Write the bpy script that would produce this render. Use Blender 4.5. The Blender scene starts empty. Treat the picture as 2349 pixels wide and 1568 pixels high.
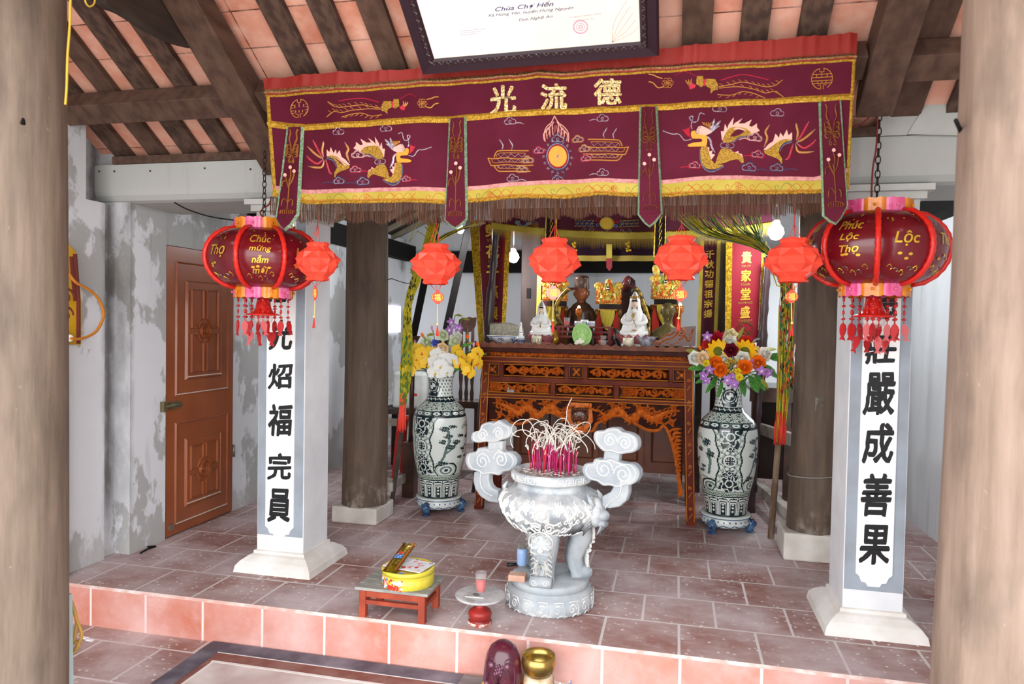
import bpy, math, random
from mathutils import Vector, Matrix
from math import sin, cos, tan, pi, radians, sqrt, atan2, hypot
random.seed(7)
S = bpy.context.scene
COL = S.collection
W_, H_ = 2349, 1568
# ------------------------------------------------------------------ camera
FPX = 1646.75
CAM = Vector((0.307, -3.197, 1.445))
YAW, PITCH, ROLL = radians(12.913), radians(-1.542), radians(1.034)
ROT = Matrix.Rotation(YAW, 3, 'Z') @ Matrix.Rotation(pi/2 + PITCH, 3, 'X') @ Matrix.Rotation(ROLL, 3, 'Z')
cd = bpy.data.cameras.new('camera')
cd.sensor_width = 36
cd.lens = FPX / W_ * 36
cd.clip_start = 0.05
cd.dof.use_dof = True
cd.dof.focus_distance = 4.6
cd.dof.aperture_fstop = 3.2
co = bpy.data.objects.new('camera', cd)
COL.objects.link(co)
co.matrix_world = Matrix.Translation(CAM) @ ROT.to_4x4()
S.camera = co
# ------------------------------------------------------------------ sky and exposure
wd = bpy.data.worlds.new('overcast_sky')
S.world = wd
wd.use_nodes = True
bg = wd.node_tree.nodes['Background']
bg.inputs[0].default_value = (0.93, 0.97, 1.0, 1)
bg.inputs[1].default_value = 3.4
S.view_settings.view_transform = 'Standard'
S.view_settings.look = 'None'
S.view_settings.gamma = 1
S.view_settings.use_curve_mapping = False
S.view_settings.exposure = 1.0
S.cycles.max_bounces = 8
S.cycles.diffuse_bounces = 5
S.cycles.transparent_max_bounces = 12
S.cycles.caustics_reflective = False
S.cycles.caustics_refractive = False

# ------------------------------------------------------------------ picking points on real planes of the room
def ray(px, py):
    return ROT @ Vector(((px - W_/2) / FPX, -(py - H_/2) / FPX, -1))
def P(px, py, Y):
    d = ray(px, py); return CAM + d * ((Y - CAM.y) / d.y)
def PZ(px, py, z=0.0):
    d = ray(px, py); return CAM + d * ((z - CAM.z) / d.z)
def PX(px, py, x):
    d = ray(px, py); return CAM + d * ((x - CAM.x) / d.x)

# ------------------------------------------------------------------ materials
def lin(h):
    if isinstance(h, str):
        h = h.lstrip('#'); c = [int(h[i:i+2], 16) / 255 for i in (0, 2, 4)]
    else:
        c = h
    return tuple((x / 12.92 if x <= .04045 else ((x + .055) / 1.055) ** 2.4) for x in c) + (1,)
_M = {}
def mat(name, col, rough=.6, metal=0., col2=None, nscale=8., stretch=(1, 1, 1), lo=.4, hi=.62, detail=4., bump=0., bscale=60., coat=0., emit=0., trans=0., alpha=1., sheen=0., subs=0., spec=None, space='Object', ior=1.45):
    if name in _M: return _M[name]
    m = bpy.data.materials.new(name); m.use_nodes = True
    nt = m.node_tree; b = nt.nodes['Principled BSDF']; L = nt.links.new
    def N(t): return nt.nodes.new(t)
    b.inputs['Base Color'].default_value = lin(col)
    b.inputs['Roughness'].default_value = rough
    b.inputs['Metallic'].default_value = metal
    b.inputs['IOR'].default_value = ior
    b.inputs['Specular IOR Level'].default_value = .3 if spec is None else spec
    if coat: b.inputs['Coat Weight'].default_value = coat; b.inputs['Coat Roughness'].default_value = .12
    if emit: b.inputs['Emission Color'].default_value = lin(col); b.inputs['Emission Strength'].default_value = emit
    if trans: b.inputs['Transmission Weight'].default_value = trans
    if alpha < 1: b.inputs['Alpha'].default_value = alpha
    if sheen: b.inputs['Sheen Weight'].default_value = sheen
    if subs:
        b.inputs['Subsurface Weight'].default_value = subs; b.inputs['Subsurface Radius'].default_value = (.03, .01, .008)
    co_ = None
    if col2 or bump:
        tc = N('ShaderNodeTexCoord'); mp = N('ShaderNodeMapping'); L(tc.outputs[space], mp.inputs[0])
        mp.inputs['Scale'].default_value = stretch; co_ = mp.outputs[0]
    if col2:
        n = N('ShaderNodeTexNoise'); n.inputs['Scale'].default_value = nscale; n.inputs['Detail'].default_value = detail
        L(co_, n.inputs['Vector'])
        r = N('ShaderNodeValToRGB'); r.color_ramp.elements[0].position = lo; r.color_ramp.elements[1].position = hi
        r.color_ramp.elements[0].color = lin(col); r.color_ramp.elements[1].color = lin(col2)
        L(n.outputs['Fac'], r.inputs[0]); L(r.outputs[0], b.inputs['Base Color'])
    if bump:
        n2 = N('ShaderNodeTexNoise'); n2.inputs['Scale'].default_value = bscale; n2.inputs['Detail'].default_value = 3
        L(co_, n2.inputs['Vector'])
        bp = N('ShaderNodeBump'); bp.inputs['Strength'].default_value = bump; bp.inputs['Distance'].default_value = .01
        L(n2.outputs['Fac'], bp.inputs['Height']); L(bp.outputs[0], b.inputs['Normal'])
    _M[name] = m
    return m

class G:
    """small node-graph helper for the layered materials"""
    def __init__(s, name, rough=.7):
        s.m = bpy.data.materials.new(name); s.m.use_nodes = True; s.nt = s.m.node_tree
        s.b = s.nt.nodes['Principled BSDF']; s.b.inputs['Roughness'].default_value = rough; s.b.inputs['Specular IOR Level'].default_value = .3
        g = s.nt.nodes.new('ShaderNodeNewGeometry'); s.pos = g.outputs['Position']
    def n(s, t, **k):
        x = s.nt.nodes.new(t)
        for a, v in k.items():
            if a.startswith('i_'):
                x.inputs[a[2:].replace('_', ' ')].default_value = v
            else: setattr(x, a, v)
        return x
    def l(s, a, b): s.nt.links.new(a, b)
    def mp(s, scale=(1, 1, 1), loc=(0, 0, 0), rot=(0, 0, 0), src=None):
        x = s.n('ShaderNodeMapping'); x.inputs['Scale'].default_value = scale; x.inputs['Location'].default_value = loc
        x.inputs['Rotation'].default_value = rot
        s.l(src or s.pos, x.inputs[0]); return x.outputs[0]
    def noise(s, v, scale, detail=5, rough=.55):
        x = s.n('ShaderNodeTexNoise'); x.inputs['Scale'].default_value = scale; x.inputs['Detail'].default_value = detail
        x.inputs['Roughness'].default_value = rough; s.l(v, x.inputs['Vector']); return x.outputs['Fac']
    def ramp(s, f, p0, p1, c0=(0, 0, 0, 1), c1=(1, 1, 1, 1)):
        x = s.n('ShaderNodeValToRGB'); e = x.color_ramp.elements
        e[0].position = p0; e[1].position = p1; e[0].color = c0; e[1].color = c1
        s.l(f, x.inputs[0]); return x.outputs[0]
    def mix(s, f, a, b, blend='MIX'):
        x = s.n('ShaderNodeMix', data_type='RGBA', blend_type=blend)
        for v, i in ((f, 0), (a, 6), (b, 7)):
            if hasattr(v, 'is_linked') : s.l(v, x.inputs[i])
            elif i == 0: x.inputs[0].default_value = v
            else: x.inputs[i].default_value = lin(v) if isinstance(v, str) else v
        return x.outputs[2]
    def math(s, op, a, b=0.):
        x = s.n('ShaderNodeMath', operation=op)
        for v, i in ((a, 0), (b, 1)):
            if hasattr(v, 'is_linked'): s.l(v, x.inputs[i])
            else: x.inputs[i].default_value = v
        return x.outputs[0]
    def sep(s, v=None):
        x = s.n('ShaderNodeSeparateXYZ'); s.l(v or s.pos, x.inputs[0]); return x.outputs
    def color(s, c): s.l(c, s.b.inputs['Base Color'])
    def bump(s, h, strength=.3, dist=.01):
        x = s.n('ShaderNodeBump'); x.inputs['Strength'].default_value = strength; x.inputs['Distance'].default_value = dist
        s.l(h, x.inputs['Height']); s.l(x.outputs[0], s.b.inputs['Normal'])

# ------------------------------------------------------------------ mesh building
def cr(pts, n=6, closed=False):
    """Catmull-Rom through the points"""
    p = [Vector(q) for q in pts]; out = []; k = len(p)
    rng = range(k if closed else k - 1)
    for i in rng:
        if closed: a, b, c, d = p[i-1], p[i], p[(i+1) % k], p[(i+2) % k]
        else: a, b, c, d = p[max(i-1, 0)], p[i], p[i+1], p[min(i+2, k-1)]
        for j in range(n):
            t = j / n
            out.append(.5 * ((2*b) + (c-a)*t + (2*a-5*b+4*c-d)*t*t + (3*b-a-3*c+d)*t**3))
    if not closed: out.append(p[-1])
    return out
def spiral(cx, cy, r, turns=1.6, a0=0., sgn=1, n=22):
    return [(cx + r*(1-.85*i/n)*cos(a0+sgn*turns*2*pi*i/n), cy + r*(1-.85*i/n)*sin(a0+sgn*turns*2*pi*i/n)) for i in range(n+1)]
class MB:
    def __init__(s): s.v = []; s.f = []; s.mi = []; s.sm = []; s.m = 0
    def add(s, vs, fs, smooth=False, m=None):
        k = len(s.v); s.v += [tuple(v) for v in vs]; mm = s.m if m is None else m
        for f in fs:
            s.f.append(tuple(i + k for i in f)); s.mi.append(mm); s.sm.append(smooth)
        return s
    def box(s, x0, x1, y0, y1, z0, z1, m=None, mx=None):
        vs = [Vector(q) for q in ((x0, y0, z0), (x1, y0, z0), (x1, y1, z0), (x0, y1, z0), (x0, y0, z1), (x1, y0, z1), (x1, y1, z1), (x0, y1, z1))]
        if mx is not None: vs = [mx @ v for v in vs]
        return s.add(vs, [(0, 3, 2, 1), (4, 5, 6, 7), (0, 1, 5, 4), (1, 2, 6, 5), (2, 3, 7, 6), (3, 0, 4, 7)], m=m)
    def bar(s, a, b, w, h, up=(0, 0, 1), m=None):
        a = Vector(a); b = Vector(b); d = (b - a); L = d.length; d = d / L; u = Vector(up)
        x = d.cross(u).normalized(); u = x.cross(d)
        mx = Matrix((x, d, u)).transposed().to_4x4(); mx.translation = a
        return s.box(-w/2, w/2, 0, L, -h/2, h/2, m=m, mx=mx)
    def tube(s, path, r, n=8, m=None, cap=True, smooth=True, closed=False):
        p = [Vector(q) for q in path]; k = len(p)
        rr = r if isinstance(r, (list, tuple)) else [r] * k
        t0 = (p[1] - p[0]).normalized(); a = Vector((0, 0, 1)) if abs(t0.z) < .9 else Vector((1, 0, 0))
        u = t0.cross(a).normalized(); vs = []
        for i in range(k):
            if closed: t = p[(i+1) % k] - p[i-1]
            else: t = p[min(i+1, k-1)] - p[max(i-1, 0)]
            if t.length < 1e-9: t = t0
            t = t.normalized(); u = (u - t * u.dot(t))
            u = u.normalized() if u.length > 1e-6 else t.orthogonal().normalized()
            w = t.cross(u)
            for j in range(n):
                an = 2*pi*j/n; vs.append(p[i] + (u*cos(an) + w*sin(an)) * rr[i])
        fs = [(i*n+j, i*n+(j+1) % n, (i+1)*n+(j+1) % n, (i+1)*n+j) for i in range(k-1) for j in range(n)]
        if closed: fs += [((k-1)*n+j, (k-1)*n+(j+1) % n, (j+1) % n, j) for j in range(n)]
        elif cap: fs += [tuple(range(n))[::-1], tuple((k-1)*n + j for j in range(n))]
        return s.add(vs, fs, smooth, m)
    def loft(s, rings, smooth=True, cap=True, m=None, closed=True):
        n = len(rings[0]); vs = [v for r in rings for v in r]; fs = []
        for i in range(len(rings)-1):
            for j in range(n if closed else n-1):
                fs.append((i*n+j, i*n+(j+1) % n, (i+1)*n+(j+1) % n, (i+1)*n+j))
        s.add(vs, fs, smooth, m)
        if cap and closed:
            s.add(rings[0], [tuple(range(n))[::-1]], False, m); s.add(rings[-1], [tuple(range(n))], False, m)
        return s
    def lathe(s, prof, c=(0, 0, 0), n=32, smooth=True, m=None, sx=1, sy=1, cap=True, fn=None):
        rings = []
        for r, z in prof:
            rings.append([Vector((c[0] + sx*r*(fn(2*pi*j/n, z) if fn else 1)*cos(2*pi*j/n), c[1] + sy*r*(fn(2*pi*j/n, z) if fn else 1)*sin(2*pi*j/n), c[2] + z)) for j in range(n)])
        return s.loft(rings, smooth, cap, m)
    def ball(s, c, r, n=12, k=8, m=None, mx=None):
        r = r if isinstance(r, (list, tuple)) else (r, r, r); rings = []
        for i in range(k+1):
            a = -pi/2 + pi*i/k; q = max(cos(a), .02)
            ring = [Vector((r[0]*q*cos(2*pi*j/n), r[1]*q*sin(2*pi*j/n), r[2]*sin(a))) for j in range(n)]
            rings.append([(mx @ v if mx is not None else v) + Vector(c) for v in ring])
        return s.loft(rings, True, True, m)
    def prism(s, poly, y0, y1, m=None, M=None):
        """polygon in x,z extruded from y0 to y1; M maps (x,y,z)"""
        n = len(poly); f = M or (lambda x, y, z: (x, y, z))
        vs = [f(x, y0, z) for x, z in poly] + [f(x, y1, z) for x, z in poly]
        fs = [tuple(range(n)), tuple(range(2*n-1, n-1, -1))] + [(i, (i+1) % n, n+(i+1) % n, n+i)[::-1] for i in range(n)]
        return s.add(vs, fs, False, m)
    def stroke(s, pts, w, M, h=.0015, lift=.0005, m=None, taper=False, closed=False):
        """raised line drawn on a surface; M(u,v,height) -> point"""
        p = [Vector((q[0], q[1])) for q in pts]; k = len(p); vs = []
        if k < 2: return s
        for i in range(k):
            if closed: t = p[(i+1) % k] - p[i-1]
            else: t = p[min(i+1, k-1)] - p[max(i-1, 0)]
            if t.length < 1e-9: t = Vector((1, 0))
            t = t.normalized(); nn = Vector((-t.y, t.x))
            ww = w/2 * (min(1, .25 + 1.6*min(i, k-1-i)/max(k-1, 1)*2) if taper else 1)
            a = p[i] + nn*ww; b = p[i] - nn*ww
            vs += [M(a.x, a.y, lift*.2), M(p[i].x, p[i].y, lift + h), M(b.x, b.y, lift*.2)]
        fs = []
        for i in range(k if closed else k-1):
            j = (i+1) % k
            fs += [(3*i, 3*i+1, 3*j+1, 3*j), (3*i+1, 3*i+2, 3*j+2, 3*j+1)]
        return s.add(vs, fs, False, m)
    def fill(s, pts, M, h=.001, m=None):
        return s.add([M(q[0], q[1], h) for q in pts], [tuple(range(len(pts)))], False, m)
    def disc(s, c, r, M, h=.001, n=20, m=None, ry=None):
        return s.fill([(c[0]+r*cos(2*pi*i/n), c[1]+(ry or r)*sin(2*pi*i/n)) for i in range(n)], M, h, m)
    def text(s, body, c, size, M, h=.001, bold=.0, shear=0., m=None, fit=None, depth=0.):
        """lettering centred at c=(u,v), 'size' tall (or fit=(w,h) box)"""
        t = bpy.data.curves.new('lettering', 'FONT'); t.body = body; t.shear = shear; t.align_x = 'CENTER'; t.resolution_u = 4
        t.extrude = depth
        o = bpy.data.objects.new('lettering', t); COL.objects.link(o)
        me = o.to_mesh(); vs = [v.co.copy() for v in me.vertices]; fs = [tuple(p.vertices) for p in me.polygons]
        o.to_mesh_clear(); bpy.data.objects.remove(o); bpy.data.curves.remove(t)
        if not vs: return s
        x0 = min(v.x for v in vs); x1 = max(v.x for v in vs); y0 = min(v.y for v in vs); y1 = max(v.y for v in vs)
        if fit: sx = fit[0]/max(x1-x0, 1e-6); sy = fit[1]/max(y1-y0, 1e-6)
        else: sx = sy = size
        for k in range(1 if not bold else 7):
            dx, dy = (bold*cos(k*pi/3), bold*sin(k*pi/3)) if k else (0, 0)
            s.add([M(c[0] + (v.x+dx-(x0+x1)/2)*sx, c[1] + (v.y+dy-(y0+y1)/2)*sy, h + k*2e-5) for v in vs], fs, False, m)
        return s
    def bounds(s):
        return [min(v[i] for v in s.v) for i in range(3)], [max(v[i] for v in s.v) for i in range(3)]
_WL = {}
def obj(name, mb, mats, parent=None, origin=None, bevel=0., subsurf=0):
    """links the mesh as ONE object; top level: origin at the base centre"""
    me = bpy.data.meshes.new(name)
    if parent is not None: off = _WL[parent.name]
    elif origin is not None: off = Vector(origin)
    else:
        a, b = mb.bounds(); off = Vector(((a[0]+b[0])/2, (a[1]+b[1])/2, a[2]))
    me.from_pydata([(v[0]-off.x, v[1]-off.y, v[2]-off.z) for v in mb.v], [], mb.f)
    for mm in (mats if isinstance(mats, (list, tuple)) else [mats]): me.materials.append(mm)
    me.polygons.foreach_set('material_index', mb.mi)
    me.polygons.foreach_set('use_smooth', mb.sm)
    me.update()
    o = bpy.data.objects.new(name, me); COL.objects.link(o)
    if parent is not None: o.parent = parent
    else: o.location = off
    _WL[o.name] = off.copy()
    if bevel:
        md = o.modifiers.new('edge', 'BEVEL'); md.width = bevel; md.segments = 2; md.limit_method = 'ANGLE'
    if subsurf:
        md = o.modifiers.new('smooth', 'SUBSURF'); md.levels = subsurf; md.render_levels = subsurf
    return o
def tag(o, label, cat, group=None):
    o['label'] = label; o['category'] = cat
    if group: o['group'] = group
    return o
def thing(name, label, cat, loc, group=None):
    o = bpy.data.objects.new(name, None); COL.objects.link(o); o.location = loc; o.empty_display_size = .05
    _WL[o.name] = Vector(loc)
    return tag(o, label, cat, group)
def struct(o): o['kind'] = 'structure'; return o
def stuff(o): o['kind'] = 'stuff'; return o
def copy_tree(o, parent=None):
    c = o.copy(); COL.objects.link(c)
    if parent is not None: c.parent = parent
    _WL[c.name] = _WL[o.name].copy()
    for ch in [x for x in o.children]: copy_tree(ch, c)
    return c
ORD = ['first', 'second', 'third', 'fourth', 'fifth', 'sixth', 'seventh', 'eighth', 'ninth', 'tenth', 'eleventh', 'twelfth', 'thirteenth', 'fourteenth', 'fifteenth', 'sixteenth', 'seventeenth', 'eighteenth', 'nineteenth', 'twentieth', 'twenty-first', 'twenty-second', 'twenty-third', 'twenty-fourth']
def metric(f, R):
    """drawing surface of a round thing, the first coordinate in metres along the girth"""
    return lambda u, v, h: f(u/R, v, h)
def flat(Y, s=1):
    """drawing surface: vertical plane at depth Y facing the front"""
    return lambda x, z, h: (x, Y - h, z)
# ================================================================== SETTING
XL, XR, YB = -2.93, 2.07, 5.0
ZLOW = -0.212
T = .35
def tile_mat(name, base, dark, mortar, dust, dust_amt, rot=(0, 0, 0), loc=(T/2, 0, 0), spots=True, rowh=.342, bw=T):
    g = G(name, .55)
    v = g.mp(loc=loc, rot=rot)
    br = g.n('ShaderNodeTexBrick', offset=.5, offset_frequency=2)
    for k, x in (('Scale', 1.), ('Mortar Size', .0068), ('Mortar Smooth', .15), ('Bias', 0.), ('Brick Width', bw), ('Row Height', rowh)): br.inputs[k].default_value = x
    br.inputs['Color1'].default_value = lin(base); br.inputs['Color2'].default_value = lin(dark); br.inputs['Mortar'].default_value = lin(mortar)
    g.l(v, br.inputs['Vector'])
    big = g.ramp(g.noise(g.pos, 1.6, 6, .6), .36, .66)
    c = g.mix(g.math('MULTIPLY', big, dust_amt), br.outputs['Color'], dust)
    fine = g.ramp(g.noise(g.mp(scale=(1, 2.4, 1)), 9, 6, .65), .5, .72)
    c = g.mix(g.math('MULTIPLY', fine, .45*dust_amt), c, dust)
    if spots:
        vo = g.n('ShaderNodeTexVoronoi'); vo.inputs['Scale'].default_value = 30; vo.inputs['Randomness'].default_value = 1
        g.l(g.pos, vo.inputs['Vector'])
        dot = g.ramp(vo.outputs['Distance'], .17, .25, (1, 1, 1, 1), (0, 0, 0, 1))
        sel = g.ramp(g.noise(g.pos, 2.6, 3), .40, .5)
        keep = g.math('GREATER_THAN', g.sep(vo.outputs['Color'])[0], .35)
        c = g.mix(g.math('MULTIPLY', g.math('MULTIPLY', dot, sel), g.math('MULTIPLY', keep, .85)), c, '#d8d2cf')
    g.color(c)
    g.bump(g.math('SUBTRACT', 1., br.outputs['Fac']), .35, .004)
    g.b.inputs['Roughness'].default_value = .62
    return g.m
M_tile = tile_mat('worn_floor_tile', '#8f6055', '#80524a', '#d0cac6', '#cabdbd', .9)
M_tile2 = tile_mat('lower_floor_tile', '#8f5f52', '#80524a', '#d0cac6', '#cabdbd', .95, loc=(.06, .13, 0))
M_riser = tile_mat('terracotta_riser', '#c0715a', '#b76650', '#ded6d0', '#dcb9b4', .75, rot=(pi/2, 0, 0), loc=(.155, .35, 0), spots=False, rowh=1.0, bw=.34)
b = MB()
b.m = 0; b.add([(XL-.1, .012, 0), (XR+.1, .012, 0), (XR+.1, YB+.1, 0), (XL-.1, YB+.1, 0)], [(0, 1, 2, 3)])
b.m = 1; b.add([(XL-.1, 0, ZLOW), (XR+.1, 0, ZLOW), (XR+.1, 0, -.012), (XL-.1, 0, -.012)], [(0, 1, 2, 3)])
b.m = 2; b.add([(XL-.1, 0, -.012), (XR+.1, 0, -.012), (XR+.1, .012, 0), (XL-.1, .012, 0)], [(0, 1, 2, 3)])
b.m = 2; b.add([(XL-.1, 0, ZLOW-.1), (XR+.1, 0, ZLOW-.1), (XR+.1, YB+.1, ZLOW-.1), (XL-.1, YB+.1, ZLOW-.1)], [(0, 3, 2, 1)])
struct(obj('floor', b, [M_tile, M_riser, mat('step_edge', '#cfa69b', .7, col2='#ddd2cc', nscale=14)]))
b = MB(); b.box(XL-.1, XR+.1, -4.2, 0, ZLOW-.1, ZLOW)
struct(obj('floor_front', b, M_tile2))
b = MB(); b.box(-30, 30, -40, -4.2, ZLOW-.22, ZLOW-.15)
struct(obj('courtyard_bounce_ground', b, mat('courtyard_bounce_paving', '#d2cfc8', .8, col2='#c4c0b8', nscale=2)))  # unseen, added to bounce sky light up into the hall

# plaster with peeled paint
def plaster(name, white, grey, dark, peel=(.5, .525), scale=2.2, amt=.9, crev=False):
    g = G(name, .85)
    f = g.noise(g.mp(scale=(1, 1, .62)), scale, 9, .62)
    peelf = g.ramp(f, *peel)
    tone = g.mix(g.ramp(g.noise(g.pos, 1.1, 4), .3, .7), white, g.mix(.35, white, grey))
    c = g.mix(g.math('MULTIPLY', peelf, amt), tone, grey)
    st = g.ramp(g.noise(g.mp(scale=(5, 5, .5)), 1.4, 5, .6), .6, .8)
    c = g.mix(g.math('MULTIPLY', st, .45), c, dark)
    if crev:      # dark streak in the corner under the beam, greyer foot
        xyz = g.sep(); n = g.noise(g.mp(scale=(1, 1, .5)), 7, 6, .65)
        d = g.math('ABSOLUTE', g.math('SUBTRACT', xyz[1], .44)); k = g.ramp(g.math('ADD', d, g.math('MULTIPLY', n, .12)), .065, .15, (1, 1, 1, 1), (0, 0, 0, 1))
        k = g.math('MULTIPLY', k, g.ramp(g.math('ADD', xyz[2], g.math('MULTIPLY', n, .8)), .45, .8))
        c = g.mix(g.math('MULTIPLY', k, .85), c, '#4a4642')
        ft = g.ramp(g.math('ADD', xyz[2], g.math('MULTIPLY', n, .9)), .5, .62, (1, 1, 1, 1), (0, 0, 0, 1)); c = g.mix(g.math('MULTIPLY', ft, .7), c, '#aaa8a4')
    g.color(c)
    g.bump(g.math('MULTIPLY', peelf, -1.), .25, .006)
    return g.m
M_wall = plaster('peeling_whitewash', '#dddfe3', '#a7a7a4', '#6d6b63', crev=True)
M_wall2 = plaster('rear_whitewash', '#dcdfe2', '#c4c6c6', '#8f8f8c', (.6, .75), 1.5, .6)
M_beam = plaster('grey_painted_concrete', '#b3b5b2', '#9a998f', '#7d755e', (.6, .78), 2.5, .6)
M_black = mat('soot_black', '#1c1a19', .8, spec=.1)
YG = .44                     # line of the gutter beam
b = MB()
b.box(-3.15, -2.97, -2.9, .38, ZLOW, 2.10); b.box(-3.15, -2.97, -2.9, .24, 2.10, 3.2)
b.box(-3.15, -2.89, YG+.05, .80, 0, 2.5)
b.box(-3.15, -3.0, .3, YG+.06, 0, 2.1); b.box(-3.25, -3.10, .1, .95, 2.0, 3.2)
b.box(-3.15, -2.90, .80, 1.53, 1.905, 2.5)
b.box(-3.15, -2.90, 1.53, YB, 0, 2.42)
b.box(-3.15, -3.02, .78, 1.55, 0, 1.92)
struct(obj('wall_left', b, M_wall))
b = MB(); b.box(XR, XR+.18, -2.9, 3.3, ZLOW, 3.2); b.box(XR, XR+.18, 3.3, 4.75, 0, .95); b.box(XR, XR+.18, 3.3, 4.75, 2.15, 2.6); b.box(XR, XR+.18, 4.75, YB, 0, 2.6)  # upper gap: unseen opening added to let sky light into the rear hall
struct(obj('wall_right', b, M_wall2))
b = MB(); b.box(-3.15, XR+.18, YB, YB+.15, 0, 4.2)
struct(obj('wall_back', b, M_wall2))
# small high window slot in the rear part of the left wall
b = MB(); q = [PX(886, 700, -2.895), PX(917, 700, -2.895), PX(917, 762, -2.895), PX(886, 762, -2.895)]
b.box(-2.9, -2.88, q[0].y, q[1].y, q[3].z, q[0].z)
struct(obj('window_1', b, mat('bright_pane', '#f2f4ff', .4, emit=1.1)))

# door of moulded brown panels
M_door = mat('brown_door_paint', '#94512f', .35, col2='#87482b', nscale=3, coat=.5)
M_dust = mat('dusty_ledge', '#c9b5a8', .8)
d = bpy.data.objects.new('door_1', None); COL.objects.link(d); d.location = (-2.89, 1.15, 0); _WL['door_1'] = Vector((-2.89, 1.15, 0)); struct(d)
DY0, DY1 = .808, 1.522
MD = lambda u, v, h: (-2.893 + h, u, v)
b = MB(); b.box(-2.93, -2.893, DY0, DY1, .01, 1.90)
for z0, z1 in ((.045, .74), (.90, 1.80)):
    o_ = [(DY0+.09, z0+.03), (DY1-.07, z0+.03), (DY1-.07, z1), (DY0+.09, z1)]
    b.stroke(o_, .022, MD, .009, closed=True)
    i_ = [(DY0+.19, z0+.13), (DY1-.16, z0+.13), (DY1-.16, z1-.12), (DY0+.19, z1-.12)]
    b.fill(i_, MD, .010); b.stroke(i_, .03, MD, .014, closed=True)
    cy, cz, rr = (DY0+DY1)/2+.01, (z0+z1)/2, .045
    b.stroke([(cy+rr*cos(a*pi/10), cz+rr*1.15*sin(a*pi/10)) for a in range(20)], .012, MD, .018, .010, closed=True)
    b.stroke([(cy+.5*rr*cos(a*pi/10), cz+.5*rr*sin(a*pi/10)) for a in range(20)], .012, MD, .016, .010, closed=True)
    hw, hh = (DY1-DY0)/2-.215, (z1-z0)/2-.17
    for sy_ in (-1, 1):
        for sz_ in (-1, 1):
            pp = [(cy+sy_*.018, cz+sz_*hh), (cy+sy_*hw, cz+sz_*hh), (cy+sy_*hw, cz+sz_*.02), (cy+sy_*.075, cz+sz_*.02), (cy+sy_*.05, cz+sz_*.065), (cy+sy_*.018, cz+sz_*.085)]
            b.stroke(pp, .012, MD, .014, .010, closed=True)
obj('door_panel', b, M_door, d)
b = MB()
for z0 in (.075, .93):
    b.box(-2.893, -2.882, DY0+.09, DY1-.07, z0, z0+.006); b.box(-2.893, -2.876, DY0+.19, DY1-.16, z0+.11, z0+.117)
obj('dust_line', b, M_dust, d)
M_steel = mat('worn_steel', '#8f8c84', .45, .8)
M_brass = mat('brass', '#b08d3e', .3, .9, col2='#7c5f2e', nscale=9)
b = MB(); b.tube([(-2.875, DY0-.05, .868), (-2.872, DY0+.12, .868)], .012); b.box(-2.893, -2.872, DY0+.02, DY0+.11, .845, .89); b.box(-2.893, -2.86, DY0-.06, DY0-.035, .835, .9)
obj('bolt_latch', b, mat('latch_brass', '#7d7358', .45, .7), d)
b = MB(); b.box(-2.893, -2.884, DY0+.03, DY0+.07, .05, .085); obj('foot_bolt', b, M_steel, d)
b = MB(); b.tube([(-2.885, DY1+.006, .41), (-2.885, DY1+.006, .5)], .009); obj('hinge', b, M_steel, d)

# ------------------------------------------------------------------ gutter beam over the pillars
def zg(px, py): return P(px, py, YG).z
b = MB()
pr = [(YG, 2.335), (YG, 2.19), (YG+.01, 2.155), (YG+.035, 2.128), (YG+.07, 2.117), (YG+.5, 2.116), (YG+.5, 2.335)]
b.prism(pr, -3.14, 2.07, M=lambda x, y, z: (y, x, z))
o = struct(obj('trim_1', b, M_beam))
M_sheet = mat('grey_metal_sheet', '#b9bab6', .55, .1, col2='#a3a29a', nscale=3)
M_wood = mat('dark_roof_timber', '#42312a', .75, col2='#5b463a', nscale=5, stretch=(6, .5, 6), bump=.25, bscale=30)
M_wood2 = mat('old_brown_timber', '#49352c', .72, col2='#634c3f', nscale=4, stretch=(5, 1, 5), lo=.35, hi=.7, bump=.2, bscale=24)
M_woodd = mat('dark_smoked_timber', '#352b26', .7, col2='#463930', nscale=4, stretch=(5, 1, 5), lo=.4, hi=.7)
# bent metal sheets over the beam at the right bay
for i, pts in enumerate((((2012, 270), (2047, 198), (2122, 239), (2080, 310), (2010, 312)), ((2080, 309), (2128, 230), (2215, 252), (2215, 312)))):
    b = MB(); q = [P(x, y, YG-.015) for x, y in pts]
    b.prism([(v.x, v.z) for v in q], YG-.018-.008*i, YG-.012-.008*i)
    tag(obj('metal_sheet', b, M_sheet), ('bent grey metal flashing sheet on the beam touching the right principal rafter end', 'bent grey metal flashing sheet on the beam next to the right foreground column')[i], 'flashing')
for i, (x, y) in enumerate(((228, 393), (263, 393), (345, 392), (470, 386), (575, 388))):
    v = P(x, y, YG); b = MB(); b.ball((v.x, YG-.002, v.z), .006, 8, 5)
    tag(obj('nail', b, mat('rusty_nail', '#4b3a30', .6)), 'small rusty nail head in the grey beam, %s from the peeling wall' % ORD[i], 'nail', 'nails in the grey beam')

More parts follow.
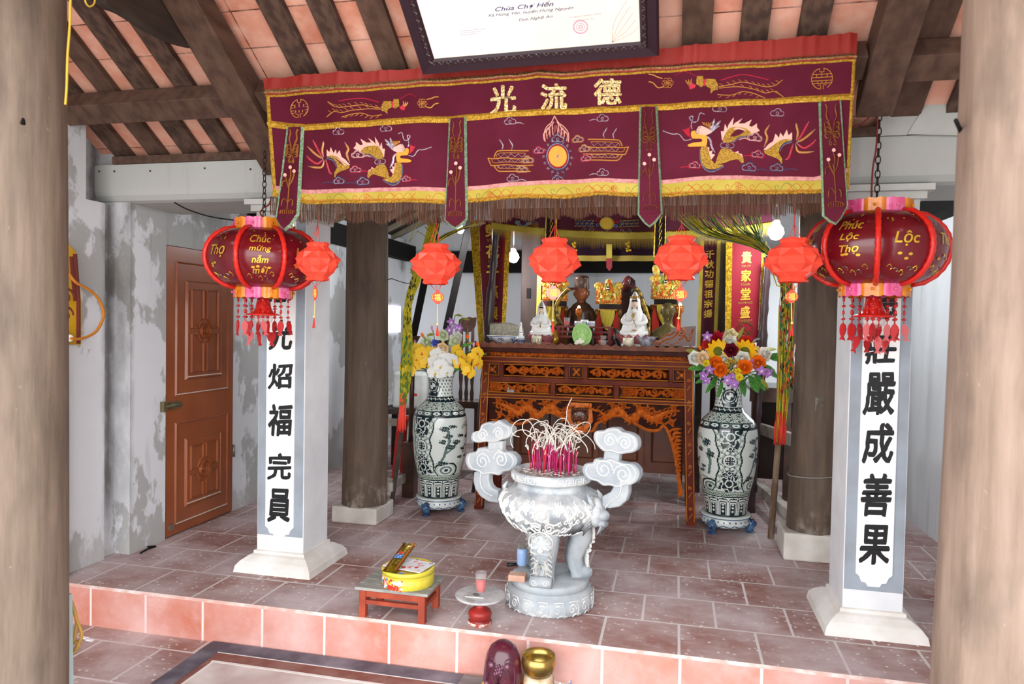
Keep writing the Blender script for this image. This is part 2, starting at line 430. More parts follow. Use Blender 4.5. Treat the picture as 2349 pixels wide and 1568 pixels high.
# ------------------------------------------------------------------ roof over the front hall
SL = tan(radians(33))
def roofz(y): return 2.40 - (y - .45) * SL
g = G('terracotta_roof_tile', .85)
br = g.n('ShaderNodeTexBrick', offset=.0)
for k, x in (('Scale', 1.), ('Mortar Size', .003), ('Bias', 0.), ('Brick Width', .2345), ('Row Height', .165)): br.inputs[k].default_value = x
br.inputs['Color1'].default_value = lin('#dba08a'); br.inputs['Color2'].default_value = lin('#c57f66'); br.inputs['Mortar'].default_value = lin('#5d3a2e')
g.l(g.mp(loc=(.108, .04, 0)), br.inputs['Vector'])
c = g.mix(g.ramp(g.noise(g.pos, 9, 6), .4, .75), br.outputs['Color'], '#e0b29e')
g.color(g.mix(g.math('MULTIPLY', g.ramp(g.noise(g.pos, 3, 4), .55, .8), .5), c, '#a4614a'))
M_rtile = g.m
YR = -1.6                    # ridge
b = MB(); ny = 2
th = .03
b.add([(-3.2, .62, roofz(.62)+.04), (2.3, .62, roofz(.62)+.04), (2.3, YR, roofz(YR)+.04), (-3.2, YR, roofz(YR)+.04)], [(0, 1, 2, 3)])
YE = -2.95; ze = roofz(YR)+.04-(YR-YE)*SL  # unseen front slope cut short so more sky light reaches the floor
b.add([(-3.2, YR, roofz(YR)+.04), (2.3, YR, roofz(YR)+.04), (2.3, YE, ze), (-3.2, YE, ze)], [(0, 1, 2, 3)])
b.add([(x, y, z+.06) for x, y, z in b.v], [(3, 2, 1, 0), (7, 6, 5, 4)])
struct(obj('ceiling', b, M_rtile))
# rafters: one object each
rx = [-1.39-.01 - .233*i for i in range(7)] 
cx_l = [-1.515-.2345*k for k in range(2, 7)] ; cx_m = [-1.515 + .2345*i for i in range(11)]; cx_r = [1.30, 1.53, 1.76, 1.98]
allr = sorted(cx_l + cx_m + cx_r)
rp = None
for i, x in enumerate(allr):
    w = .12 + random.uniform(-.008, .01)
    b = MB(); ya, yb = .5, YR
    zz = lambda y: roofz(y) + .0
    b.add([(x-w/2, ya, zz(ya)), (x+w/2, ya, zz(ya)), (x+w/2, yb, zz(yb)), (x-w/2, yb, zz(yb)), (x-w/2, ya, zz(ya)+.036), (x+w/2, ya, zz(ya)+.036), (x+w/2, yb, zz(yb)+.036), (x-w/2, yb, zz(yb)+.036)],
          [(0, 1, 2, 3), (0, 4, 5, 1), (1, 5, 6, 2), (2, 6, 7, 3), (3, 7, 4, 0), (7, 6, 5, 4)])
    tag(obj('rafter', b, [M_wood, M_wood2][i % 3 == 1]), 'flat brown roof rafter under the clay tiles, %s counted from the left wall' % ORD[i], 'rafter', 'flat rafters under the clay roof tiles')
# purlins (along the hall) and eave plate
def purlin(x0, x1, yc, zc, w, h, label, mt=M_wood2, ang=radians(33)):
    b = MB(); mx = Matrix.Translation((0, yc, zc)) @ Matrix.Rotation(-ang, 4, 'X')
    b.box(x0, x1, -w/2, w/2, -h/2, h/2, mx=mx)
    return tag(obj('purlin', b, mt, bevel=.004), label, 'beam')
purlin(-2.97, -1.95, .10, 2.558, .13, .105, 'brown purlin crossing under the rafters of the left bay')
purlin(-1.765, 1.045, .085, 2.567, .12, .10, 'brown purlin behind the red header of the embroidered valance')
purlin(1.205, 2.07, .10, 2.558, .13, .105, 'brown purlin behind the stone-grey foreground column at right')
purlin(-2.97, 2.07, .46, 2.36, .06, .046, 'thin timber plate lying on top of the grey gutter beam', ang=0)
# principal rafters
def principal(x, w, y0, y1, zb0, s, dz, label, endcut=True):
    b = MB()
    pts = [(y0, zb0), (y0, min(zb0+.075, roofz(y0))), (y0-.06, roofz(y0-.06)), (y1, roofz(y1)), (y1, zb0 + (y0-y1)*s)]
    vs = [(x-w/2, y, z) for y, z in pts] + [(x+w/2, y, z) for y, z in pts]
    n = len(pts)
    b.add(vs, [tuple(range(n)), tuple(range(2*n-1, n-1, -1))] + [(i, (i+1) % n, n+(i+1) % n, n+i)[::-1] for i in range(n)])
    return tag(obj('principal_rafter', b, M_wood2, bevel=.006), label, 'beam')
principal(-1.855, .17, .40, YR, 2.235, .72, 0, 'thick dark principal rafter running down to the left end of the valance')
principal(1.125, .15, .24, YR, 2.37, .66, 0, 'thick brown principal rafter running down past the right end of the valance')
# carved bracket board hanging below the left principal rafter
b = MB()
q = [PX(x, y, -1.93) for x, y in ((240, -40), (255, 8), (300, 30), (350, 62), (400, 90), (450, 106), (470, 104), (430, 60), (400, 0), (380, -40))]
b.prism([(v.x, v.y) for v in cr([(v.y, v.z) for v in q], 4)], -2.0, -1.945, M=lambda x, y, z: (y, x, z))
tag(obj('bracket_board', b, M_woodd), 'dark curved bracket board under the rafters of the left bay', 'bracket')

# ------------------------------------------------------------------ roof of the rear hall (ridge along the depth)
b = MB(); xm = (XL+XR)/2
za, zr = 2.36, 3.7
b.add([(XL-.25, .95, za), (XL-.25, YB+.1, za), (xm, YB+.1, zr), (xm, .95, zr), (XR+.25, .95, za), (XR+.25, YB+.1, za)], [(0, 3, 2, 1), (3, 4, 5, 2)])
b.add([(x, y, z+.05) for x, y, z in b.v[:6]], [(1, 2, 3, 0), (2, 5, 4, 3)])
b.add([(XL-.25, .95, za), (xm, .95, zr), (XR+.25, .95, za), (XR+.25, .95, 2.33), (XL-.25, .95, 2.33)], [(0, 1, 2, 3, 4)])
struct(obj('ceiling_rear', b, mat('smoked_roof', '#4a443d', .85, col2='#5a5148', nscale=3)))
n_ = 0
for y in (2.1, 2.45, 2.8, 3.15, 3.5, 3.85, 4.2, 4.55):
    for sd in (-1, 1):
        b = MB(); xe = XL if sd < 0 else XR
        b.bar((xe, y, za+.02), (xm, y, zr-.12), .07, .04)
        tag(obj('rear_rafter', b, mat('pale_rafter', '#8d8371', .8, col2='#6b6253', nscale=5)), 'weathered pale rafter of the rear hall, %s from the gutter on the %s slope' % (ORD[n_//2], 'left' if sd < 0 else 'right'), 'rafter', 'rafters of the rear hall')
        n_ += 1
b = MB(); b.box(-2.95, -2.78, 1.7, YB, 2.16, 2.34); tag(obj('wall_plate', b, M_black), 'black timber plate along the top of the left rear wall', 'beam')
b = MB(); b.box(1.93, 2.09, 1.3, YB, 2.20, 2.42); tag(obj('wall_plate', b, M_black), 'black timber plate along the top of the right rear wall', 'beam')
v0 = P(1180, 622, 4.6); v1 = P(1660, 600, 4.6)
b = MB(); b.box(-2.6, 1.8, 4.72, 4.85, v0.z, v0.z+.24); tag(obj('tie_beam', b, M_black), 'black tie beam spanning the rear hall above the statues', 'beam')
# ------------------------------------------------------------------ columns
def colmat(name, base, light, dark, stain, stain_top, amt):
    g = G(name, .7)
    tc = g.n('ShaderNodeTexCoord')
    grain = g.noise(g.mp(scale=(6, 6, .55), src=tc.outputs['Object']), 3.2, 8, .62)
    c = g.mix(g.ramp(grain, .34, .68), base, light)
    c = g.mix(g.math('MULTIPLY', g.ramp(g.noise(g.mp(scale=(2.2, 2.2, .8), src=tc.outputs['Object']), 2.6, 5), .52, .7), .7), c, dark)
    z = g.sep()[2]
    low = g.ramp(g.math('ADD', z, g.math('MULTIPLY', g.noise(g.pos, 9, 5), .5)), .25, stain_top, (1, 1, 1, 1), (0, 0, 0, 1))
    sp = g.ramp(g.noise(g.mp(scale=(1, 1, .45)), 13, 7, .7), .5, .66)
    c = g.mix(g.math('MULTIPLY', g.math('MULTIPLY', low, sp), amt), c, stain)
    sc = g.ramp(g.noise(g.mp(scale=(3, 3, 1.4)), 16, 4, .7), .68, .75)
    c = g.mix(g.math('MULTIPLY', sc, .4), c, stain)
    g.color(c); g.bump(grain, .35, .012)
    return g.m
M_colf = colmat('brown_worn_column', '#5f5145', '#7f6e60', '#463b33', '#a99c90', .2, .1)
M_colg = colmat('pale_worn_column', '#7d6a5c', '#9c8778', '#5c4f46', '#b9ada2', .2, .1)
M_colm = colmat('dark_worn_column', '#4d4036', '#69584a', '#382e28', '#bdb2a6', .6, .8)
def column(x, y, r0, r1, z0, z1, m, label, plinth=None):
    t = thing('wooden_column', label, 'column', (x, y, z0 if not plinth else 0))
    b = MB(); n = 40; rings = []
    for i in range(25):
        k = i/24; z = z0 + (z1-z0)*k; r = r0 + (r1-r0)*k
        rings.append([Vector((x + r*(1+.014*sin(3*a+5*k)+.008*sin(7*a-9*k))*cos(a) + .006*sin(4*k), y + r*(1+.014*sin(3*a+5*k))*sin(a), z)) for a in [2*pi*j/n for j in range(n)]])
    b.loft(rings); obj('shaft', b, m, t)
    if plinth:
        x0, x1, y0, y1, z = plinth; b = MB(); b.box(x0, x1, y0, y1, 0, z)
        obj('plinth', b, mat('plinth_plaster', '#d2ccc4', .8, col2='#c0b9b0', nscale=6), t, bevel=.012)
    return t
column(-1.93, -1.14, .150, .140, ZLOW, 3.3, M_colf, 'brown weathered round timber column in front of the platform at the left edge')
column(1.215, -.95, .185, .135, ZLOW, 3.3, M_colg, 'pale weathered round timber column in front of the platform at the right edge')
tl = column(-1.885, 1.635, .163, .140, .115, 2.9, M_colm, 'dark round column on a white plinth behind the left calligraphy pillar', (-2.065, -1.72, 1.475, 1.80, .118))
tr = column(1.172, 1.655, .150, .115, .17, 2.9, M_colm, 'dark round column on a pale plinth behind the right calligraphy pillar', (.985, 1.36, 1.50, 1.82, .172))
for t, p, rr in ((tl, (824, 918), .152), (tr, (1880, 928), .135)):
    v = P(p[0], p[1], 1.5); b = MB(); b.box(v.x-.022, v.x+.022, 1.492-.004 if t is tl else 1.516, 1.56, v.z-.045, v.z+.045)
    obj('mortise_patch', b, mat('mortise_grey', '#4a4540', .9, col2='#7b756c', nscale=20), t)
v = P(1865, 1178, 1.5); b = MB()
b.tube([(1.172+.152*cos(a*pi/15), 1.655+.152*sin(a*pi/15), .52+.012*sin(a*pi/15+2)) for a in range(30)], .004, 6, closed=True)
obj('wire_loop', b, mat('grey_wire', '#8d8a84', .5), tr)
b = MB(); v = P(130, 278, -1.3); b.tube([(-1.78, -1.26, v.z+.01), (-1.74, -1.30, v.z+.012), (-1.735, -1.31, v.z-.005)], .005, 6)
tag(obj('iron_hook', b, M_black), 'small black iron hook nailed in the left foreground column', 'hook')
v = PX(2200, 282, 1.04); b = MB(); b.tube([(1.09, -.9, v.z-.01), (1.03, -1.02, v.z+.006)], .006, 6)
tag(obj('iron_spike', b, M_black), 'small rusty iron spike in the right foreground column', 'hook')
# ------------------------------------------------------------------ white calligraphy pillars
M_pil = mat('white_pillar_paint', '#dfe0e2', .75, col2='#c9ccd0', nscale=4, lo=.35, hi=.75)
M_pgrey = mat('grey_marbled_paint', '#98a1ab', .7, col2='#83898f', nscale=5, lo=.35, hi=.7)
M_panel = mat('white_panel', '#efefed', .7)
M_ink = mat('black_ink', '#1b1b1d', .5)
def pillar(x0, x1, y0, y1, chars, zs, base, label, cw):
    xc, yc = (x0+x1)/2, (y0+y1)/2
    t = thing('calligraphy_pillar', label, 'pillar', (xc, yc, 0))
    b = MB(); b.box(x0, x1, y0, y1, .10, 2.115)
    obj('shaft', b, M_pil, t, bevel=.004)
    b = MB(); f = flat(y0)
    b.fill([(x0+.004, .20), (x1-.004, .20), (x1-.004, 2.05), (x0+.004, 2.05)], f, .0015)
    obj('grey_border', b, M_pgrey, t)
    w = (x1-x0)*.60; xa = xc-w/2
    z0 = base
    outline = [(xa, 2.03), (xa+w, 2.03), (xa+w, z0+.06), (xa+w*.9, z0+.045), (xa+w*.84, z0+.02), (xa+w*.72, z0+.017), (xa+w*.66, z0), (xa+w*.34, z0), (xa+w*.28, z0+.017), (xa+w*.16, z0+.02), (xa+w*.1, z0+.045), (xa, z0+.06)]
    b = MB(); b.prism(outline, y0-.010, y0-.001); pa = obj('white_panel', b, M_panel, t)
    b = MB()
    for ch, (zt, zb), dx in zip(chars, zs, cw):
        b.text(ch, (xc+dx, (zt+zb)/2), 1, lambda x, z, h: (x + (z-(zt+zb)/2)*.05 + .0022*sin(z*95+x*20), y0-.0104-h, z + (x-xc)*.06 + .002*sin(x*110)), .0008, bold=.03, fit=(w*.80, zt-zb))
    obj('calligraphy', b, M_ink, t)
    b = MB()
    pr = [(0, .232, .0), (0, .225, .035), (0, .205, .06), (0, .17, .085), (0, .152, .092), (0, .152, .108), (0, .14, .112)]
    rings = []
    hx, hy = (x1-x0)/2, (y1-y0)/2
    for _, r, z in pr:
        dx, dy = hx + r - .14, hy + r - .14
        rings.append([Vector((xc-dx, yc-dy, z)), Vector((xc+dx, yc-dy, z)), Vector((xc+dx, yc+dy, z)), Vector((xc-dx, yc+dy, z))])
    b.loft(rings, smooth=False); obj('base', b, mat('base_white', '#e4e1dc', .75, col2='#d2cdc6', nscale=5), t)
    b = MB()
    for z0_, z1_, e in ((2.0, 2.05, .012), (2.05, 2.085, .035), (2.085, 2.115, .06)): b.box(x0-e, x1+e, y0-e, y1+e, z0_, z1_)
    obj('capital', b, mat('capital_paint', '#c6c7c2', .8, col2='#b2b1a8', nscale=4), t)
    return t
def zspan(px, tops, Y): return [(P(px, a, Y).z, P(px, c, Y).z) for a, c in tops]
pillar(-2.03, -1.735, .49, .78, '慧光炤福完員', zspan(640, ((600, 690), (735, 800), (835, 890), (928, 998), (1040, 1098), (1122, 1195)), .48), P(640, 1232, .48).z, 'white square pillar with black brush characters in front of the brown door', [.0]*6)
pillar(1.112, 1.378, .49, .80, '德莊嚴成善果', zspan(2010, ((650, 730), (765, 832), (855, 948), (972, 1060), (1088, 1182), (1205, 1292)), .48), P(2000, 1345, .48).z, 'white square pillar with black brush characters beside the right foreground column', [.0]*6)
# ================================================================== EMBROIDERED VALANCE
VY = -.03
def ip(pts):
    pts = sorted(pts)
    def f(x):
        if x <= pts[0][0]: a, b_ = pts[0], pts[1]
        elif x >= pts[-1][0]: a, b_ = pts[-2], pts[-1]
        else:
            for a, b_ in zip(pts, pts[1:]):
                if a[0] <= x <= b_[0]: break
        k = (x - a[0]) / (b_[0] - a[0]); return a[1] + (b_[1]-a[1])*k
    return f
L_top = ip([(608, 182), (780, 167), (960, 160), (1150, 141), (1515, 112), (1700, 98), (1966, 78)])
L_g1 = ip([(612, 217), (800, 204), (1000, 191), (1190, 180), (1235, 171), (1290, 175), (1500, 160), (1700, 151), (1962, 135)])
L_mid = ip([(626, 284), (697, 292), (817, 282), (925, 275), (1034, 272), (1155, 262.6), (1238, 256), (1384, 251), (1510, 243), (1721, 234), (1954, 222)])
L_pk = ip([(628, 433), (689, 441), (838, 435), (925, 433), (1023, 436), (1075, 433), (1217, 421), (1384, 413), (1464, 416), (1517, 417), (1640, 408), (1881, 412), (1946, 395)])
L_yb = ip([(622, 452), (687, 467), (817, 464), (914, 462), (1021, 467), (1075, 464), (1197, 453.5), (1290, 454.5), (1374, 446), (1464, 449), (1520, 449.5), (1614, 445.5), (1881, 444), (1944, 436)])
L_fr = ip([(622, 492), (696, 509), (838, 506), (1012, 513), (1113, 511), (1217, 501), (1384, 494), (1464, 492), (1533, 502), (1881, 491), (1940, 478)])
def xl_edge(y): return 608 + (y-182)*(20/260.)
def xr_edge(y): return 1966 - (y-78)*(20/350.)
def vfold(x, z):
    return .010*sin(5.2*x+1) * (2.75-z)/.7 + .005*sin(14*x + 2*z) + .004*sin(31*x)
def MV(px, py, h):
    v = P(px, py, VY); return (v.x, VY + vfold(v.x, v.z) - h, v.z)
def band(mb, fa, fb, x0, x1, h, n=120, k=4, pleat=0., m=None, thick=False):
    vs = []; 
    for j in range(k+1):
        for i in range(n+1):
            t = j/k; ya, yb = fa(x0), fb(x0)
            xa = x0 + (x1-x0)*i/n
            y = fa(xa)*(1-t) + fb(xa)*t
            xx = xl_edge(y) + (xr_edge(y)-xl_edge(y))*i/n if x0 is XA and x1 is XB else xa
            hh = h + (pleat*(.5+.5*sin(xx*.21+1.3*sin(xx*.043)+t*.8))*(.55+.45*sin(xx*.071+2)) * (1-.7*t) if pleat else 0)
            vs.append(MV(xx, y, hh))
    fs = [(j*(n+1)+i, (j+1)*(n+1)+i, (j+1)*(n+1)+i+1, j*(n+1)+i+1) for j in range(k) for i in range(n)]
    mb.add(vs, fs, True, m)
XA, XB = 610., 1963.
M_mar = mat('maroon_velvet', '#4f0f21', .7, col2='#58152a', nscale=4, spec=.15, bump=.12, bscale=150)
M_red = mat('red_satin', '#8f2c26', .5, col2='#86271f', nscale=3, spec=.25)
M_gold = mat('gold_braid', '#cda23a', .42, .35, col2='#a67a20', nscale=90, detail=2, bump=.6, bscale=160)
M_yel = mat('yellow_satin', '#a38f2c', .6, col2='#b3a043', nscale=5)
M_pink = mat('pink_braid', '#c68a86', .6, col2='#b06d6b', nscale=60, bump=.3, bscale=120)
M_grn = mat('green_sequin_braid', '#6f9a72', .45, .2, col2='#a8c8a8', nscale=110, detail=1, bump=.4, bscale=140)
M_sil = mat('silver_thread', '#cfc9d4', .35, .4, col2='#8f8596', nscale=140, detail=1)
M_gth = mat('gold_thread', '#c98f42', .45, .3)
M_gsc = mat('gold_scale_embroidery', '#b28a32', .45, .35, col2='#8a6420', nscale=160, detail=1, bump=.5, bscale=180)
M_pth = mat('salmon_thread', '#e0a596', .55)
M_rth = mat('red_thread', '#b8263a', .5)
M_bth = mat('navy_thread', '#3c4260', .5)
M_gnt = mat('green_thread', '#4f7a4a', .6)
M_rlt = mat('red_line_thread', '#cf4a35', .6)
M_char = mat('gold_sequin', '#e6d3a2', .3, .55, col2='#a9853e', nscale=150, detail=1, bump=.5, bscale=150)
va = thing('valance', 'long maroon embroidered valance with gold braid and brown fringe hung across the hall', 'valance', P(1280, 440, VY))
b = MB(); band(b, L_top, lambda x: L_g1(x)+2, XA, XB, .008, 260, 8, .014); obj('header', b, M_red, va)
b = MB(); band(b, lambda x: L_g1(x)-1, lambda x: L_yb(x)-2, XA, XB, 0, 160, 10); obj('cloth', b, M_mar, va)
b = MB(); band(b, lambda x: L_pk(x)+3, L_yb, XA, XB, .002, 160, 2); obj('yellow_border', b, M_yel, va)
b = MB(); band(b, lambda x: L_pk(x)-5, lambda x: L_pk(x)+4, XA, XB, .004, 160, 2); obj('pink_braid', b, M_pink, va)
b = MB()
xs = [XA + (XB-XA)*i/140 for i in range(141)]
def row(f, dx=0): return [(xl_edge(f(x)) + (xr_edge(f(x))-xl_edge(f(x)))*(x-XA)/(XB-XA), f(x)) for x in xs]
b.stroke(row(lambda x: L_g1(x)+3), 7, MV, .006, .002); b.stroke(row(lambda x: L_g1(x)-3), 6, MV, .004, .017, m=1)
for i in range(330):
    x = XA + 4 + (XB-XA-8)*i/330; y = L_g1(x)
    b.stroke([(x-1.6, y-3), (x, y-8-(i % 3)), (x+1.6, y-3)], 1.6, MV, .003, .018, m=1)
b.stroke(row(L_mid), 12, MV, .006, .003)
for i in range(300):
    x = XA + 16 + (XB-XA-26)*i/300; b.disc((x, L_mid(x)+7), 2.6, MV, .005, 6)
b.stroke(row(lambda x: L_yb(x)-3), 9, MV, .006, .003)
b.stroke([(xl_edge(y)+4, y) for y in range(216, 455, 8)], 8, MV, .006, .003)
b.stroke([(xr_edge(y)-4, y) for y in range(132, 440, 8)], 8, MV, .006, .003)
obj('gold_braid', b, [M_gold, M_char], va)
# scrolls on the yellow border
b = MB()
for i in range(22):
    x = 700 + 57*i; y = (L_pk(x)+L_yb(x))/2+2
    if x > 1900: break
    m_ = (0, 1, 0)[i % 3]
    if i % 4 == 0: 
        b.stroke(cr([(x-34, y-9), (x-14, y+9), (x+6, y-8), (x+26, y+9)], 6), 1.5, MV, .001, .003, m=0)
        b.stroke(cr([(x-34, y+9), (x-14, y-8), (x+6, y+9), (x+26, y-8)], 6), 1.5, MV, .001, .003, m=0)
    else:
        b.stroke([(p, q) for p, q in spiral(x, y, 9, 1.2, 0, 1)], 1.5, MV, .001, .003, m=m_)
        b.stroke(cr([(x+9, y), (x+20, y-9), (x+34, y-3), (x+46, y+8)], 6), 1.5, MV, .001, .003, m=m_)
    if i % 5 == 2:
        for a in range(5): b.stroke([(x+25+5*cos(a*1.257)+3*cos(t*.7), y+5*sin(a*1.257)+3*sin(t*.7)) for t in range(10)], 1.4, MV, .001, .003, m=0)
b.stroke(row(lambda x: L_yb(x)-8), 1.4, MV, .001, .003, m=0)
obj('scroll_embroidery', b, [M_rlt, M_gnt], va)
# fringe
b = MB()
x = 622.
while x < 1942:
    y0 = L_yb(x)-1; y1 = L_fr(x) + random.uniform(-5, 4) + 4*sin(x*.11) 
    w = random.uniform(.8, 1.5); dx = random.uniform(-1.6, 1.6); h = random.uniform(-.008, .006)
    ym = (y0+y1)/2
    vs = [MV(x-w/2, y0, h), MV(x+w/2, y0, h), MV(x+w/2+dx*.4, ym, h+.003), MV(x-w/2+dx*.4, ym, h+.003), MV(x+w*.5+dx, y1, h), MV(x-w*.5+dx, y1, h)]
    b.add(vs, [(0, 3, 2, 1), (3, 5, 4, 2)], m=random.choice((0, 0, 1)))
    gap = 1 if not (700 < x < 770 or 1520 < x < 1600) else 1.5
    x += random.uniform(.65, 1.15)*gap
stuff(obj('fringe', b, [mat('brown_fringe', '#4a3126', .85, spec=.1), mat('dusty_fringe', '#5e4335', .85, spec=.1)], va))
# lettering
b = MB()
for ch, c, f in (('光', (1155, 231), (58, -64)), ('流', (1270, 222), (58, -58)), ('德', (1394, 211), (60, -58))):
    b.text(ch, c, 1, lambda x, y, h, c=c: MV(x, y - (x-c[0])*.05, h), .003, bold=.028, fit=f)
obj('characters', b, M_char, va)
# --- dragons and phoenixes (traced on the left half, the right half is the mirror image)
z1 = lambda q: (600 + q[0]/4.611, 180 + q[1]/4.611)
z2 = lambda q: (1030 + q[0]/4.794, 200 + q[1]/4.794)
mirD = lambda q: (1520 + (990.5-q[0])*1.23, 263 + (q[1]-306)*1.12)
mirP = lambda q: (1488 + (1005.6-q[0])*1.21, 199 + (q[1]-247)*1.15)
def clouds(b, c, s, m, T=lambda q: q, tail=None):
    cx, cy = c
    q = []
    for k, (ox, oy, rr, a0, a1) in enumerate(((-.62, .12, .42, 60, 260), (-.1, -.28, .5, 170, 330), (.6, .02, .44, 250, 430))):
        q += [(cx+s*(ox+rr*cos(radians(a0+(a1-a0)*t/7))), cy+s*(oy+rr*sin(radians(a0+(a1-a0)*t/7)))) for t in range(8)]
    b.stroke([T(p) for p in q], 1.8, MV, .0015, .001, m=m, closed=True)
    b.stroke([T(p) for p in spiral(cx+.02*s, cy-.02*s, .36*s, 1.2, 1, 1, 12)], 1.5, MV, .0015, .001, m=m)
    if tail: b.stroke([T(q) for q in cr([(cx+.8*s*tail, cy+.35*s), (cx+1.6*s*tail, cy+.15*s), (cx+2.5*s*tail, cy+.4*s)], 5)], 2.2, MV, .0015, .001, m=m, taper=True)
def dragon(T0):
    b = MB(); T = lambda q: T0(z1(q)); sm = lambda pts, n=4: [T(q) for q in cr(pts, n)]; sc = lambda pts: [T(q) for q in cr(pts, 4, True)]
    GS, PK, GT, RT, BT, SV, YH = 0, 1, 2, 3, 4, 5, 6
    for pl in ([(690,820),(690,750),(720,780),(735,725),(765,790),(790,750),(800,800),(830,760),(850,830),(890,860),(935,915),(880,920),(830,870),(760,830)],
               [(965,735),(990,700),(990,665),(1035,700),(1060,690),(1035,630),(1100,670),(1150,670),(1115,620),(1180,665),(1200,690),(1190,610),(1235,680),(1245,720),(1265,670),(1275,740),(1300,740),(1290,830),(1260,770),(1210,725),(1140,725),(1060,750),(1040,770)],
               [(1105,1020),(1120,960),(1150,950),(1150,930),(1190,945),(1220,910),(1230,925),(1180,965),(1140,1000)],
               [(1350,960),(1380,950),(1370,920),(1400,930),(1400,890),(1425,890),(1410,950),(1385,1010)]):
        b.fill([T(q) for q in pl], MV, .0012, PK)
    for pl in ([(690,830),(740,815),(800,830),(850,870),(890,900),(930,930),(900,960),(840,985),(800,1010),(780,1050),(775,1000),(800,950),(800,910),(780,870),(740,840)],
               [(1040,765),(1080,720),(1150,705),(1220,710),(1260,760),(1285,830),(1250,850),(1200,840),(1150,800),(1090,790)],
               [(1105,1020),(1140,960),(1200,935),(1230,910),(1290,905),(1320,950),(1340,1020),(1345,1050),(1290,1045),(1220,1020),(1160,1010),(1120,1045)],
               [(1420,880),(1470,890),(1475,980),(1460,1050),(1420,1090),(1350,1095),(1280,1060),(1340,1050),(1380,1010),(1400,950)]):
        b.fill(sc(pl), MV, .002, GS)
    b.fill(sc([(1420,790),(1440,770),(1500,760),(1520,735),(1555,745),(1550,800),(1520,810),(1470,812),(1466,838),(1540,848),(1585,868),(1560,885),(1440,880),(1420,850)]), MV, .0025, YH)
    b.fill(sc([(1385,740),(1420,710),(1480,690),(1510,730),(1500,762),(1430,778)]), MV, .003, PK)
    for c in ((1490, 700), (1502, 745)): b.stroke([T((c[0]+14*cos(t*.63), c[1]+14*sin(t*.63))) for t in range(10)], 2, MV, .001, .004, m=BT, closed=True)
    for pl, m in (([(655,850),(600,820),(550,780),(490,720)], GT), ([(655,850),(590,900),(520,860),(485,820)], RT), ([(660,860),(640,930),(580,940),(500,930)], GT), ([(680,860),(700,930),(720,990),(750,1010)], RT), ([(650,840),(610,780),(570,700),(545,650)], RT), ([(655,830),(640,760),(650,700),(655,665)], GT), ([(880,675),(915,740),(900,800),(930,890)], GT), ([(1310,690),(1340,700),(1380,740),(1420,770)], SV), ([(1300,640),(1340,680),(1390,730)], SV), ([(1355,620),(1370,680),(1400,720)], SV), ([(1430,780),(1390,820),(1380,880),(1350,940)], SV)):
        b.stroke(sm(pl), 4.5, MV, .002, .001, m=m, taper=True)
        if m != SV: b.stroke(sm(pl), 1.6, MV, .001, .003, m=SV)
    for pl in ([(1440,580),(1480,570),(1500,640),(1540,650),(1570,610),(1540,600),(1555,680),(1545,720)], [(1550,810),(1610,820),(1660,760),(1720,755),(1800,725)]):
        b.stroke(sm(pl, 6), 2.2, MV, .0015, .001, m=SV)
    for k in range(5): b.stroke(sm([(1560+k*8, 800-k*6), (1575+k*10, 740-k*4), (1565+k*16, 690+k*10)]), 3, MV, .0015, .001, m=RT, taper=True)
    for k in range(5): b.stroke(sm([(1390+k*15, 720-k*10), (1395+k*14, 680-k*4), (1380+k*20, 655)]), 2.4, MV, .0015, .001, m=GT, taper=True)
    for k in range(6): b.stroke([T((1440+k*24, 882)), T((1450+k*26, 915))], 3, MV, .0015, .001, m=RT, taper=True)
    for pl in ([(690,835),(760,860),(795,920)], [(1085,788),(1140,797),(1200,842)], [(1477,900),(1477,1000),(1440,1085),(1370,1112),(1275,1062)]):
        b.stroke(sm(pl), 4, MV, .0015, .001, m=BT); b.stroke([(x, y+2.4) for x, y in [(v[0], v[1]) for v in sm(pl)]], 1.4, MV, .001, .002, m=SV)
    for c, s, m, tl in (((815, 565), 55, SV, 0), ((1310, 525), 58, SV, 0), ((1010, 800), 62, PK, .9), ((1245, 870), 56, SV, 0), ((985, 960), 58, RT, 1), ((820, 1085), 62, BT, -1.2), ((1060, 1085), 70, BT, -1), ((1525, 1060), 52, RT, 1)):
        clouds(b, c, s, m, T, tl or None)
        if m in (RT, BT, PK): clouds(b, c, s*.8, SV, T)
    return b
DM = [M_gsc, M_pth, M_gth, M_rth, M_bth, M_sil, mat('yellow_embroidery', '#d0922c', .5)]
obj('dragon_embroidery', dragon(lambda q: q), DM, va)
obj('dragon_embroidery', dragon(mirD), DM, va)
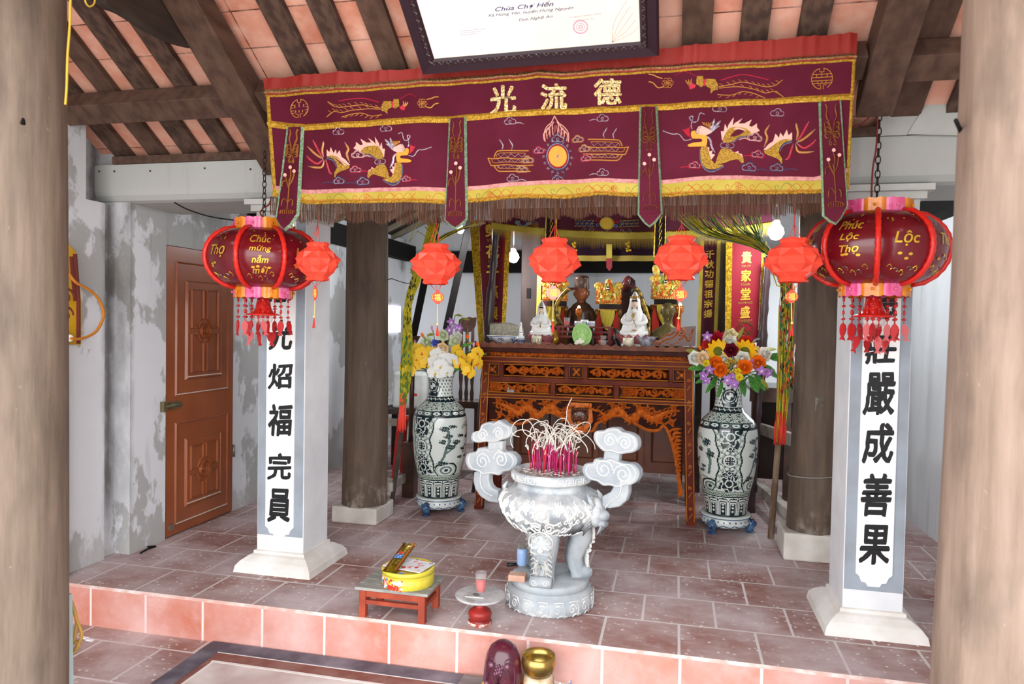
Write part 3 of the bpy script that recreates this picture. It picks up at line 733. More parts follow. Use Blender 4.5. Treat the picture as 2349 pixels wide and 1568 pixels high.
def phoenix(T0):
    b = MB(); T = lambda q: T0(z1(q)); sm = lambda pts, n=5: [T(q) for q in cr(pts, n)]
    b.fill([T(q) for q in [(1265,290),(1290,240),(1370,240),(1375,300),(1330,330),(1330,375),(1300,345),(1265,340)]], MV, .0015, 0)
    b.fill([T(q) for q in [(1375,245),(1395,240),(1395,310),(1375,300)]], MV, .002, 3)
    b.fill([T(q) for q in [(1395,215),(1450,215),(1455,290),(1410,320),(1395,300)]], MV, .0025, 0)
    b.fill([T(q) for q in [(1455,300),(1490,280),(1520,300),(1510,335),(1470,325)]], MV, .002, 3)
    for k in range(3): b.stroke(sm([(1480+k*18, 300), (1500+k*20, 270-k*4), (1495+k*26, 235+k*6)]), 2.4, MV, .001, .001, m=2, taper=True)
    tails = ([(1260,310),(1150,290),(1050,270),(930,290),(840,305),(760,290),(700,245)], [(1255,322),(1100,312),(950,332),(850,362),(770,350),(690,405)], [(1270,380),(1150,388),(1050,358),(950,372),(850,410)], [(1240,250),(1150,220),(1050,200),(930,215),(820,240)])
    for i, pl in enumerate(tails):
        q = sm(pl, 8); b.stroke(q, 1.8, MV, .001, .0008, m=2 if i < 3 else 3)
        if i < 3:
            for k in range(3, len(q)-4, 4):
                x, y = q[k]; s = 1 if i == 2 else -1
                d = 1 if T0((0, 0))[0] < 100 or True else -1
                b.stroke(cr([(x, y), (x-2, y+s*4), (x-7 if T is not None else x, y+s*6)], 3), 1.3, MV, .001, .0008, m=2)
    for a in range(6): b.stroke([T((1705+28*cos(a*1.05)+22*cos(t*.63), 265+26*sin(a*1.05)+22*sin(t*.63))) for t in range(10)], 1.4, MV, .001, .0008, m=2)
    b.stroke(sm([(1750,225),(1800,210),(1830,195),(1870,190)]), 2.4, MV, .001, .0008, m=2); b.stroke(sm([(1740,300),(1790,310),(1830,270),(1870,258)]), 2.4, MV, .001, .0008, m=2)
    b.stroke(sm([(1460,215),(1560,165),(1640,200)]), 1.2, MV, .001, .0008, m=3)
    return b
obj('phoenix_embroidery', phoenix(lambda q: q), DM, va)
obj('phoenix_embroidery', phoenix(mirP), DM, va)
def roundel(c, r):
    b = MB(); cx, cy = c; st = lambda p: b.stroke([(cx+x*r, cy+y*r - x*r*.06) for x, y in p], 1.7, MV, .001, .0008)
    st([(cos(t*pi/24+radians(100)), sin(t*pi/24+radians(100))) for t in range(0, 20)]); st([(cos(t*pi/24+radians(-82)), sin(t*pi/24+radians(-82))) for t in range(0, 20)])
    st([(cos(t*pi/24+radians(195)), sin(t*pi/24+radians(195))) for t in range(0, 9)]); st([(cos(t*pi/24+radians(285)), sin(t*pi/24+radians(285))) for t in range(0, 9)])
    for y in (-.42, -.12, .2, .45): st([(-.95, y), (.95, y)])
    for x in (-.5, 0, .5): st([(x, -.42), (x, -.12)]); st([(x*.8, .2), (x*.8, .45)])
    st([(-.2, -1), (-.2, -.65), (.2, -.65), (.2, -1)]); st([(0, -.65), (0, -.42)]); st([(-.4, .6), (-.12, .6), (-.12, 1)]); st([(.4, .6), (.12, .6), (.12, 1)])
    return b
obj('roundel_embroidery', roundel((687, 249), 21), M_gth, va)
obj('roundel_embroidery', roundel((1885, 181), 24), M_gth, va)
# sun between winged scrolls
b = MB(); st = lambda p, w=2.2, m=2, n=4, cl=False, tp=False: b.stroke([z2(q) for q in (cr(p, n, cl) if n else p)], w, MV, .0015, .001, m=m, closed=cl, taper=tp)
b.fill([z2((1195+98*cos(t*pi/20), 760+115*sin(t*pi/20))) for t in range(40)], MV, .002, 6)
for t in range(16): st([(1195, 760), (1195+94*cos(t*pi/8), 760+110*sin(t*pi/8))], 1.3, 5, 0)
for k, m in ((1.2, 5), (1.27, 4), (1.05, 3)): st([(1195+98*k*cos(t*pi/16), 760+117*k*sin(t*pi/16)) for t in range(32)], 2, m, 0, True)
for t in range(16): st(spiral(1195+150*cos(t*pi/8), 765+180*sin(t*pi/8), 16, 1.1, t, 1, 9), 1.5, 5, 0)
for s in (-1, 1):
    st([(1160+s*150-(0 if s > 0 else -50), 600), (1160+s*130+20, 500), (1160+s*90+10, 430), (1165+s*40, 390), (1160, 315)], 2.2, 1)
    for k in range(4): st([(1170+s*(120-k*32), 590-k*20), (1170+s*(130-k*32), 520-k*34), (1170+s*(95-k*26), 470-k*30), (1170+s*(110-k*24), 500-k*28)], 2, 1)
    for k in range(4): st([(1180+s*(15+k*26), 500+k*12), (1175+s*(8+k*22), 420+k*22)], 1, 1, 0)
clouds(b, (1195, 570), 75, 4, z2); clouds(b, (1195, 570), 60, 5, z2); clouds(b, (1200, 950), 70, 4, z2); clouds(b, (1195, 1010), 55, 5, z2)
for o_, sgn in (((430, 780), -1), ((1975, 650), 1)):
    ox, oy = o_; X = lambda d, y: (ox - sgn*d, oy + y + (0 if sgn > 0 else 0))
    st([X(0, 0), X(60, 10), X(200, 4), X(320, 14), X(480, 0)], 2.4, 2); st([X(0, 0), X(25, 55), X(50, 85), X(200, 80), X(330, 86), X(500, 78)], 2.4, 2)
    st([X(45, 20), X(70, 55), X(200, 50), X(420, 52)], 1.6, 2); st([X(70, -5), X(95, -60), X(140, -75), X(300, -76), X(450, -80)], 2.4, 2); st([X(95, -5), X(120, -45), X(250, -50), X(420, -52)], 1.6, 2)
    st([X(70, 88), X(110, 140), X(160, 152), X(320, 150), X(470, 148)], 2.4, 2); st([X(110, 95), X(140, 118), X(300, 120), X(420, 118)], 1.6, 2)
    for yy in (-25, 35, 105): st([X(110+k*38, yy + (20 if k % 2 else -16)) for k in range(9)], 1.5, 5, 0)
    for d in (160, 265): st([X(d, -85), X(d+12, -130), X(d-6, -165), X(d-30, -205)], 2.6, 5, 4, False, True)
    for k, m in ((0, 3 if sgn < 0 else 2), (1, 2), (2, 2 if sgn < 0 else 3)):
        c = X(500 - k*(60 if sgn < 0 else 15) + (0 if k else 60), -80 + k*105); clouds(b, (c[0], c[1]), 62, m, z2); clouds(b, (c[0], c[1]), 48, 5, z2)
for c, tl in (((680, 385), 1), ((1690, 345), -1), ((710, 1010), 1), ((1690, 940), -1)): clouds(b, c, 60, 5, z2, tl)
obj('sun_embroidery', b, DM, va)
# the four tongue pendants
def pendant(tl, tr, br, tip, bl):
    b = MB(); out = [tl, tr, br, ((br[0]*.45+tip[0]*.55), br[1]*.35+tip[1]*.65), tip, ((bl[0]*.45+tip[0]*.55), bl[1]*.35+tip[1]*.65), bl]
    n = 14; vs = []
    for i in range(n+1):
        t = i/n
        a = (tl[0]+(bl[0]-tl[0])*t, tl[1]+(bl[1]-tl[1])*t); c = (tr[0]+(br[0]-tr[0])*t, tr[1]+(br[1]-tr[1])*t)
        vs += [MV(a[0], a[1], .012+.004*t), MV((a[0]+c[0])/2, (a[1]+c[1])/2, .016+.006*t), MV(c[0], c[1], .012+.004*t)]
    b.add(vs, [f for i in range(n) for f in ((3*i, 3*i+3, 3*i+4, 3*i+1), (3*i+1, 3*i+4, 3*i+5, 3*i+2))], True)
    b.fill([bl, out[5], tip, out[3], br, ((bl[0]+br[0])/2, (bl[1]+br[1])/2)][::-1], lambda x, y, h: MV(x, y, .018))
    pe = obj('tongue_pendant', b, M_mar, va)
    b = MB(); b.stroke([tl] + [bl] + [out[5], tip, out[3], br] + [tr], 7, MV, .005, .016)
    obj('green_braid', b, M_grn, pe)
    # butterfly and plant
    b = MB()
    def L_(u, v):
        a = (tl[0]+(bl[0]-tl[0])*v, tl[1]+(bl[1]-tl[1])*v); c = (tr[0]+(br[0]-tr[0])*v, tr[1]+(br[1]-tr[1])*v)
        return ((a[0]+c[0])/2 + (c[0]-a[0])/2*u, (a[1]+c[1])/2)
    ss = lambda pts, w=1.7, m=0: b.stroke([L_(u, v) for u, v in cr(pts, 5)], w*1.25, MV, .0016, .025, m=m)
    for s in (-1, 1):
        ss([(s*.1, .28), (s*.25, .2), (s*.5, .14), (s*.4, .07), (s*.55, .03)])
        for k in range(3): ss([(0, .27+k*.015), (s*.4, .20+k*.04), (s*.7, .21+k*.05), (s*.5, .28+k*.03), (0, .28+k*.015)])
        ss([(s*.05, .32), (s*.25, .36), (s*.3, .4), (s*.1, .4), (s*.2, .37)])
    ss([(0, .92), (.02, .8), (0, .66), (-.05, .58)], 3.4, 0); ss([(-.05, .66), (.3, .6), (.5, .5)], 2.6); ss([(-.1, .66), (-.5, .55)], 2.2); ss([(0, .64), (.1, .55), (.02, .47)], 2.2)
    ss([(-.05, .68), (-.4, .6), (-.75, .62), (-.8, .67)]); ss([(0, .85), (-.3, .8), (-.55, .82), (-.6, .88)]); ss([(0, .85), (.3, .81), (.5, .83), (.5, .88)])
    for u, v in ((.03, .455), (.52, .5), (-.5, .54)): b.disc(L_(u, v), 4.2, MV, .027, 10, m=1)
    ss([(-.7, .96), (-.4, .925), (.4, .925), (.75, .95)], 2)
    for k in range(7): ss([(-.6+k*.2, .93), (-.62+k*.2, .97)], 1.4)
    obj('plant_embroidery', b, [M_gth, M_pth], pe)
pendant((662, 293), (697, 293), (686, 492), (656, 527), (639, 503))
pendant((1033, 273), (1068, 271), (1072, 503), (1048, 523), (1024, 505))
pendant((1470, 247), (1505, 245), (1517, 488), (1490, 518), (1466, 492))
pendant((1880, 237), (1925, 233), (1940, 474), (1914, 514), (1888, 496))

# ================================================================== FRAMED CERTIFICATE leaning out under the rafters
fa_ = atan2(.20, .29); fd = Vector((0, -cos(fa_), sin(fa_)))     # direction up along the frame
fn_ = Vector((0, -sin(fa_), -cos(fa_)))                           # faces down to the front
c0 = P(970, 170, -.125); c1 = P(1512, 127, -.125)
fx0, fx1, fz = c0.x, c1.x, (c0.z+c1.z)/2
dzx = (c1.z-c0.z)/(fx1-fx0)
def MF(u, v, h):
    q = Vector((u, -.125, c0.z + (u-fx0)*dzx)) + fd*v + fn_*h; return (q.x, q.y, q.z)
Hh = .80
fr = thing('framed_certificate', 'large framed certificate in a dark carved frame hung above the valance', 'picture', MF((fx0+fx1)/2, 0, 0))
b = MB()
def fbar(i0, i1, h, m=0):
    a = [(fx0+i0, i0), (fx1-i0, i0), (fx1-i0, Hh-i0), (fx0+i0, Hh-i0)]; c = [(fx0+i1, i1), (fx1-i1, i1), (fx1-i1, Hh-i1), (fx0+i1, Hh-i1)]
    vs = [MF(u, v, h[0]) for u, v in a] + [MF(u, v, h[1]) for u, v in c]
    b.add(vs, [(i, (i+1) % 4, 4+(i+1) % 4, 4+i) for i in range(4)], False, m)
fbar(0, 0, (-.03, .0)); fbar(0, .008, (.0, .014)); fbar(.008, .045, (.014, .008)); fbar(.045, .05, (.008, .016)); fbar(.05, .066, (.016, .014)); fbar(.066, .075, (.014, .004))
b.add([MF(u, v, -.03) for u, v in ((fx0, 0), (fx1, 0), (fx1, Hh), (fx0, Hh))], [(0, 1, 2, 3)])
obj('frame', b, mat('black_plum_lacquer', '#2c1a24', .4, coat=.15), fr)
b = MB()
for i in range(26):
    u = fx0+.07+i*(fx1-fx0-.14)/25; b.stroke([(u-.012+.024*k/8, .058+.006*sin(k*.9+i)) for k in range(9)], .006, MF, .004, .015)
for i in range(18):
    v = .07+i*(Hh-.14)/17
    for u in (fx0+.058, fx1-.058): b.stroke([(u+.006*sin(k*.9+i), v-.012+.024*k/8) for k in range(9)], .006, MF, .004, .015)
obj('silver_ornament', b, mat('tarnished_silver', '#b5ad98', .35, .8), fr)
b = MB(); b.add([MF(u, v, .002) for u, v in ((fx0+.07, .07), (fx1-.07, .07), (fx1-.07, Hh-.07), (fx0+.07, Hh-.07))], [(0, 1, 2, 3)])
pp_ = obj('certificate_paper', b, mat('glazed_paper', '#f4f2ee', .25, coat=.6, col2='#efe9df', nscale=3), fr)
# the lettering is placed on the sheet by its position on the photographed sheet
def onF(px, py):
    d = ray(px, py); o = Vector(MF(fx0, 0, .002)); nrm = (Vector(MF(fx1, 0, .002))-o).cross(fd).normalized()
    k = (o-CAM).dot(nrm)/d.dot(nrm); q = CAM + d*k - o
    v = q.dot(fd); return (fx0 + q.x, v)
def ftext(s, x0, y0, x1, y1, hgt, m, bold=0, shear=.35):
    a = onF(x0, y0); c = onF(x1, y1); u = Vector((c[0]-a[0], c[1]-a[1])); L_ = u.length; u.normalize(); w = Vector((-u.y, u.x))
    def Mt(p, q, h):
        k = Vector(a) + u*(p) + w*q; return MF(k.x, k.y, .003+h)
    b.text(s, (L_/2, 0), 1, Mt, .0, bold=bold, shear=shear, m=m, fit=(L_, hgt))
b = MB()
hv = lambda p: abs(onF(1200, 30)[1]-onF(1200, 30+p)[1])
ftext('Chùa Chợ Hến', 1136, 23, 1270, 11, hv(15), 0, .012)
ftext('Xã Hưng Yên, huyện Hưng Nguyên', 1118, 38, 1316, 21, hv(9), 0)
ftext('Tỉnh Nghệ An', 1190, 49, 1268, 40, hv(9), 0)
ftext('ỦY BAN NHÂN DÂN', 1305, 43, 1378, 34, hv(4), 1, 0, 0); ftext('TỈNH NGHỆ AN', 1316, 50, 1362, 46, hv(4), 1, 0, 0)
for k in range(3): ftext('— —— — —— ——', 1056, 72+k*5, 1114-k*10, 67+k*5, hv(1), 1, 0, 0)
obj('lettering', b, [mat('navy_print', '#4a4f78', .6), mat('grey_print', '#9a96a4', .6)], fr)
b = MB(); c = onF(1332, 65)
for r in (.030, .027, .017): b.stroke([(c[0]+r*cos(t*pi/16), c[1]+r*sin(t*pi/16)) for t in range(32)], .0025, MF, .0003, .0032, closed=True)
for t in range(5): b.stroke([(c[0]+.012*cos(t*1.257), c[1]+.012*sin(t*1.257)), (c[0]-.01*cos(t*1.257+1), c[1]-.01*sin(t*1.257+1))], .002, MF, .0003, .0032)
obj('red_seal', b, mat('seal_ink', '#c0549a', .6), fr)
b = MB()
for k in range(5):
    a = onF(1404, 101); e = onF(1440+k*6, 2+k*16); mid = ((a[0]+e[0])/2-.02+.01*k, (a[1]+e[1])/2); b.stroke(cr([a, mid, e], 6), .0022, MF, .0003, .0035)
obj('crack_stain', b, mat('brown_stain', '#c2a98a', .7), fr)
b = MB(); b.stroke([(fx0+.069, .072), (fx1-.069, .072)], .008, MF, .001, .003); b.stroke([(fx0+.072, .07), (fx0+.072, Hh-.07)], .006, MF, .001, .003); b.stroke([(fx1-.072, .07), (fx1-.072, Hh-.07)], .008, MF, .001, .003)
obj('yellowed_edge', b, mat('yellowed_paper', '#cdbb84', .7), fr)
# ================================================================== BIG RED LANTERNS
M_lred = mat('lantern_red_film', '#5c0a14', .22, coat=.4, col2='#6e0e1a', nscale=3)
M_ldust = mat('lantern_rib_plastic', '#cf2318', .35, coat=.3, bump=.4, bscale=90)
M_lpink = mat('pink_plastic', '#d5477f', .3, coat=.4, col2='#e06c98', nscale=20)
M_lor = mat('amber_plastic', '#e38a1c', .3, coat=.4, col2='#d2740f', nscale=25)
M_lgold = mat('gold_foil', '#e2b53c', .3, .6)
M_tas = mat('red_tassel_plastic', '#b01a1e', .35, coat=.3)
M_bulbglass = mat('clear_glass', '#e9d9cf', .05, alpha=.3)
M_chain = mat('dark_chain', '#3a312b', .5, .5)
def big_lantern(cx, cy, zc, R_, hh, rot, texts, label, ztop):
    t = thing('festival_lantern', label, 'lantern', (cx, cy, zc-hh), 'large red festival lanterns')
    def prof(t_): # t from -1..1
        return R_*(.46 + .54*max(1-abs(t_)**2.05, 0)**.56)
    def ML(th, z, h):
        r = prof(max(-1, min(1, (z-zc)/hh))) - .004 + h
        k = 8*th/(2*pi); fr_ = (k - math.floor(k) - .5)*2
        r *= 1 - .035*(1-fr_*fr_)*0 
        return (cx + r*sin(th+rot), cy - r*cos(th+rot), z)
    b = MB(); n = 64
    rings = [[Vector(ML(2*pi*j/n, zc+hh*(-1+2*i/20), 0)) for j in range(n)] for i in range(21)]
    b.loft(rings, cap=False); body = obj('film_panels', b, M_lred, t)
    for k in range(8):
        b = MB(); th = 2*pi*(k+.5)/8
        b.tube([ML(th, zc+hh*(-1+2*i/22), .006) for i in range(23)], [.011+.0025*(i % 2) for i in range(23)], 8)
        obj('rib', b, M_ldust, t)
    rc = prof(1)*1.0
    for z0, s in ((zc+hh-.006, 1), (zc-hh+.006, -1)):
        for k in range(10):
            b = MB(); a0, a1 = 2*pi*k/10+rot, 2*pi*(k+1)/10+rot; vs = []
            for i in range(9):
                a = a0+(a1-a0)*i/8; bulge = .008*abs(sin(pi*i/2.667)); e = .052+.006*abs(sin(pi*i/4))
                for z in (z0, z0+s*e*.5, z0+s*e): vs.append((cx+(rc+.006+bulge)*sin(a), cy-(rc+.006+bulge)*cos(a), z))
            b.add(vs, [(3*i+j, 3*i+3+j, 3*i+4+j, 3*i+1+j) for i in range(8) for j in range(2)], True)
            a = (a0+a1)/2; b.ball((cx+(rc+.018)*sin(a), cy-(rc+.018)*cos(a), z0+s*.026), .007, 8, 5)
            obj('collar_plate', b, M_lpink if k % 2 else M_lor, t)
        b = MB(); b.lathe([(rc-.01, 0), (rc+.005, 0), (rc+.005, .006), (rc-.01, .006)], (cx, cy, z0), 40, cap=False); obj('collar_ring', b, M_ldust, t)
    b = MB(); b.lathe([(.001, 0), (rc, 0)], (cx, cy, zc+hh+.002), 32); b.lathe([(.001, 0), (rc, 0)], (cx, cy, zc-hh-.002), 32); obj('end_disc', b, M_ldust, t)
    # lettering on the eight panels
    b = MB()
    for k, tx in texts.items():
        th = 2*pi*k/8; lines = tx if isinstance(tx, list) else [tx]
        for i, s in enumerate(lines):
            zz = zc + (hh*.12 if len(lines) == 1 else hh*(.52-.33*i))
            w = min(.13, .034*len(s)) if len(lines) == 1 else min(.12, .026*len(s))
            hgt = .062 if len(lines) == 1 else .036
            b.text(s, (0, zz), 1, lambda u, v, h, th=th: ML(th + u/R_, v, .003+h), .001, bold=.012, shear=.25, fit=(w, hgt))
    for k in range(8):
        th = 2*pi*k/8
        for i in range(5):
            u = (-.06+.03*i)/R_; zz = zc - hh*.66 + .012*sin(i*2+k)
            b.stroke(cr([(th+u-.012/R_, zz), (th+u, zz+.010-.006*(i % 2)), (th+u+.014/R_, zz-.004), (th+u+.006/R_, zz-.010)], 3), .004, lambda a, z, h: ML(a, z, .002+h), .0015, m=i % 2)
        for i in range(9):
            u = random.uniform(-.075, .075)/R_; zz = zc + hh*random.uniform(.5, .8)
            b.add([ML(th+u+.005/R_*cos(q*1.57), zz+.004*sin(q*1.57), .0025) for q in range(4)], [(0, 1, 2, 3)], m=i % 2)
        for i in range(3):
            u = random.uniform(-.06, .06)/R_; zz = zc - hh*random.uniform(.25, .4)
            b.add([ML(th+u+.010/R_*cos(q*1.05), zz+.006*sin(q*1.05), .0025) for q in range(6)], [tuple(range(6))], m=0)
    obj('gold_lettering', b, [M_lgold, mat('iridescent_foil', '#7f7a6a', .25, .8)], t)
    # lamp holder with clear bulb below
    zb = zc-hh-.05
    b = MB(); b.lathe([(.03, 0), (.04, -.05), (.052, -.075), (.085, -.082), (.085, -.088), (.04, -.09)], (cx, cy, zb), 28); obj('lamp_cup', b, M_ldust, t)
    b = MB(); b.ball((cx, cy, zb-.105), (.05, .05, .034), 20, 10); obj('bulb', b, M_bulbglass, t)
    for k in range(16):
        b = MB(); a = 2*pi*k/16 + .15; r = rc*.92; x, y = cx+r*cos(a), cy+r*sin(a); z = zc-hh-.05; L_ = .115 if k % 4 else .17
        if k % 2 == 0: x, y = cx+r*.5*cos(a), cy+r*.5*sin(a)
        b.tube([(x, y, z), (x, y, z-L_-.02)], .0016, 4)
        nn = 4
        for i in range(nn): b.ball((x, y, z-.012-i*L_/nn), (.010 if i % 2 else .006, .010 if i % 2 else .006, .006 if i % 2 else .011), 8, 5)
        zz = z-L_; tilt = random.uniform(-.3, .3)
        fish = [(0, 0), (.012, -.012), (.016, -.03), (.010, -.052), (.004, -.062), (.014, -.080), (.004, -.076), (0, -.072), (-.006, -.077), (-.013, -.076), (-.005, -.062), (-.012, -.048), (-.014, -.026), (-.010, -.010)]
        ca, sa = cos(tilt), sin(tilt); an = random.uniform(-.8, .8)
        b.prism([(p*ca-q*sa, p*sa+q*ca) for p, q in fish], -.004, .004, M=lambda u, v, w, an=an, x=x, y=y, zz=zz: (x+u*cos(an)-v*sin(an), y+u*sin(an)+v*cos(an), zz+w))
        obj('bead_tassel', b, M_tas, t)
    b = MB(); z = zc+hh+.0; i = 0
    while z < ztop:
        a = 0 if i % 2 else pi/2; ring = [(cx+.010*cos(q*pi/5)*cos(a), cy+.010*cos(q*pi/5)*sin(a), z+.018+.02*sin(q*pi/5)) for q in range(10)]
        b.tube(ring, .0028, 5, closed=True); z += .031; i += 1
    obj('chain', b, M_chain, t)
    return t
lc = P(605, 600, .17); rcn = P(2008, 566, .25)
def zz_(px, a, c, Y): return P(px, a, Y).z, P(px, c, Y).z
za_, zb_ = zz_(605, 527, 662, .17)
big_lantern(lc.x, .17, (za_+zb_)/2, .292, (za_-zb_)/2, .50, {0: ['Chúc', 'mừng', 'năm', 'mới'], 1: 'Lộc', 7: 'Thọ', 6: ['Phúc', 'Lộc', 'Thọ'], 2: ['Vạn', 'sự', 'như', 'ý'], 5: 'Lộc', 3: 'Thọ'}, 'large dark-red festival lantern hanging in front of the white pillar near the brown door', 2.30)
za_, zb_ = zz_(2003, 490, 655, .25)
big_lantern(rcn.x, .25, (za_+zb_)/2, .283, (za_-zb_)/2, -.60, {0: ['Phúc', 'Lộc', 'Thọ'], 1: 'Lộc', 2: 'Thọ', 7: ['Vạn', 'sự', 'như', 'ý'], 6: 'Lộc'}, 'large dark-red festival lantern hanging beside the right foreground column', 2.36)
b = MB(); q = [P(x, y, .2) for x, y in ((2013, 268), (2012, 300), (2010, 340), (2003, 380), (2000, 420), (1999, 462))]; b.tube(cr(q, 5), .004, 6)
b.tube(cr([P(x, y, .2) for x, y in ((1995, 268), (1978, 283), (1958, 292))], 5), .004, 6)
tag(obj('electric_wire', b, mat('red_wire', '#6d2420', .5)), 'thin red electric cord running up the chain of the right lantern', 'wire')
b = MB(); b.tube(cr([P(x, y, .3) for x, y in ((603, 497), (597, 488), (605, 476), (616, 470), (622, 455))], 5), .004, 6)
tag(obj('electric_wire', b, mat('red_wire2', '#7d1f1b', .5)), 'short twisted red wire at the chain of the left lantern', 'wire')
# ================================================================== SMALL FOLDED PAPER LANTERNS
M_pap = mat('red_waxed_paper', '#ee4a36', .4, coat=.2)
M_tag = mat('red_tag', '#e5432e', .5)
M_tagp = mat('pale_red_tag', '#ec7b70', .4, coat=.4)
def paper_lantern(px, py, w, hpx, Y, tagc, rot, label, squash=1., ytop=500, tail=None):
    c = P(px, py, Y); sc = (CAM-c).dot(-(ROT @ Vector((0, 0, -1)))) / FPX
    R_ = w/2*sc; hh = hpx/2*sc*1.04
    t = thing('paper_lantern', label, 'lantern', (c.x, Y, c.z-hh), 'folded red paper lanterns')
    prof_ = [(.46, 1.0), (.52, .93), (.45, .78), (.80, .50), (1.0, .12), (.98, -.22), (.74, -.56), (.46, -.80), (.52, -.93), (.46, -1.0)]
    b = MB(); n = 7; rings = []
    for i, (r, z) in enumerate(prof_):
        ring = []
        for j in range(2*n):
            a = 2*pi*j/(2*n) + rot + (pi/(2*n))*0; out = ((j + (i if 3 <= i <= 6 else 0)) % 2 == 0)
            dpt = .88 if 2 < i < 7 else .95
            rr = r*R_*(1.03 if out else dpt) * (1 + .02*sin(3*j+i*2+px))
            ring.append(Vector((c.x + rr*cos(a)*1., Y + rr*sin(a)*squash, c.z + z*hh*(1+.02*sin(j*2.1+i)))))
        rings.append(ring)
    # triangulated honeycomb folds
    vs = [v for r in rings for v in r]; m_ = 2*n; fs = []
    for i in range(len(rings)-1):
        for j in range(m_):
            a, b2, c2, d2 = i*m_+j, i*m_+(j+1) % m_, (i+1)*m_+(j+1) % m_, (i+1)*m_+j
            if (i+j) % 2: fs += [(a, b2, c2), (a, c2, d2)]
            else: fs += [(a, b2, d2), (b2, c2, d2)]
    b.add(vs, fs); obj('paper_body', b, M_pap, t)
    b = MB(); 
    for dx in (-.2, 0, .2): b.tube([(c.x+dx*R_, Y-.2*R_, c.z+hh*.98), (c.x, Y, P(px, ytop+14, Y).z)], .0018, 4)
    b.tube([(c.x, Y, P(px, ytop+14, Y).z-.005), (c.x, Y, 2.51)], .002, 4)
    obj('hanging_string', b, mat('red_string', '#d23a34', .6), t)
    tx, ty, tw, th_ = tagc[:4]; tc = P(tx, ty, Y); rw = tw/2*sc; rh = th_/2*sc; ang = tagc[5] if len(tagc) > 5 else 0
    b = MB()
    out = [(-.35, 1.05), (.35, 1.05), (.35, .85)] + [(cos(radians(60-120*k/8)), .85*sin(radians(60-120*k/8))) for k in range(9)] + [(.35, -.85), (.35, -1.05), (-.35, -1.05), (-.35, -.85)] + [(-cos(radians(-60+120*k/8)), .85*sin(radians(-60+120*k/8))) for k in range(9)] + [(-.35, .85)]
    MTg = lambda u, v, z: (tc.x + u*cos(ang), Y + u*sin(ang) + v, tc.z + z)
    b.prism([(x*rw, z*rh) for x, z in out], -.0025, .0025, M=MTg)
    tg = obj('tag', b, tagc[4] if len(tagc) > 4 and tagc[4] else M_tag, t)
    b = MB(); Ms = lambda u, z, h: MTg(u, -.0026-h, z)
    b.text('福', (0, 0), 1, Ms, .0008, bold=.025, fit=(rw*1.0, rh*1.15))
    for s in (-1, 1): b.stroke([(s*rw*.8*cos(k*.2-.6), rh*.72*sin(k*.2-.6)) for k in range(7)], rw*.09, Ms, .0006)
    obj('gold_character', b, mat('yellow_print', '#f0bb4c', .5), tg)
    b = MB()
    for dx in (-.25, 0, .25): b.tube([(c.x+dx*R_, Y, c.z-hh), (tc.x, Y, tc.z+rh*.9)], .0014, 4)
    bx, by = tail; e = P(bx, by, Y)
    b.tube([(tc.x, Y, tc.z-rh), ((tc.x+e.x)/2, Y, (tc.z+e.z)/2), (e.x, Y, e.z+.05)], .0022, 5, m=1)
    b.ball((e.x, Y, e.z+.055), .006, 8, 5, m=1)
    for k in range(5): b.tube([(e.x, Y, e.z+.05), (e.x+.004*cos(k*1.25), Y+.004*sin(k*1.25), e.z+.02), (e.x+.006*cos(k*1.25), Y+.006*sin(k*1.25), e.z)], .0022, 4)
    obj('tassel', b, [mat('red_tassel_thread', '#dd3d36', .6), mat('yellow_cord', '#e3c97e', .6)], t)
YL = .03
paper_lantern(728, 600, 105, 84, .04, (723, 672, 12, 32, None), .3, 'folded red paper lantern overlapping the big lantern by the brown door', .8, tail=(720, 752))
paper_lantern(1000, 606, 115, 88, YL, (1004, 682, 30, 28, None), .1, 'folded red paper lantern with a square-lettered tag above the yellow orchid vase', tail=(1003, 770))
paper_lantern(1272, 597, 121, 96, YL, (1269, 671, 34, 30, M_tagp), .5, 'folded red paper lantern with a pale pink tag above the small white statue', tail=(1268, 762))
paper_lantern(1562, 592, 124, 96, YL, (1560, 675, 34, 30, None), .2, 'folded red paper lantern in front of the gold crown above the bronze bust', tail=(1556, 758))
paper_lantern(1820, 597, 130, 96, YL, (1816, 680, 28, 28, None, -.3), .0, 'folded red paper lantern touching the big lantern at the dark right column', tail=(1816, 770))
# ================================================================== ALTAR TABLE
YA = 2.13
zA = lambda py: P(1346, py, YA).z
M_lac = mat('dark_red_lacquer', '#571f14', .5, col2='#6b2c1a', nscale=7, spec=.12)
M_lacd = mat('deep_brown_lacquer', '#36150f', .55, col2='#47201a', nscale=8, spec=.12)
M_carv = mat('gilded_orange_carving', '#cf6c22', .5, .0, col2='#a2501d', nscale=38, lo=.4, hi=.7)
M_line = mat('worn_gold_line', '#b87228', .5)
AX0, AX1 = -1.165, .445
al = thing('altar_table', 'carved and gilded dark red altar table between the two tall vases', 'altar', ((AX0+AX1)/2, YA+.3, 0))
DEP = .62
zt = zA(789)
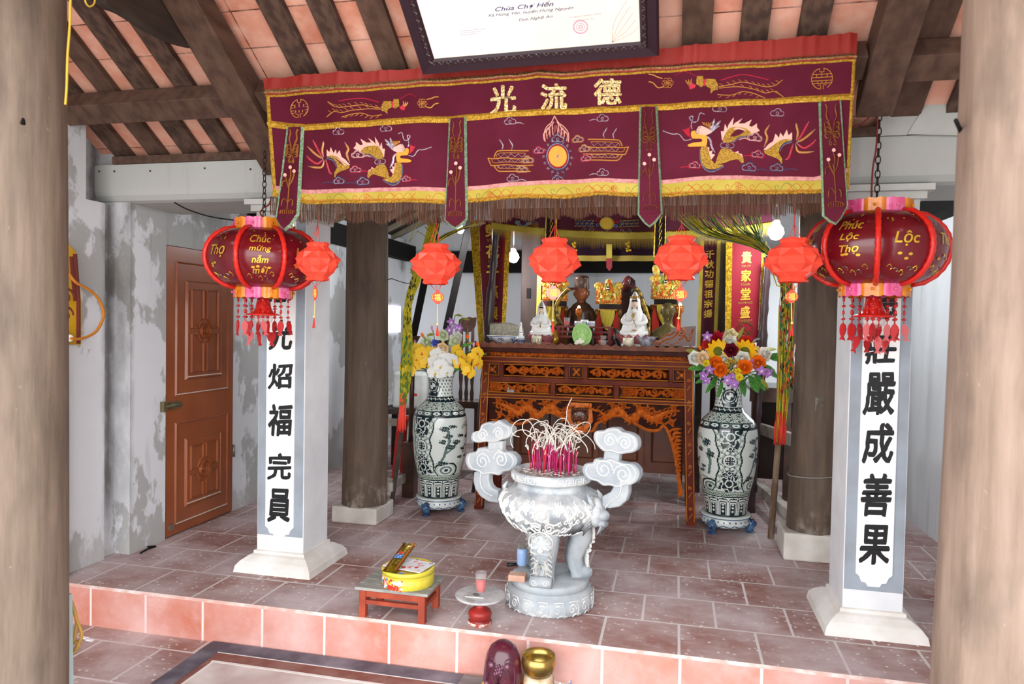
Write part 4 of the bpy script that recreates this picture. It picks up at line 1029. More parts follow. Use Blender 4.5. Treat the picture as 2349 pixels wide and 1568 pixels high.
# legs
for side in (-1, 1):
    for yy, nm in ((YA, 'f'), (YA+DEP-.06, 'r')):
        b = MB(); xt = (AX0+.02 if side < 0 else AX1-.085); xb = xt + side*.045; w = .065
        z1_, z0_ = zA(815), 0
        vs = [(xb, yy-.01, z0_), (xb+w, yy-.01, z0_), (xb+w, yy+.05, z0_), (xb, yy+.05, z0_), (xt, yy, z1_), (xt+w, yy, z1_), (xt+w, yy+.06, z1_), (xt, yy+.06, z1_)]
        b.add(vs, [(0, 3, 2, 1), (4, 5, 6, 7), (0, 1, 5, 4), (1, 2, 6, 5), (2, 3, 7, 6), (3, 0, 4, 7)])
        if nm == 'f':
            ML_ = lambda u, v, h, xb=xb, xt=xt, yy=yy, z1_=z1_: (xb+(xt-xb)*v/z1_+u, yy-.01+.01*v/z1_-h, v)
            for u in (.006, w-.006): b.stroke([(u, .03+1.1*k/8) for k in range(9)], .006, ML_, .002, m=1)
            for k in range(7): b.stroke(spiral(w/2, .12+k*.155, .014, 1.3, k*2, 1, 10), .005, ML_, .0015, m=1); b.stroke([(w/2-.01, .05+k*.155), (w/2+.012, .09+k*.155)], .005, ML_, .0015, m=1)
        obj('leg', b, [M_lac, M_line], al, bevel=.003)
# top slab with zigzag fascia
b = MB(); b.box(AX0-.045, AX1+.03, YA-.05, YA+DEP+.02, zA(812), zA(800)); b.box(AX0-.03, AX1+.02, YA-.035, YA+DEP, zA(803), zA(795)); obj('top_board', b, M_lacd, al, bevel=.004)
b = MB(); n = 26
for i in range(n):
    x0 = AX0-.06 + (AX1-AX0+.12)*i/n; x1 = x0 + (AX1-AX0+.12)/n
    b.prism([(x0, zA(802)), (x1, zA(802)), (x1, zA(793)), ((x0+x1)/2, zA(787)), (x0, zA(793))], YA-.05, YA-.042)
obj('zigzag_edge', b, mat('zigzag_brown', '#643322', .55, col2='#7a462c', nscale=12), al)
# body box, open-work: back board leaves gaps to the light behind
FA = flat(YA)
def vine(b, x0, x1, z0, z1, M, h=.008, w=.012, m=0, n=4, seed=0):
    rnd = random.Random(seed); L_ = x1-x0; hh = z1-z0; zc = (z0+z1)/2
    b.stroke([(x0+L_*k/40, zc+hh*.30*sin(k/40*n*pi)) for k in range(41)], w*1.2, M, h, m=m)
    for k in range(n):
        xc = x0 + L_*(k+.5)/n; s = 1 if k % 2 else -1
        b.stroke(spiral(xc, zc+s*hh*.12, hh*.28, 1.3, -s*pi/2, s, 16), w, M, h, m=m)
        for q in range(3):
            a = rnd.uniform(-.6, .6) + (pi/2)*s*(-1 if q == 1 else 1); ox = xc + (q-1)*L_/n*.36; oz = zc + hh*.3*sin((ox-x0)/L_*n*pi)
            tip = (ox + hh*.34*cos(a), max(z0+.004, min(z1-.004, oz + hh*.42*sin(a)))); md = ((ox+tip[0])/2 + hh*.08, (oz+tip[1])/2)
            b.stroke(cr([(ox, oz), md, tip], 4), w*1.7, M, h*1.2, m=m, taper=True)
zs = dict(f1=zA(809), f0=zA(823), m0=zA(834), r1t=zA(839), r1b=zA(869), r2t=zA(882), r2b=zA(909), b0=zA(921))
b = MB(); b.box(AX0+.005, AX1-.005, YA+.012, YA+.04, zs['m0'], zA(800)); b.box(AX0, AX1, YA-.008, YA+.04, zs['r1t']+.0, zs['f0']-.004)
b.box(AX0+.03, AX1-.03, YA+.0, YA+.04, zs['r2t']+.003, zs['r1b']-.003); b.box(AX0+.03, AX1-.03, YA-.002, YA+.04, zs['b0'], zs['r2b']-.003)
xs1 = [AX0+.03, AX0+.155, AX0+.185, AX0+.66, AX0+.69, AX0+.80, AX0+.83, AX1-.185, AX1-.16, AX1-.03]
for i in range(1, len(xs1)-1, 2): b.box(xs1[i], xs1[i+1], YA, YA+.04, zs['r1b']-.004, zs['r1t']+.004)
xs2 = [AX0+.03, AX0+.555, AX0+.59, AX0+1.03, AX0+1.065, AX1-.03]
for i in range(1, len(xs2)-1, 2): b.box(xs2[i], xs2[i+1], YA, YA+.04, zs['r2b']-.004, zs['r2t']+.004)
b.box(AX0+.03, AX0+.06, YA+.1, YA+DEP-.05, zs['b0'], zA(812)); b.box(AX1-.06, AX1-.03, YA+.1, YA+DEP-.05, zs['b0'], zA(812)); b.box(AX0+.03, AX1-.03, YA+DEP-.06, YA+DEP-.04, zs['r2b'], zA(812))
for z in (zs['m0'], zs['f0']-.002, zs['r2b']-.012, zs['b0']+.004): b.stroke([(AX0+.01, z), (AX1-.01, z)], .006, lambda u, v, h: (u, YA-.009-h, v), .002, m=1)
obj('frame', b, [M_lac, M_line], al)
b = MB(); vine(b, AX0+.03, AX1-.03, zs['f0'], zs['f1'], lambda u, v, h: (u, YA+.012-h, v), .012, .014, n=16, seed=3)
for i in range(34): b.stroke([(AX0+.05+i*.047, zs['f0']+.006), (AX0+.085+i*.047, zs['f1']-.006)], .008, lambda u, v, h: (u, YA+.012-h, v), .008)
obj('frieze_carving', b, M_carv, al)
def cell(x0, x1, z0, z1, kind, seed):
    b = MB(); f = lambda u, v, h: (u, YA+.022-h, v)
    b.stroke([(x0+.006, z0+.006), (x1-.006, z0+.006), (x1-.006, z1-.006), (x0+.006, z1-.006)], .009, lambda u, v, h: (u, YA+.004-h, v), .006, m=1, closed=True)
    if kind == 'x':
        b.box(x0, x1, YA+.03, YA+.04, z0, z1, m=2)
        b.stroke([(x0+.03, z0+.02), (x1-.03, z1-.02)], .016, f, .012); b.stroke([(x1-.03, z0+.02), (x0+.03, z1-.02)], .016, f, .012)
        b.ball(((x0+x1)/2, YA+.02, (z0+z1)/2), .014, 8, 6)
    elif kind == 'v':
        vine(b, x0+.02, x1-.02, z0+.008, z1-.008, f, .016, .015, n=5, seed=seed)
    elif kind == 'n':
        for s, xa, xb in ((-1, x0+.015, x0+.13), (1, x1-.13, x1-.015)):
            b.box(xa, xb, YA+.03, YA+.04, z0+.006, z1-.006, m=2)
            for k in range(9):
                b.stroke([(xa+k*(xb-xa)/9, z0+.01), (min(xb, xa+(k+2.5)*(xb-xa)/9), z1-.01)], .007, f, .008); b.stroke([(xa+k*(xb-xa)/9, z1-.01), (min(xb, xa+(k+2.5)*(xb-xa)/9), z0+.01)], .007, f, .008)
        vine(b, x0+.12, x1-.12, z0+.006, z1-.006, f, .016, .013, n=3, seed=seed)
    else:
        vine(b, x0+.02, x1-.02, z0+.01, z1-.01, f, .014, .014, n=4, seed=seed)
        [b.stroke([((x0+x1)/2, (z0+z1)/2-.012), ((x0+x1)/2+.05*cos(k*pi/8), (z0+z1)/2+.034*sin(k*pi/8)-.008)], .007, f, .016) for k in range(9)]; b.stroke([((x0+x1)/2+.05*cos(k*pi/8), (z0+z1)/2-.008+.034*sin(k*pi/8)) for k in range(9)], .008, f, .02)
        for s in (-1, 1): b.stroke(spiral((x0+x1)/2+s*.135, (z0+z1)/2, .026, 1.5, 0, s, 14), .009, f, .016)
    obj('openwork_panel', b, [M_carv, M_line, M_lacd], al)
for (i, k) in ((0, 'x'), (2, 'v'), (4, 'x'), (6, 'v'), (8, 'x')): cell(xs1[i], xs1[i+1], zs['r1b'], zs['r1t'], k, i)
for (i, k) in ((0, 'n'), (2, 'c'), (4, 'n')): cell(xs2[i], xs2[i+1], zs['r2b'], zs['r2t'], k, i+10)
# carved apron with spandrels
zb = zs['b0']; xl, xr = AX0+.075, AX1-.075; L_ = xr-xl
def aplow(t):   # lower edge
    x = abs(t-.5)*2
    return zb - (.23 if x < .12 else .155 + .05*cos(x*9) if x < .8 else .16 + .5*((x-.8)/.2)**1.8)
pts = [(xl, zb)] + [(xl + L_*k/60, aplow(k/60)) for k in range(61)] + [(xr, zb)]
b = MB(); b.prism(pts, YA+.018, YA+.034); obj('apron_board', b, mat('carving_ground', '#35130a', .6, col2='#250c07', nscale=20, spec=.1), al)
b = MB(); f = lambda u, v, h: (u, YA+.018-h, v)
edge = [(xl + L_*k/60, aplow(k/60)+.010) for k in range(61)]
b.stroke(edge, .022, f, .012)
for s in (-1, 1):
    xm_ = (xl+xr)/2; X = lambda u: xm_ + s*u
    body = cr([(X(.1), zb-.05), (X(.17), zb-.1), (X(.26), zb-.05), (X(.34), zb-.12), (X(.43), zb-.06), (X(.5), zb-.11), (X(.6), zb-.06), (X(.68), zb-.04)], 6)
    b.stroke(body, .044, f, .018, taper=True)
    for k in range(2, len(body)-1, 2):
        q = body[k]; b.stroke(cr([q, (q[0]-s*.012, q[1]+.022), (q[0]+s*.014, q[1]+.04)], 3), .012, f, .014, taper=True)
        b.stroke(cr([q, (q[0]+s*.012, q[1]-.022), (q[0]-s*.01, q[1]-.04)], 3), .016, f, .014, taper=True)
    for k, (u, v, r) in enumerate(((.15, .12, .03), (.3, .02, .024), (.38, .13, .028), (.47, .03, .026), (.56, .12, .028), (.64, .12, .024), (.22, .015, .02), (.66, .02, .022), (.52, .06, .02), (.41, .02, .02))):
        b.stroke(spiral(X(u), zb-v-.005, r, 1.5, k, s if k % 2 else -s, 14), .012, f, .012)
        for q in range(4): b.stroke(cr([(X(u), zb-v), (X(u+.03*cos(q*1.6+k)), zb-v+.03*sin(q*1.6+k)), (X(u+.05*cos(q*1.6+k+.3)), zb-v+.045*sin(q*1.6+k+.3))], 3), .013, f, .010, taper=True)
    for k in range(9):
        v = .2 + k*.055; wd_ = max(.012, .10*(1-(k/9)**.7)); x0 = X(L_/2 - .01)
        b.stroke(cr([(x0, zb-v+.03), (x0-s*wd_*.7, zb-v+.02), (x0-s*wd_, zb-v-.02)], 4), .018, f, .012, taper=True); b.stroke(cr([(x0, zb-v), (x0-s*wd_*.5, zb-v-.005), (x0-s*wd_*.6, zb-v-.035)], 4), .02, f, .010, taper=True)
        if k < 6: b.stroke(spiral(x0-s*wd_*.45, zb-v+.005, .016, 1.4, k, s, 10), .008, f, .012)
obj('apron_carving', b, M_carv, al)
# lion mask and medallion
mx_ = P(1330, 955, YA).x; mz = P(1330, 955, YA).z
b = MB(); b.prism([(mx_-.085, zb-.01), (mx_-.1, mz-.03), (mx_-.05, mz-.11), (mx_, mz-.135), (mx_+.05, mz-.11), (mx_+.1, mz-.03), (mx_+.085, zb-.01)], YA-.004, YA+.018)
for r in (.05, .035, .02): b.stroke([(mx_+r*cos(k*pi/10+pi), mz-.085+r*.7*sin(k*pi/10+pi)) for k in range(11)], .008, lambda u, v, h: (u, YA-.004-h, v), .005)
b.stroke([(mx_-.03, mz-.1), (mx_-.03, mz-.075), (mx_+.03, mz-.075), (mx_+.03, mz-.1), (mx_-.012, mz-.1)], .007, lambda u, v, h: (u, YA-.004-h, v), .005)
for s in (-1, 1):
    for k in range(5): b.stroke(cr([(mx_+s*.03, zb-.03), (mx_+s*(.06+k*.012), zb-.045-.004*k), (mx_+s*(.075+k*.018), zb-.012-k*.014)], 4), .012, lambda u, v, h: (u, YA-.004-h, v), .008, taper=True)
obj('medallion', b, M_carv, al)
b = MB(); b.ball((mx_, YA-.002, mz), (.066, .03, .07), 20, 12)
for k in range(9): b.ball((mx_-.056+.014*k, YA-.022, mz+.055+.004*cos(k)), (.008, .012, .014), 8, 6)
for s in (-1, 1):
    b.ball((mx_+s*.028, YA-.032, mz+.022), .012, 10, 8, m=1); b.ball((mx_+s*.05, YA-.022, mz-.005), (.014, .012, .014), 8, 6, m=0); b.ball((mx_+s*.03, YA-.028, mz-.05), .011, 8, 6, m=1); b.ball((mx_+s*.056, YA-.02, mz+.03), (.012, .012, .016), 8, 6)
    b.stroke(cr([(mx_+s*.008, mz+.05), (mx_+s*.03, mz+.044), (mx_+s*.052, mz+.03)], 4), .012, lambda u, v, h: (u, YA-.03-h, v), .01)
b.ball((mx_, YA-.034, mz-.006), (.016, .014, .013), 10, 8); b.ball((mx_, YA-.03, mz-.045), (.018, .012, .016), 10, 8, m=2)
b.stroke(cr([(mx_-.045, mz-.035), (mx_, mz-.026), (mx_+.045, mz-.035)], 5), .012, lambda u, v, h: (u, YA-.03-h, v), .008)
obj('lion_mask', b, [mat('mask_brown', '#5e3420', .4, coat=.4), mat('mask_grey', '#8b8078', .4), M_carv], al)
# turned-up scroll end on the right of the top
q = [P(x, y, YA+.05) for x, y in ((1497, 793), (1500, 785), (1513, 778), (1524, 773), (1534, 763), (1545, 752), (1560, 750), (1596, 747), (1595, 793))]
b = MB(); b.prism([(v.x, v.z) for v in q], YA+.02, YA+.06); obj('scroll_end', b, mat('scroll_end_brown', '#5d2e24', .45, coat=.3), al)
b = MB(); f = lambda x, y, h: (lambda v: (v.x, YA+.02-h, v.z))(P(x, y, YA+.02)); sp = lambda p, w: b.stroke(cr(p, 5), w, f, .008)
b.stroke(spiral(1506, 785, 7, 1.5, 0, 1, 14), 2.4, f, .008); sp([(1512, 790), (1525, 780), (1540, 776), (1550, 768), (1556, 756), (1566, 752), (1572, 762), (1566, 774), (1556, 780)], 3.4); sp([(1515, 778), (1528, 768), (1538, 768), (1548, 760)], 3)
b.stroke(spiral(1562, 762, 9, 1.4, 1, 1, 14), 2.4, f, .008); sp([(1572, 770), (1578, 782), (1584, 776), (1588, 762), (1592, 752)], 3)
for k in range(12): b.ball(f(1522+k*3.2, 788-2*sin(k*.8), .004), .004, 6, 4)
for k in range(9): b.ball(f(1574+1.6*k, 784-3.4*k, .004), .004, 6, 4)
obj('scroll_carving', b, M_carv, al)
# ================================================================== ON THE ALTAR
ZT = zt - .024                      # surface of the table top (zA(795))
ZT = zA(795) + .001
M_porc = mat('white_porcelain', '#f0efec', .2, coat=.6)
M_cob = mat('cobalt_glaze', '#2f4f9a', .2, coat=.5)
M_cream = mat('cream_glaze', '#e4dcc0', .3, coat=.4)
M_bronze = mat('bronze_paint', '#6d5f36', .42, .35, col2='#584a28', nscale=9)
M_glassy = mat('glass', '#eef2f2', .03, alpha=.1)
M_rdrink = mat('red_wax', '#c8201f', .25, coat=.4)
M_yg = mat('shiny_gold', '#d7ad38', .3, .6, col2='#a87a1e', nscale=30)
def fit(px, ptop, Y):     # x and height above the table at depth Y
    v = P(px, ptop, Y); return v.x, v.z
def pw(w, Y): return w * (Y - CAM.y) / FPX / cos(YAW) * cos(YAW)
PXM = lambda Y: (Y - CAM.y) / FPX * 1.02         # metres per pixel at depth Y
# large blue and white dish
Y = 2.34; m = PXM(Y); x, _ = fit(1158, 790, Y)
b = MB(); b.lathe([(18*m, 0), (20*m, .004), (32*m, .03), (43*m, .062), (42*m, .066), (30*m, .036), (17*m, .012), (.001, .01)], (x, Y, ZT), 40)
d_ = obj('dish', b, M_porc); tag(d_, 'wide white dish with blue rim ornament at the corner of the altar top', 'dish')
b = MB(); dl = lambda a, z, h: (x+(18*m+(43-18)*m*min(1, z/.062)**.75+.001+h)*sin(a), Y-(18*m+(43-18)*m*min(1, z/.062)**.75+.001+h)*cos(a), ZT+z)
dm = metric(dl, .13)
for a0 in (-.9, -.2, .55): b.stroke(cr([(a0*.13+.012*k, .036+.010*sin(k*1.7)) for k in range(5)], 4), .005, dm, .001); b.stroke(spiral(a0*.13+.03, .042, .010, 1.3), .004, dm, .001)
b.stroke([(k*2*pi/40*.13, .058) for k in range(41)], .006, dm, .001)
obj('blue_ornament', b, M_cob, d_)
# round woven fan behind the dish
Y = 2.46; b = MB(); pts = [P(px, py, Y) for px, py in ((1122, 780), (1124, 745), (1130, 742), (1150, 741), (1166, 740), (1180, 744), (1193, 749), (1200, 755), (1205, 780))]
b.prism([(v.x, v.z) for v in pts], Y, Y+.008)
for k in range(42):
    t = k/41; i = min(int(t*6), 5); a, c = pts[1+i], pts[2+i]; u = t*6-i; q = a+(c-a)*u; an = 2.4-1.7*t
    b.add([(q.x-.003, Y, q.z-.004), (q.x+.003, Y, q.z-.004), (q.x+.012*cos(an), Y, q.z+.012*sin(an))], [(0, 1, 2)])
tag(obj('woven_fan', b, mat('grey_straw', '#a39d8e', .9, col2='#8d8676', nscale=40)), 'grey frayed straw fan propped behind the wide dish on the altar', 'fan')
# blue and white bottle vase
Y = 2.22; x, ztp = fit(1195, 738, Y); H1 = ztp-ZT
b = MB(); pr = [(.018, 0), (.026, .004), (.034, .05*H1/.17), (.036, .22*H1), (.030, .34*H1), (.014, .44*H1), (.019, .52*H1), (.013, .62*H1), (.010, .80*H1), (.012, .86*H1), (.010, .92*H1), (.003, H1)]
b.lathe(pr, (x, Y, ZT), 28); o = obj('bottle', b, M_porc); tag(o, 'small slender white and blue porcelain bottle in front of the wide dish', 'bottle')
b = MB(); bl = lambda a, z, h: (x+(.0355+h)*sin(a), Y-(.0355+h)*cos(a), ZT+z)
for k in range(7): b.stroke(spiral(.0355*(-1.4+k*.47), .15*H1, .009, 1.3, k, 1, 10), .0035, metric(bl, .0355), .0008)
for zz, r in ((.86*H1, .0125), (.55*H1, .019), (.28*H1, .0345)): b.lathe([(r, zz-.002), (r+.001, zz), (r, zz+.002)], (x, Y, ZT), 20, cap=False)
obj('blue_ornament', b, M_cob, o)
# --- robed porcelain figures
M_skin = mat('porcelain_skin', '#e6cdb8', .3, coat=.4)
M_hair = mat('figure_black_hair', '#1d1a1c', .4)
M_lotus = mat('pink_lotus', '#c07a7e', .35, coat=.3, col2='#a9545c', nscale=25)
M_gild = mat('gilt_detail', '#b5883a', .35, .6)
def ell(c, a, bb, n=28, tw=0, amp=0, k=7):
    return [Vector((c[0]+a*(1+amp*sin(k*t+tw))*cos(t), c[1]+bb*(1+amp*sin(k*t+tw))*sin(t), c[2])) for t in [2*pi*j/n for j in range(n)]]
def seated_lady(px, py_top, py_bot, Y, label, big):
    x, ztop = fit(px, py_top, Y); z0 = ZT; Ht = ztop - z0; t = thing('seated_figurine', label, 'figurine', (x, Y, z0)); s = Ht
    # lotus throne
    b = MB(); b.lathe([(.2*s, 0), (.24*s, .02*s), (.22*s, .06*s), (.17*s, .09*s), (.21*s, .13*s), (.27*s, .19*s), (.22*s, .2*s)], (x, Y, z0), 28); obj('lotus_base', b, M_porc if big else M_lotus, t)
    b = MB()
    for lay, (r, zb, n, L_) in enumerate(((.32*s, .05*s, 14, .2*s), (.27*s, .09*s, 12, .17*s))):
        for k in range(n):
            a = 2*pi*(k+.5*lay)/n; vs = []
            for i in range(5):
                v = i/4; w = .07*s*sin(pi*(.18+.82*v))**.8 if i < 4 else .001
                rr = r*(.62+.5*v**1.0) + .01*s; zz = z0+zb+L_*v*.85
                for q in (-1, 0, 1): vs.append((x+rr*cos(a)-q*w*sin(a), Y+rr*sin(a)+q*w*cos(a), zz - abs(q)*.0))
            b.add(vs, [f for i in range(4) for f in ((3*i, 3*i+1, 3*i+4, 3*i+3), (3*i+1, 3*i+2, 3*i+5, 3*i+4))], True)
    obj('lotus_petals', b, M_lotus, t)
    # robe: one continuous body
    b = MB(); zz = lambda f: z0+f*s
    prof_ = [(.20, .12, .21, 0), (.25, .15, .25, 0), (.25, .15, .28, 0), (.23, .13, .33, 0), (.20, .11, .42, 0), (.19, .10, .52, 0), (.16, .09, .60, 0), (.10, .065, .655, 0), (.05, .045, .69, 0), (.035, .035, .71, 0)]
    b.loft([ell((x, Y+.01*s, zz(z)), a*s, bb*s, 36, i*.6, .03, 9) for i, (a, bb, z, _) in enumerate(prof_)])
    robe = obj('robe', b, M_porc, t)
    b = MB()
    for sg in (-1, 1):
        b.tube(cr([(x+sg*.15*s, Y-.01*s, zz(.58)), (x+sg*.2*s, Y-.07*s, zz(.46)), (x+sg*.09*s, Y-.12*s, zz(.42)), (x+sg*.015*s, Y-.125*s, zz(.46))], 5), [(.045-.018*abs(k-6)/9)*s for k in range(16)], 12)
        b.tube(cr([(x+sg*.23*s, Y-.03*s, zz(.26)), (x+sg*.1*s, Y-.12*s, zz(.24)), (x-sg*.06*s, Y-.125*s, zz(.245))], 5), .045*s, 12)
        for k in range(4): b.tube(cr([(x+sg*(.03+.03*k)*s, Y-.085*s, zz(.62-.05*k)), (x+sg*(.05+.025*k)*s, Y-.11*s, zz(.5-.03*k)), (x+sg*(.02+.03*k)*s, Y-.12*s, zz(.36))], 4), .006*s, 6)
    obj('sleeves', b, M_porc, t)
    b = MB(); hc = Vector((x, Y-.015*s, zz(.785))); b.ball(hc, (.074*s, .07*s, .092*s), 18, 12)
    b.ball(hc+Vector((0, -.07*s, -.01*s)), (.009*s, .012*s, .016*s), 8, 6)
    b.tube([(x, Y, zz(.69)), (x, Y-.01*s, zz(.74))], .03*s, 10); obj('face', b, M_skin, t)
    b = MB()
    for sg in (-1, 1):
        b.ball(hc+Vector((sg*.024*s, -.064*s, .010*s)), (.013*s, .004*s, .004*s), 8, 4); b.tube(cr([hc+Vector((sg*.010*s, -.070*s, .028*s)), hc+Vector((sg*.026*s, -.067*s, .034*s)), hc+Vector((sg*.042*s, -.058*s, .028*s))], 3), .0022*s, 5)
    b.lathe([(.001, 0)] + [(.079*s*cos(k*pi/12), .05*s*sin(k*pi/12)+.0) for k in range(0, 6)] + [(.002, .055*s)], (x, Y-.005*s, zz(.815)), 20); obj('hair', b, M_hair, t)
    b = MB(); b.ball(hc+Vector((0, -.066*s, -.042*s)), (.012*s, .004*s, .005*s), 8, 4); obj('lips', b, M_rdrink, t)
    # veil
    b = MB(); rings = []
    for f, a, bb, dy in ((.58, .16, .08, .04), (.70, .115, .085, .03), (.78, .10, .09, .018), (.86, .09, .085, .008), (.93, .05, .05, .0), (.985, .022, .022, 0), (1.0, .004, .004, 0)):
        rings.append([Vector((x+a*s*cos(q), Y+dy*s+bb*s*sin(q), zz(f))) for q in [radians(-62+ (304*j/23)) for j in range(24)]])
    b.loft(rings, closed=False, cap=False); obj('veil', b, M_porc, t)
    b = MB(); b.ball((x, Y-.06*s, zz(.91)), (.016*s, .01*s, .03*s), 8, 6)
    if big:
        for k in range(7): a = -1.2+.4*k; b.ball((x+.085*s*sin(a), Y-.06*s*cos(a), zz(.885)+.012*s*cos(a)), (.012*s, .01*s, .022*s), 8, 6)
        b.tube(cr([(x-.05*s, Y-.10*s, zz(.58)), (x-.01*s, Y-.125*s, zz(.47)), (x+.04*s, Y-.135*s, zz(.35))], 4), .006*s, 6); b.lathe([(.02*s, 0), (.055*s, .012*s), (.05*s, .02*s)], (x+.01*s, Y-.15*s, zz(.29)), 14)
        for k in range(5): b.tube([(x-.02*s, Y-.14*s, zz(.52)), (x+.04*s*cos(k), Y-.15*s, zz(.62)+.02*s*sin(k))], .004*s, 5)
    else: b.tube([(x+.0*s, Y-.13*s, zz(.46)), (x, Y-.135*s, zz(.38))], .012*s, 6)
    obj('gilt_ornament', b, M_gild, t)
    b = MB()
    for sg in (-1, 1):
        hx = x+sg*.022*s
        b.ball((hx, Y-.125*s, zz(.475)), (.016*s, .014*s, .028*s), 8, 6)
        for k in range(4): b.tube([(hx+sg*(k-1.5)*.006*s, Y-.13*s, zz(.49)), (hx+sg*(k-1.5)*.005*s-sg*.012*s, Y-.128*s, zz(.525-.004*abs(k-1.5)))], .004*s, 5)
        b.tube([(hx-sg*.012*s, Y-.135*s, zz(.475)), (hx-sg*.018*s, Y-.145*s, zz(.50))], .005*s, 5)
    obj('hands', b, M_skin, t)
    return t
seated_lady(1243, 688, 791, 2.36, 'small white veiled porcelain figurine seated on a pink base beside the dark column board', False)
seated_lady(1457, 668, 791, 2.34, 'larger white veiled porcelain figurine with crown on a pink lotus beside the bronze bust', True)
# small cups / jars
def cup(px, ptop, r_px, Y, m_, name, label, cat, ring=None, zbase=None, group=None, flare=1.):
    x, zp = fit(px, ptop, Y); m = PXM(Y); z0 = ZT if zbase is None else zbase; h = zp - z0; r = r_px*m
    b = MB(); b.lathe([(r*.6, 0), (r*.95*(1/flare), h*.25), (r, h*.6), (r*.92*flare, h), (r*.82*flare, h), (r*.8, h*.5), (.001, h*.35)], (x, Y, z0), 24)
    o = obj(name, b, m_); tag(o, label, cat, group)
    if ring:
        b = MB(); 
        for k in range(6): a = -1.4+k*.55; b.stroke([(a*r+h*.2*cos(q*.8), h*.5+h*.18*sin(q*.8)) for q in range(8)], .003, lambda u, v, hh: (x+(r*1.01+hh)*sin(u/r), Y-(r*1.01+hh)*cos(u/r), z0+v), .0008)
        obj('painted_motif', b, ring, o)
    return o
cup(1231, 769, 12, 2.22, M_cream, 'incense_cup', 'cream glazed cup in front of the small veiled figurine', 'cup', M_gild)
cup(1442, 774, 13, 2.2, M_cream, 'incense_cup', 'cream glazed bowl in front of the crowned figurine', 'cup')
x, zp = fit(1484, 772, 2.2); m = PXM(2.2); b = MB(); b.lathe([(8*m, 0), (9*m, .006), (20*m, zp-ZT-.006), (25*m, zp-ZT), (24*m, zp-ZT-.001), (12*m, .012), (.001, .01)], (x, 2.2, ZT), 28)
tag(obj('saucer', b, mat('purple_blue_glaze', '#8d8aa8', .3, coat=.4, col2='#e7e6ea', nscale=30)), 'small flared saucer with violet glaze beside the cream bowl and the scroll end', 'saucer')
x, zp = fit(1273, 757, 2.42); m = PXM(2.42); b = MB(); b.lathe([(6*m, 0), (9*m, .02), (9*m, .05), (6*m, zp-ZT), (.001, zp-ZT+.004)], (x, 2.42, ZT), 20); tag(obj('gold_jar', b, M_yg), 'shiny gold foil jar beside the small veiled figurine', 'jar')
# red offering stand table
Yt = 2.50; q0 = P(1277, 747, Yt); q1 = P(1402, 748, Yt); zt2 = q0.z
t = thing('offering_stand', 'small red wooden stand behind the green plaque on the altar', 'stand', ((q0.x+q1.x)/2, Yt+.06, ZT))
M_rst = mat('oxblood_paint', '#7a2a2c', .5)
b = MB(); b.box(q0.x-.01, q1.x+.01, Yt-.01, Yt+.13, zt2-.012, zt2); obj('stand_top', b, M_rst, t)
for xx in (q0.x, q1.x-.025):
    for yy in (Yt, Yt+.1): b = MB(); b.box(xx, xx+.025, yy, yy+.02, ZT, zt2-.012); obj('leg', b, M_rst, t)
for zz in (zt2-.045, zt2-.085):
    for yy in (Yt+.004, Yt+.104): b = MB(); b.box(q0.x+.025, q1.x-.025, yy, yy+.012, zz-.008, zz+.008); obj('rail', b, M_rst, t)
for px, lb in ((1327, 'blue and white cup on the red stand, beside the tumbler of red drink'), (1341, 'blue and white cup at the middle of the red stand'), (1356, 'blue and white cup at the end of the red stand near the crown throne')):
    cup(px, 736 if px != 1341 else 733, 9.5, Yt+.03 + (.045 if px == 1341 else 0), M_porc, 'tea_cup', lb, 'cup', M_cob, zbase=zt2, group='tea cups on the red stand')
def tumbler(px, ptop, w, Y, z0, label, group='glasses of red drink'):
    x, zp = fit(px, ptop, Y); r = w/2*PXM(Y); h = zp-z0
    t = thing('glass_tumbler', label, 'glass', (x, Y, z0), group)
    b = MB(); b.lathe([(r*.8, 0), (r, h), (r*.93, h), (r*.74, h*.08), (.001, h*.08)], (x, Y, z0), 28); obj('tumbler', b, M_glassy, t)
    b = MB(); b.lathe([(.001, h*.1), (r*.72, h*.1), (r*.82, h*.55), (.001, h*.56)], (x, Y, z0), 24); obj('red_drink', b, M_rdrink, t)
tumbler(1301, 728, 15, Yt+.03, zt2, 'glass tumbler of red drink on the red stand above the green plaque')
tumbler(1384, 769, 14, 2.36, ZT, 'glass tumbler of red drink between the green plaque and the crowned figurine')
x, zp = fit(1384, 780, 2.3); m = PXM(2.3); b = MB(); b.lathe([(6*m, 0), (12*m, zp-ZT), (11*m, zp-ZT), (.001, .006)], (x, 2.28, ZT), 20, fn=lambda a, z: 1+.05*sin(12*a)); tag(obj('glass_saucer', b, M_glassy), 'small scalloped clear glass dish below the red tumbler on the altar', 'dish')
# green plaque
Y = 2.19; v = P(1335, 765, Y); m = PXM(Y); t = thing('green_plaque', 'round pale green jade plaque with seated figure relief on the altar', 'plaque', (v.x, Y, ZT))
M_jade = mat('pale_jade', '#a6cf7e', .4, subs=.2)
b = MB(); R1, R2 = 22.5*m, 26*m; cz = ZT + 26*m
b.prism([(v.x+R1*cos(k*pi/24)*(1+.03*sin(k*6)), cz+R2*sin(k*pi/24)*(1+.03*sin(k*6))) for k in range(48)], Y-.006, Y+.012); b.box(v.x-14*m, v.x+14*m, Y-.012, Y+.02, ZT, ZT+5*m); obj('disc', b, M_jade, t)
b = MB(); f = lambda u, w, h: (v.x+u, Y-.006-h, cz+w)
for k in range(22): b.stroke(spiral(R1*.80*cos(k*2*pi/22), R2*.80*sin(k*2*pi/22), 4.2*m, 1.2, k, 1, 8), 1.6*m, f, .004)
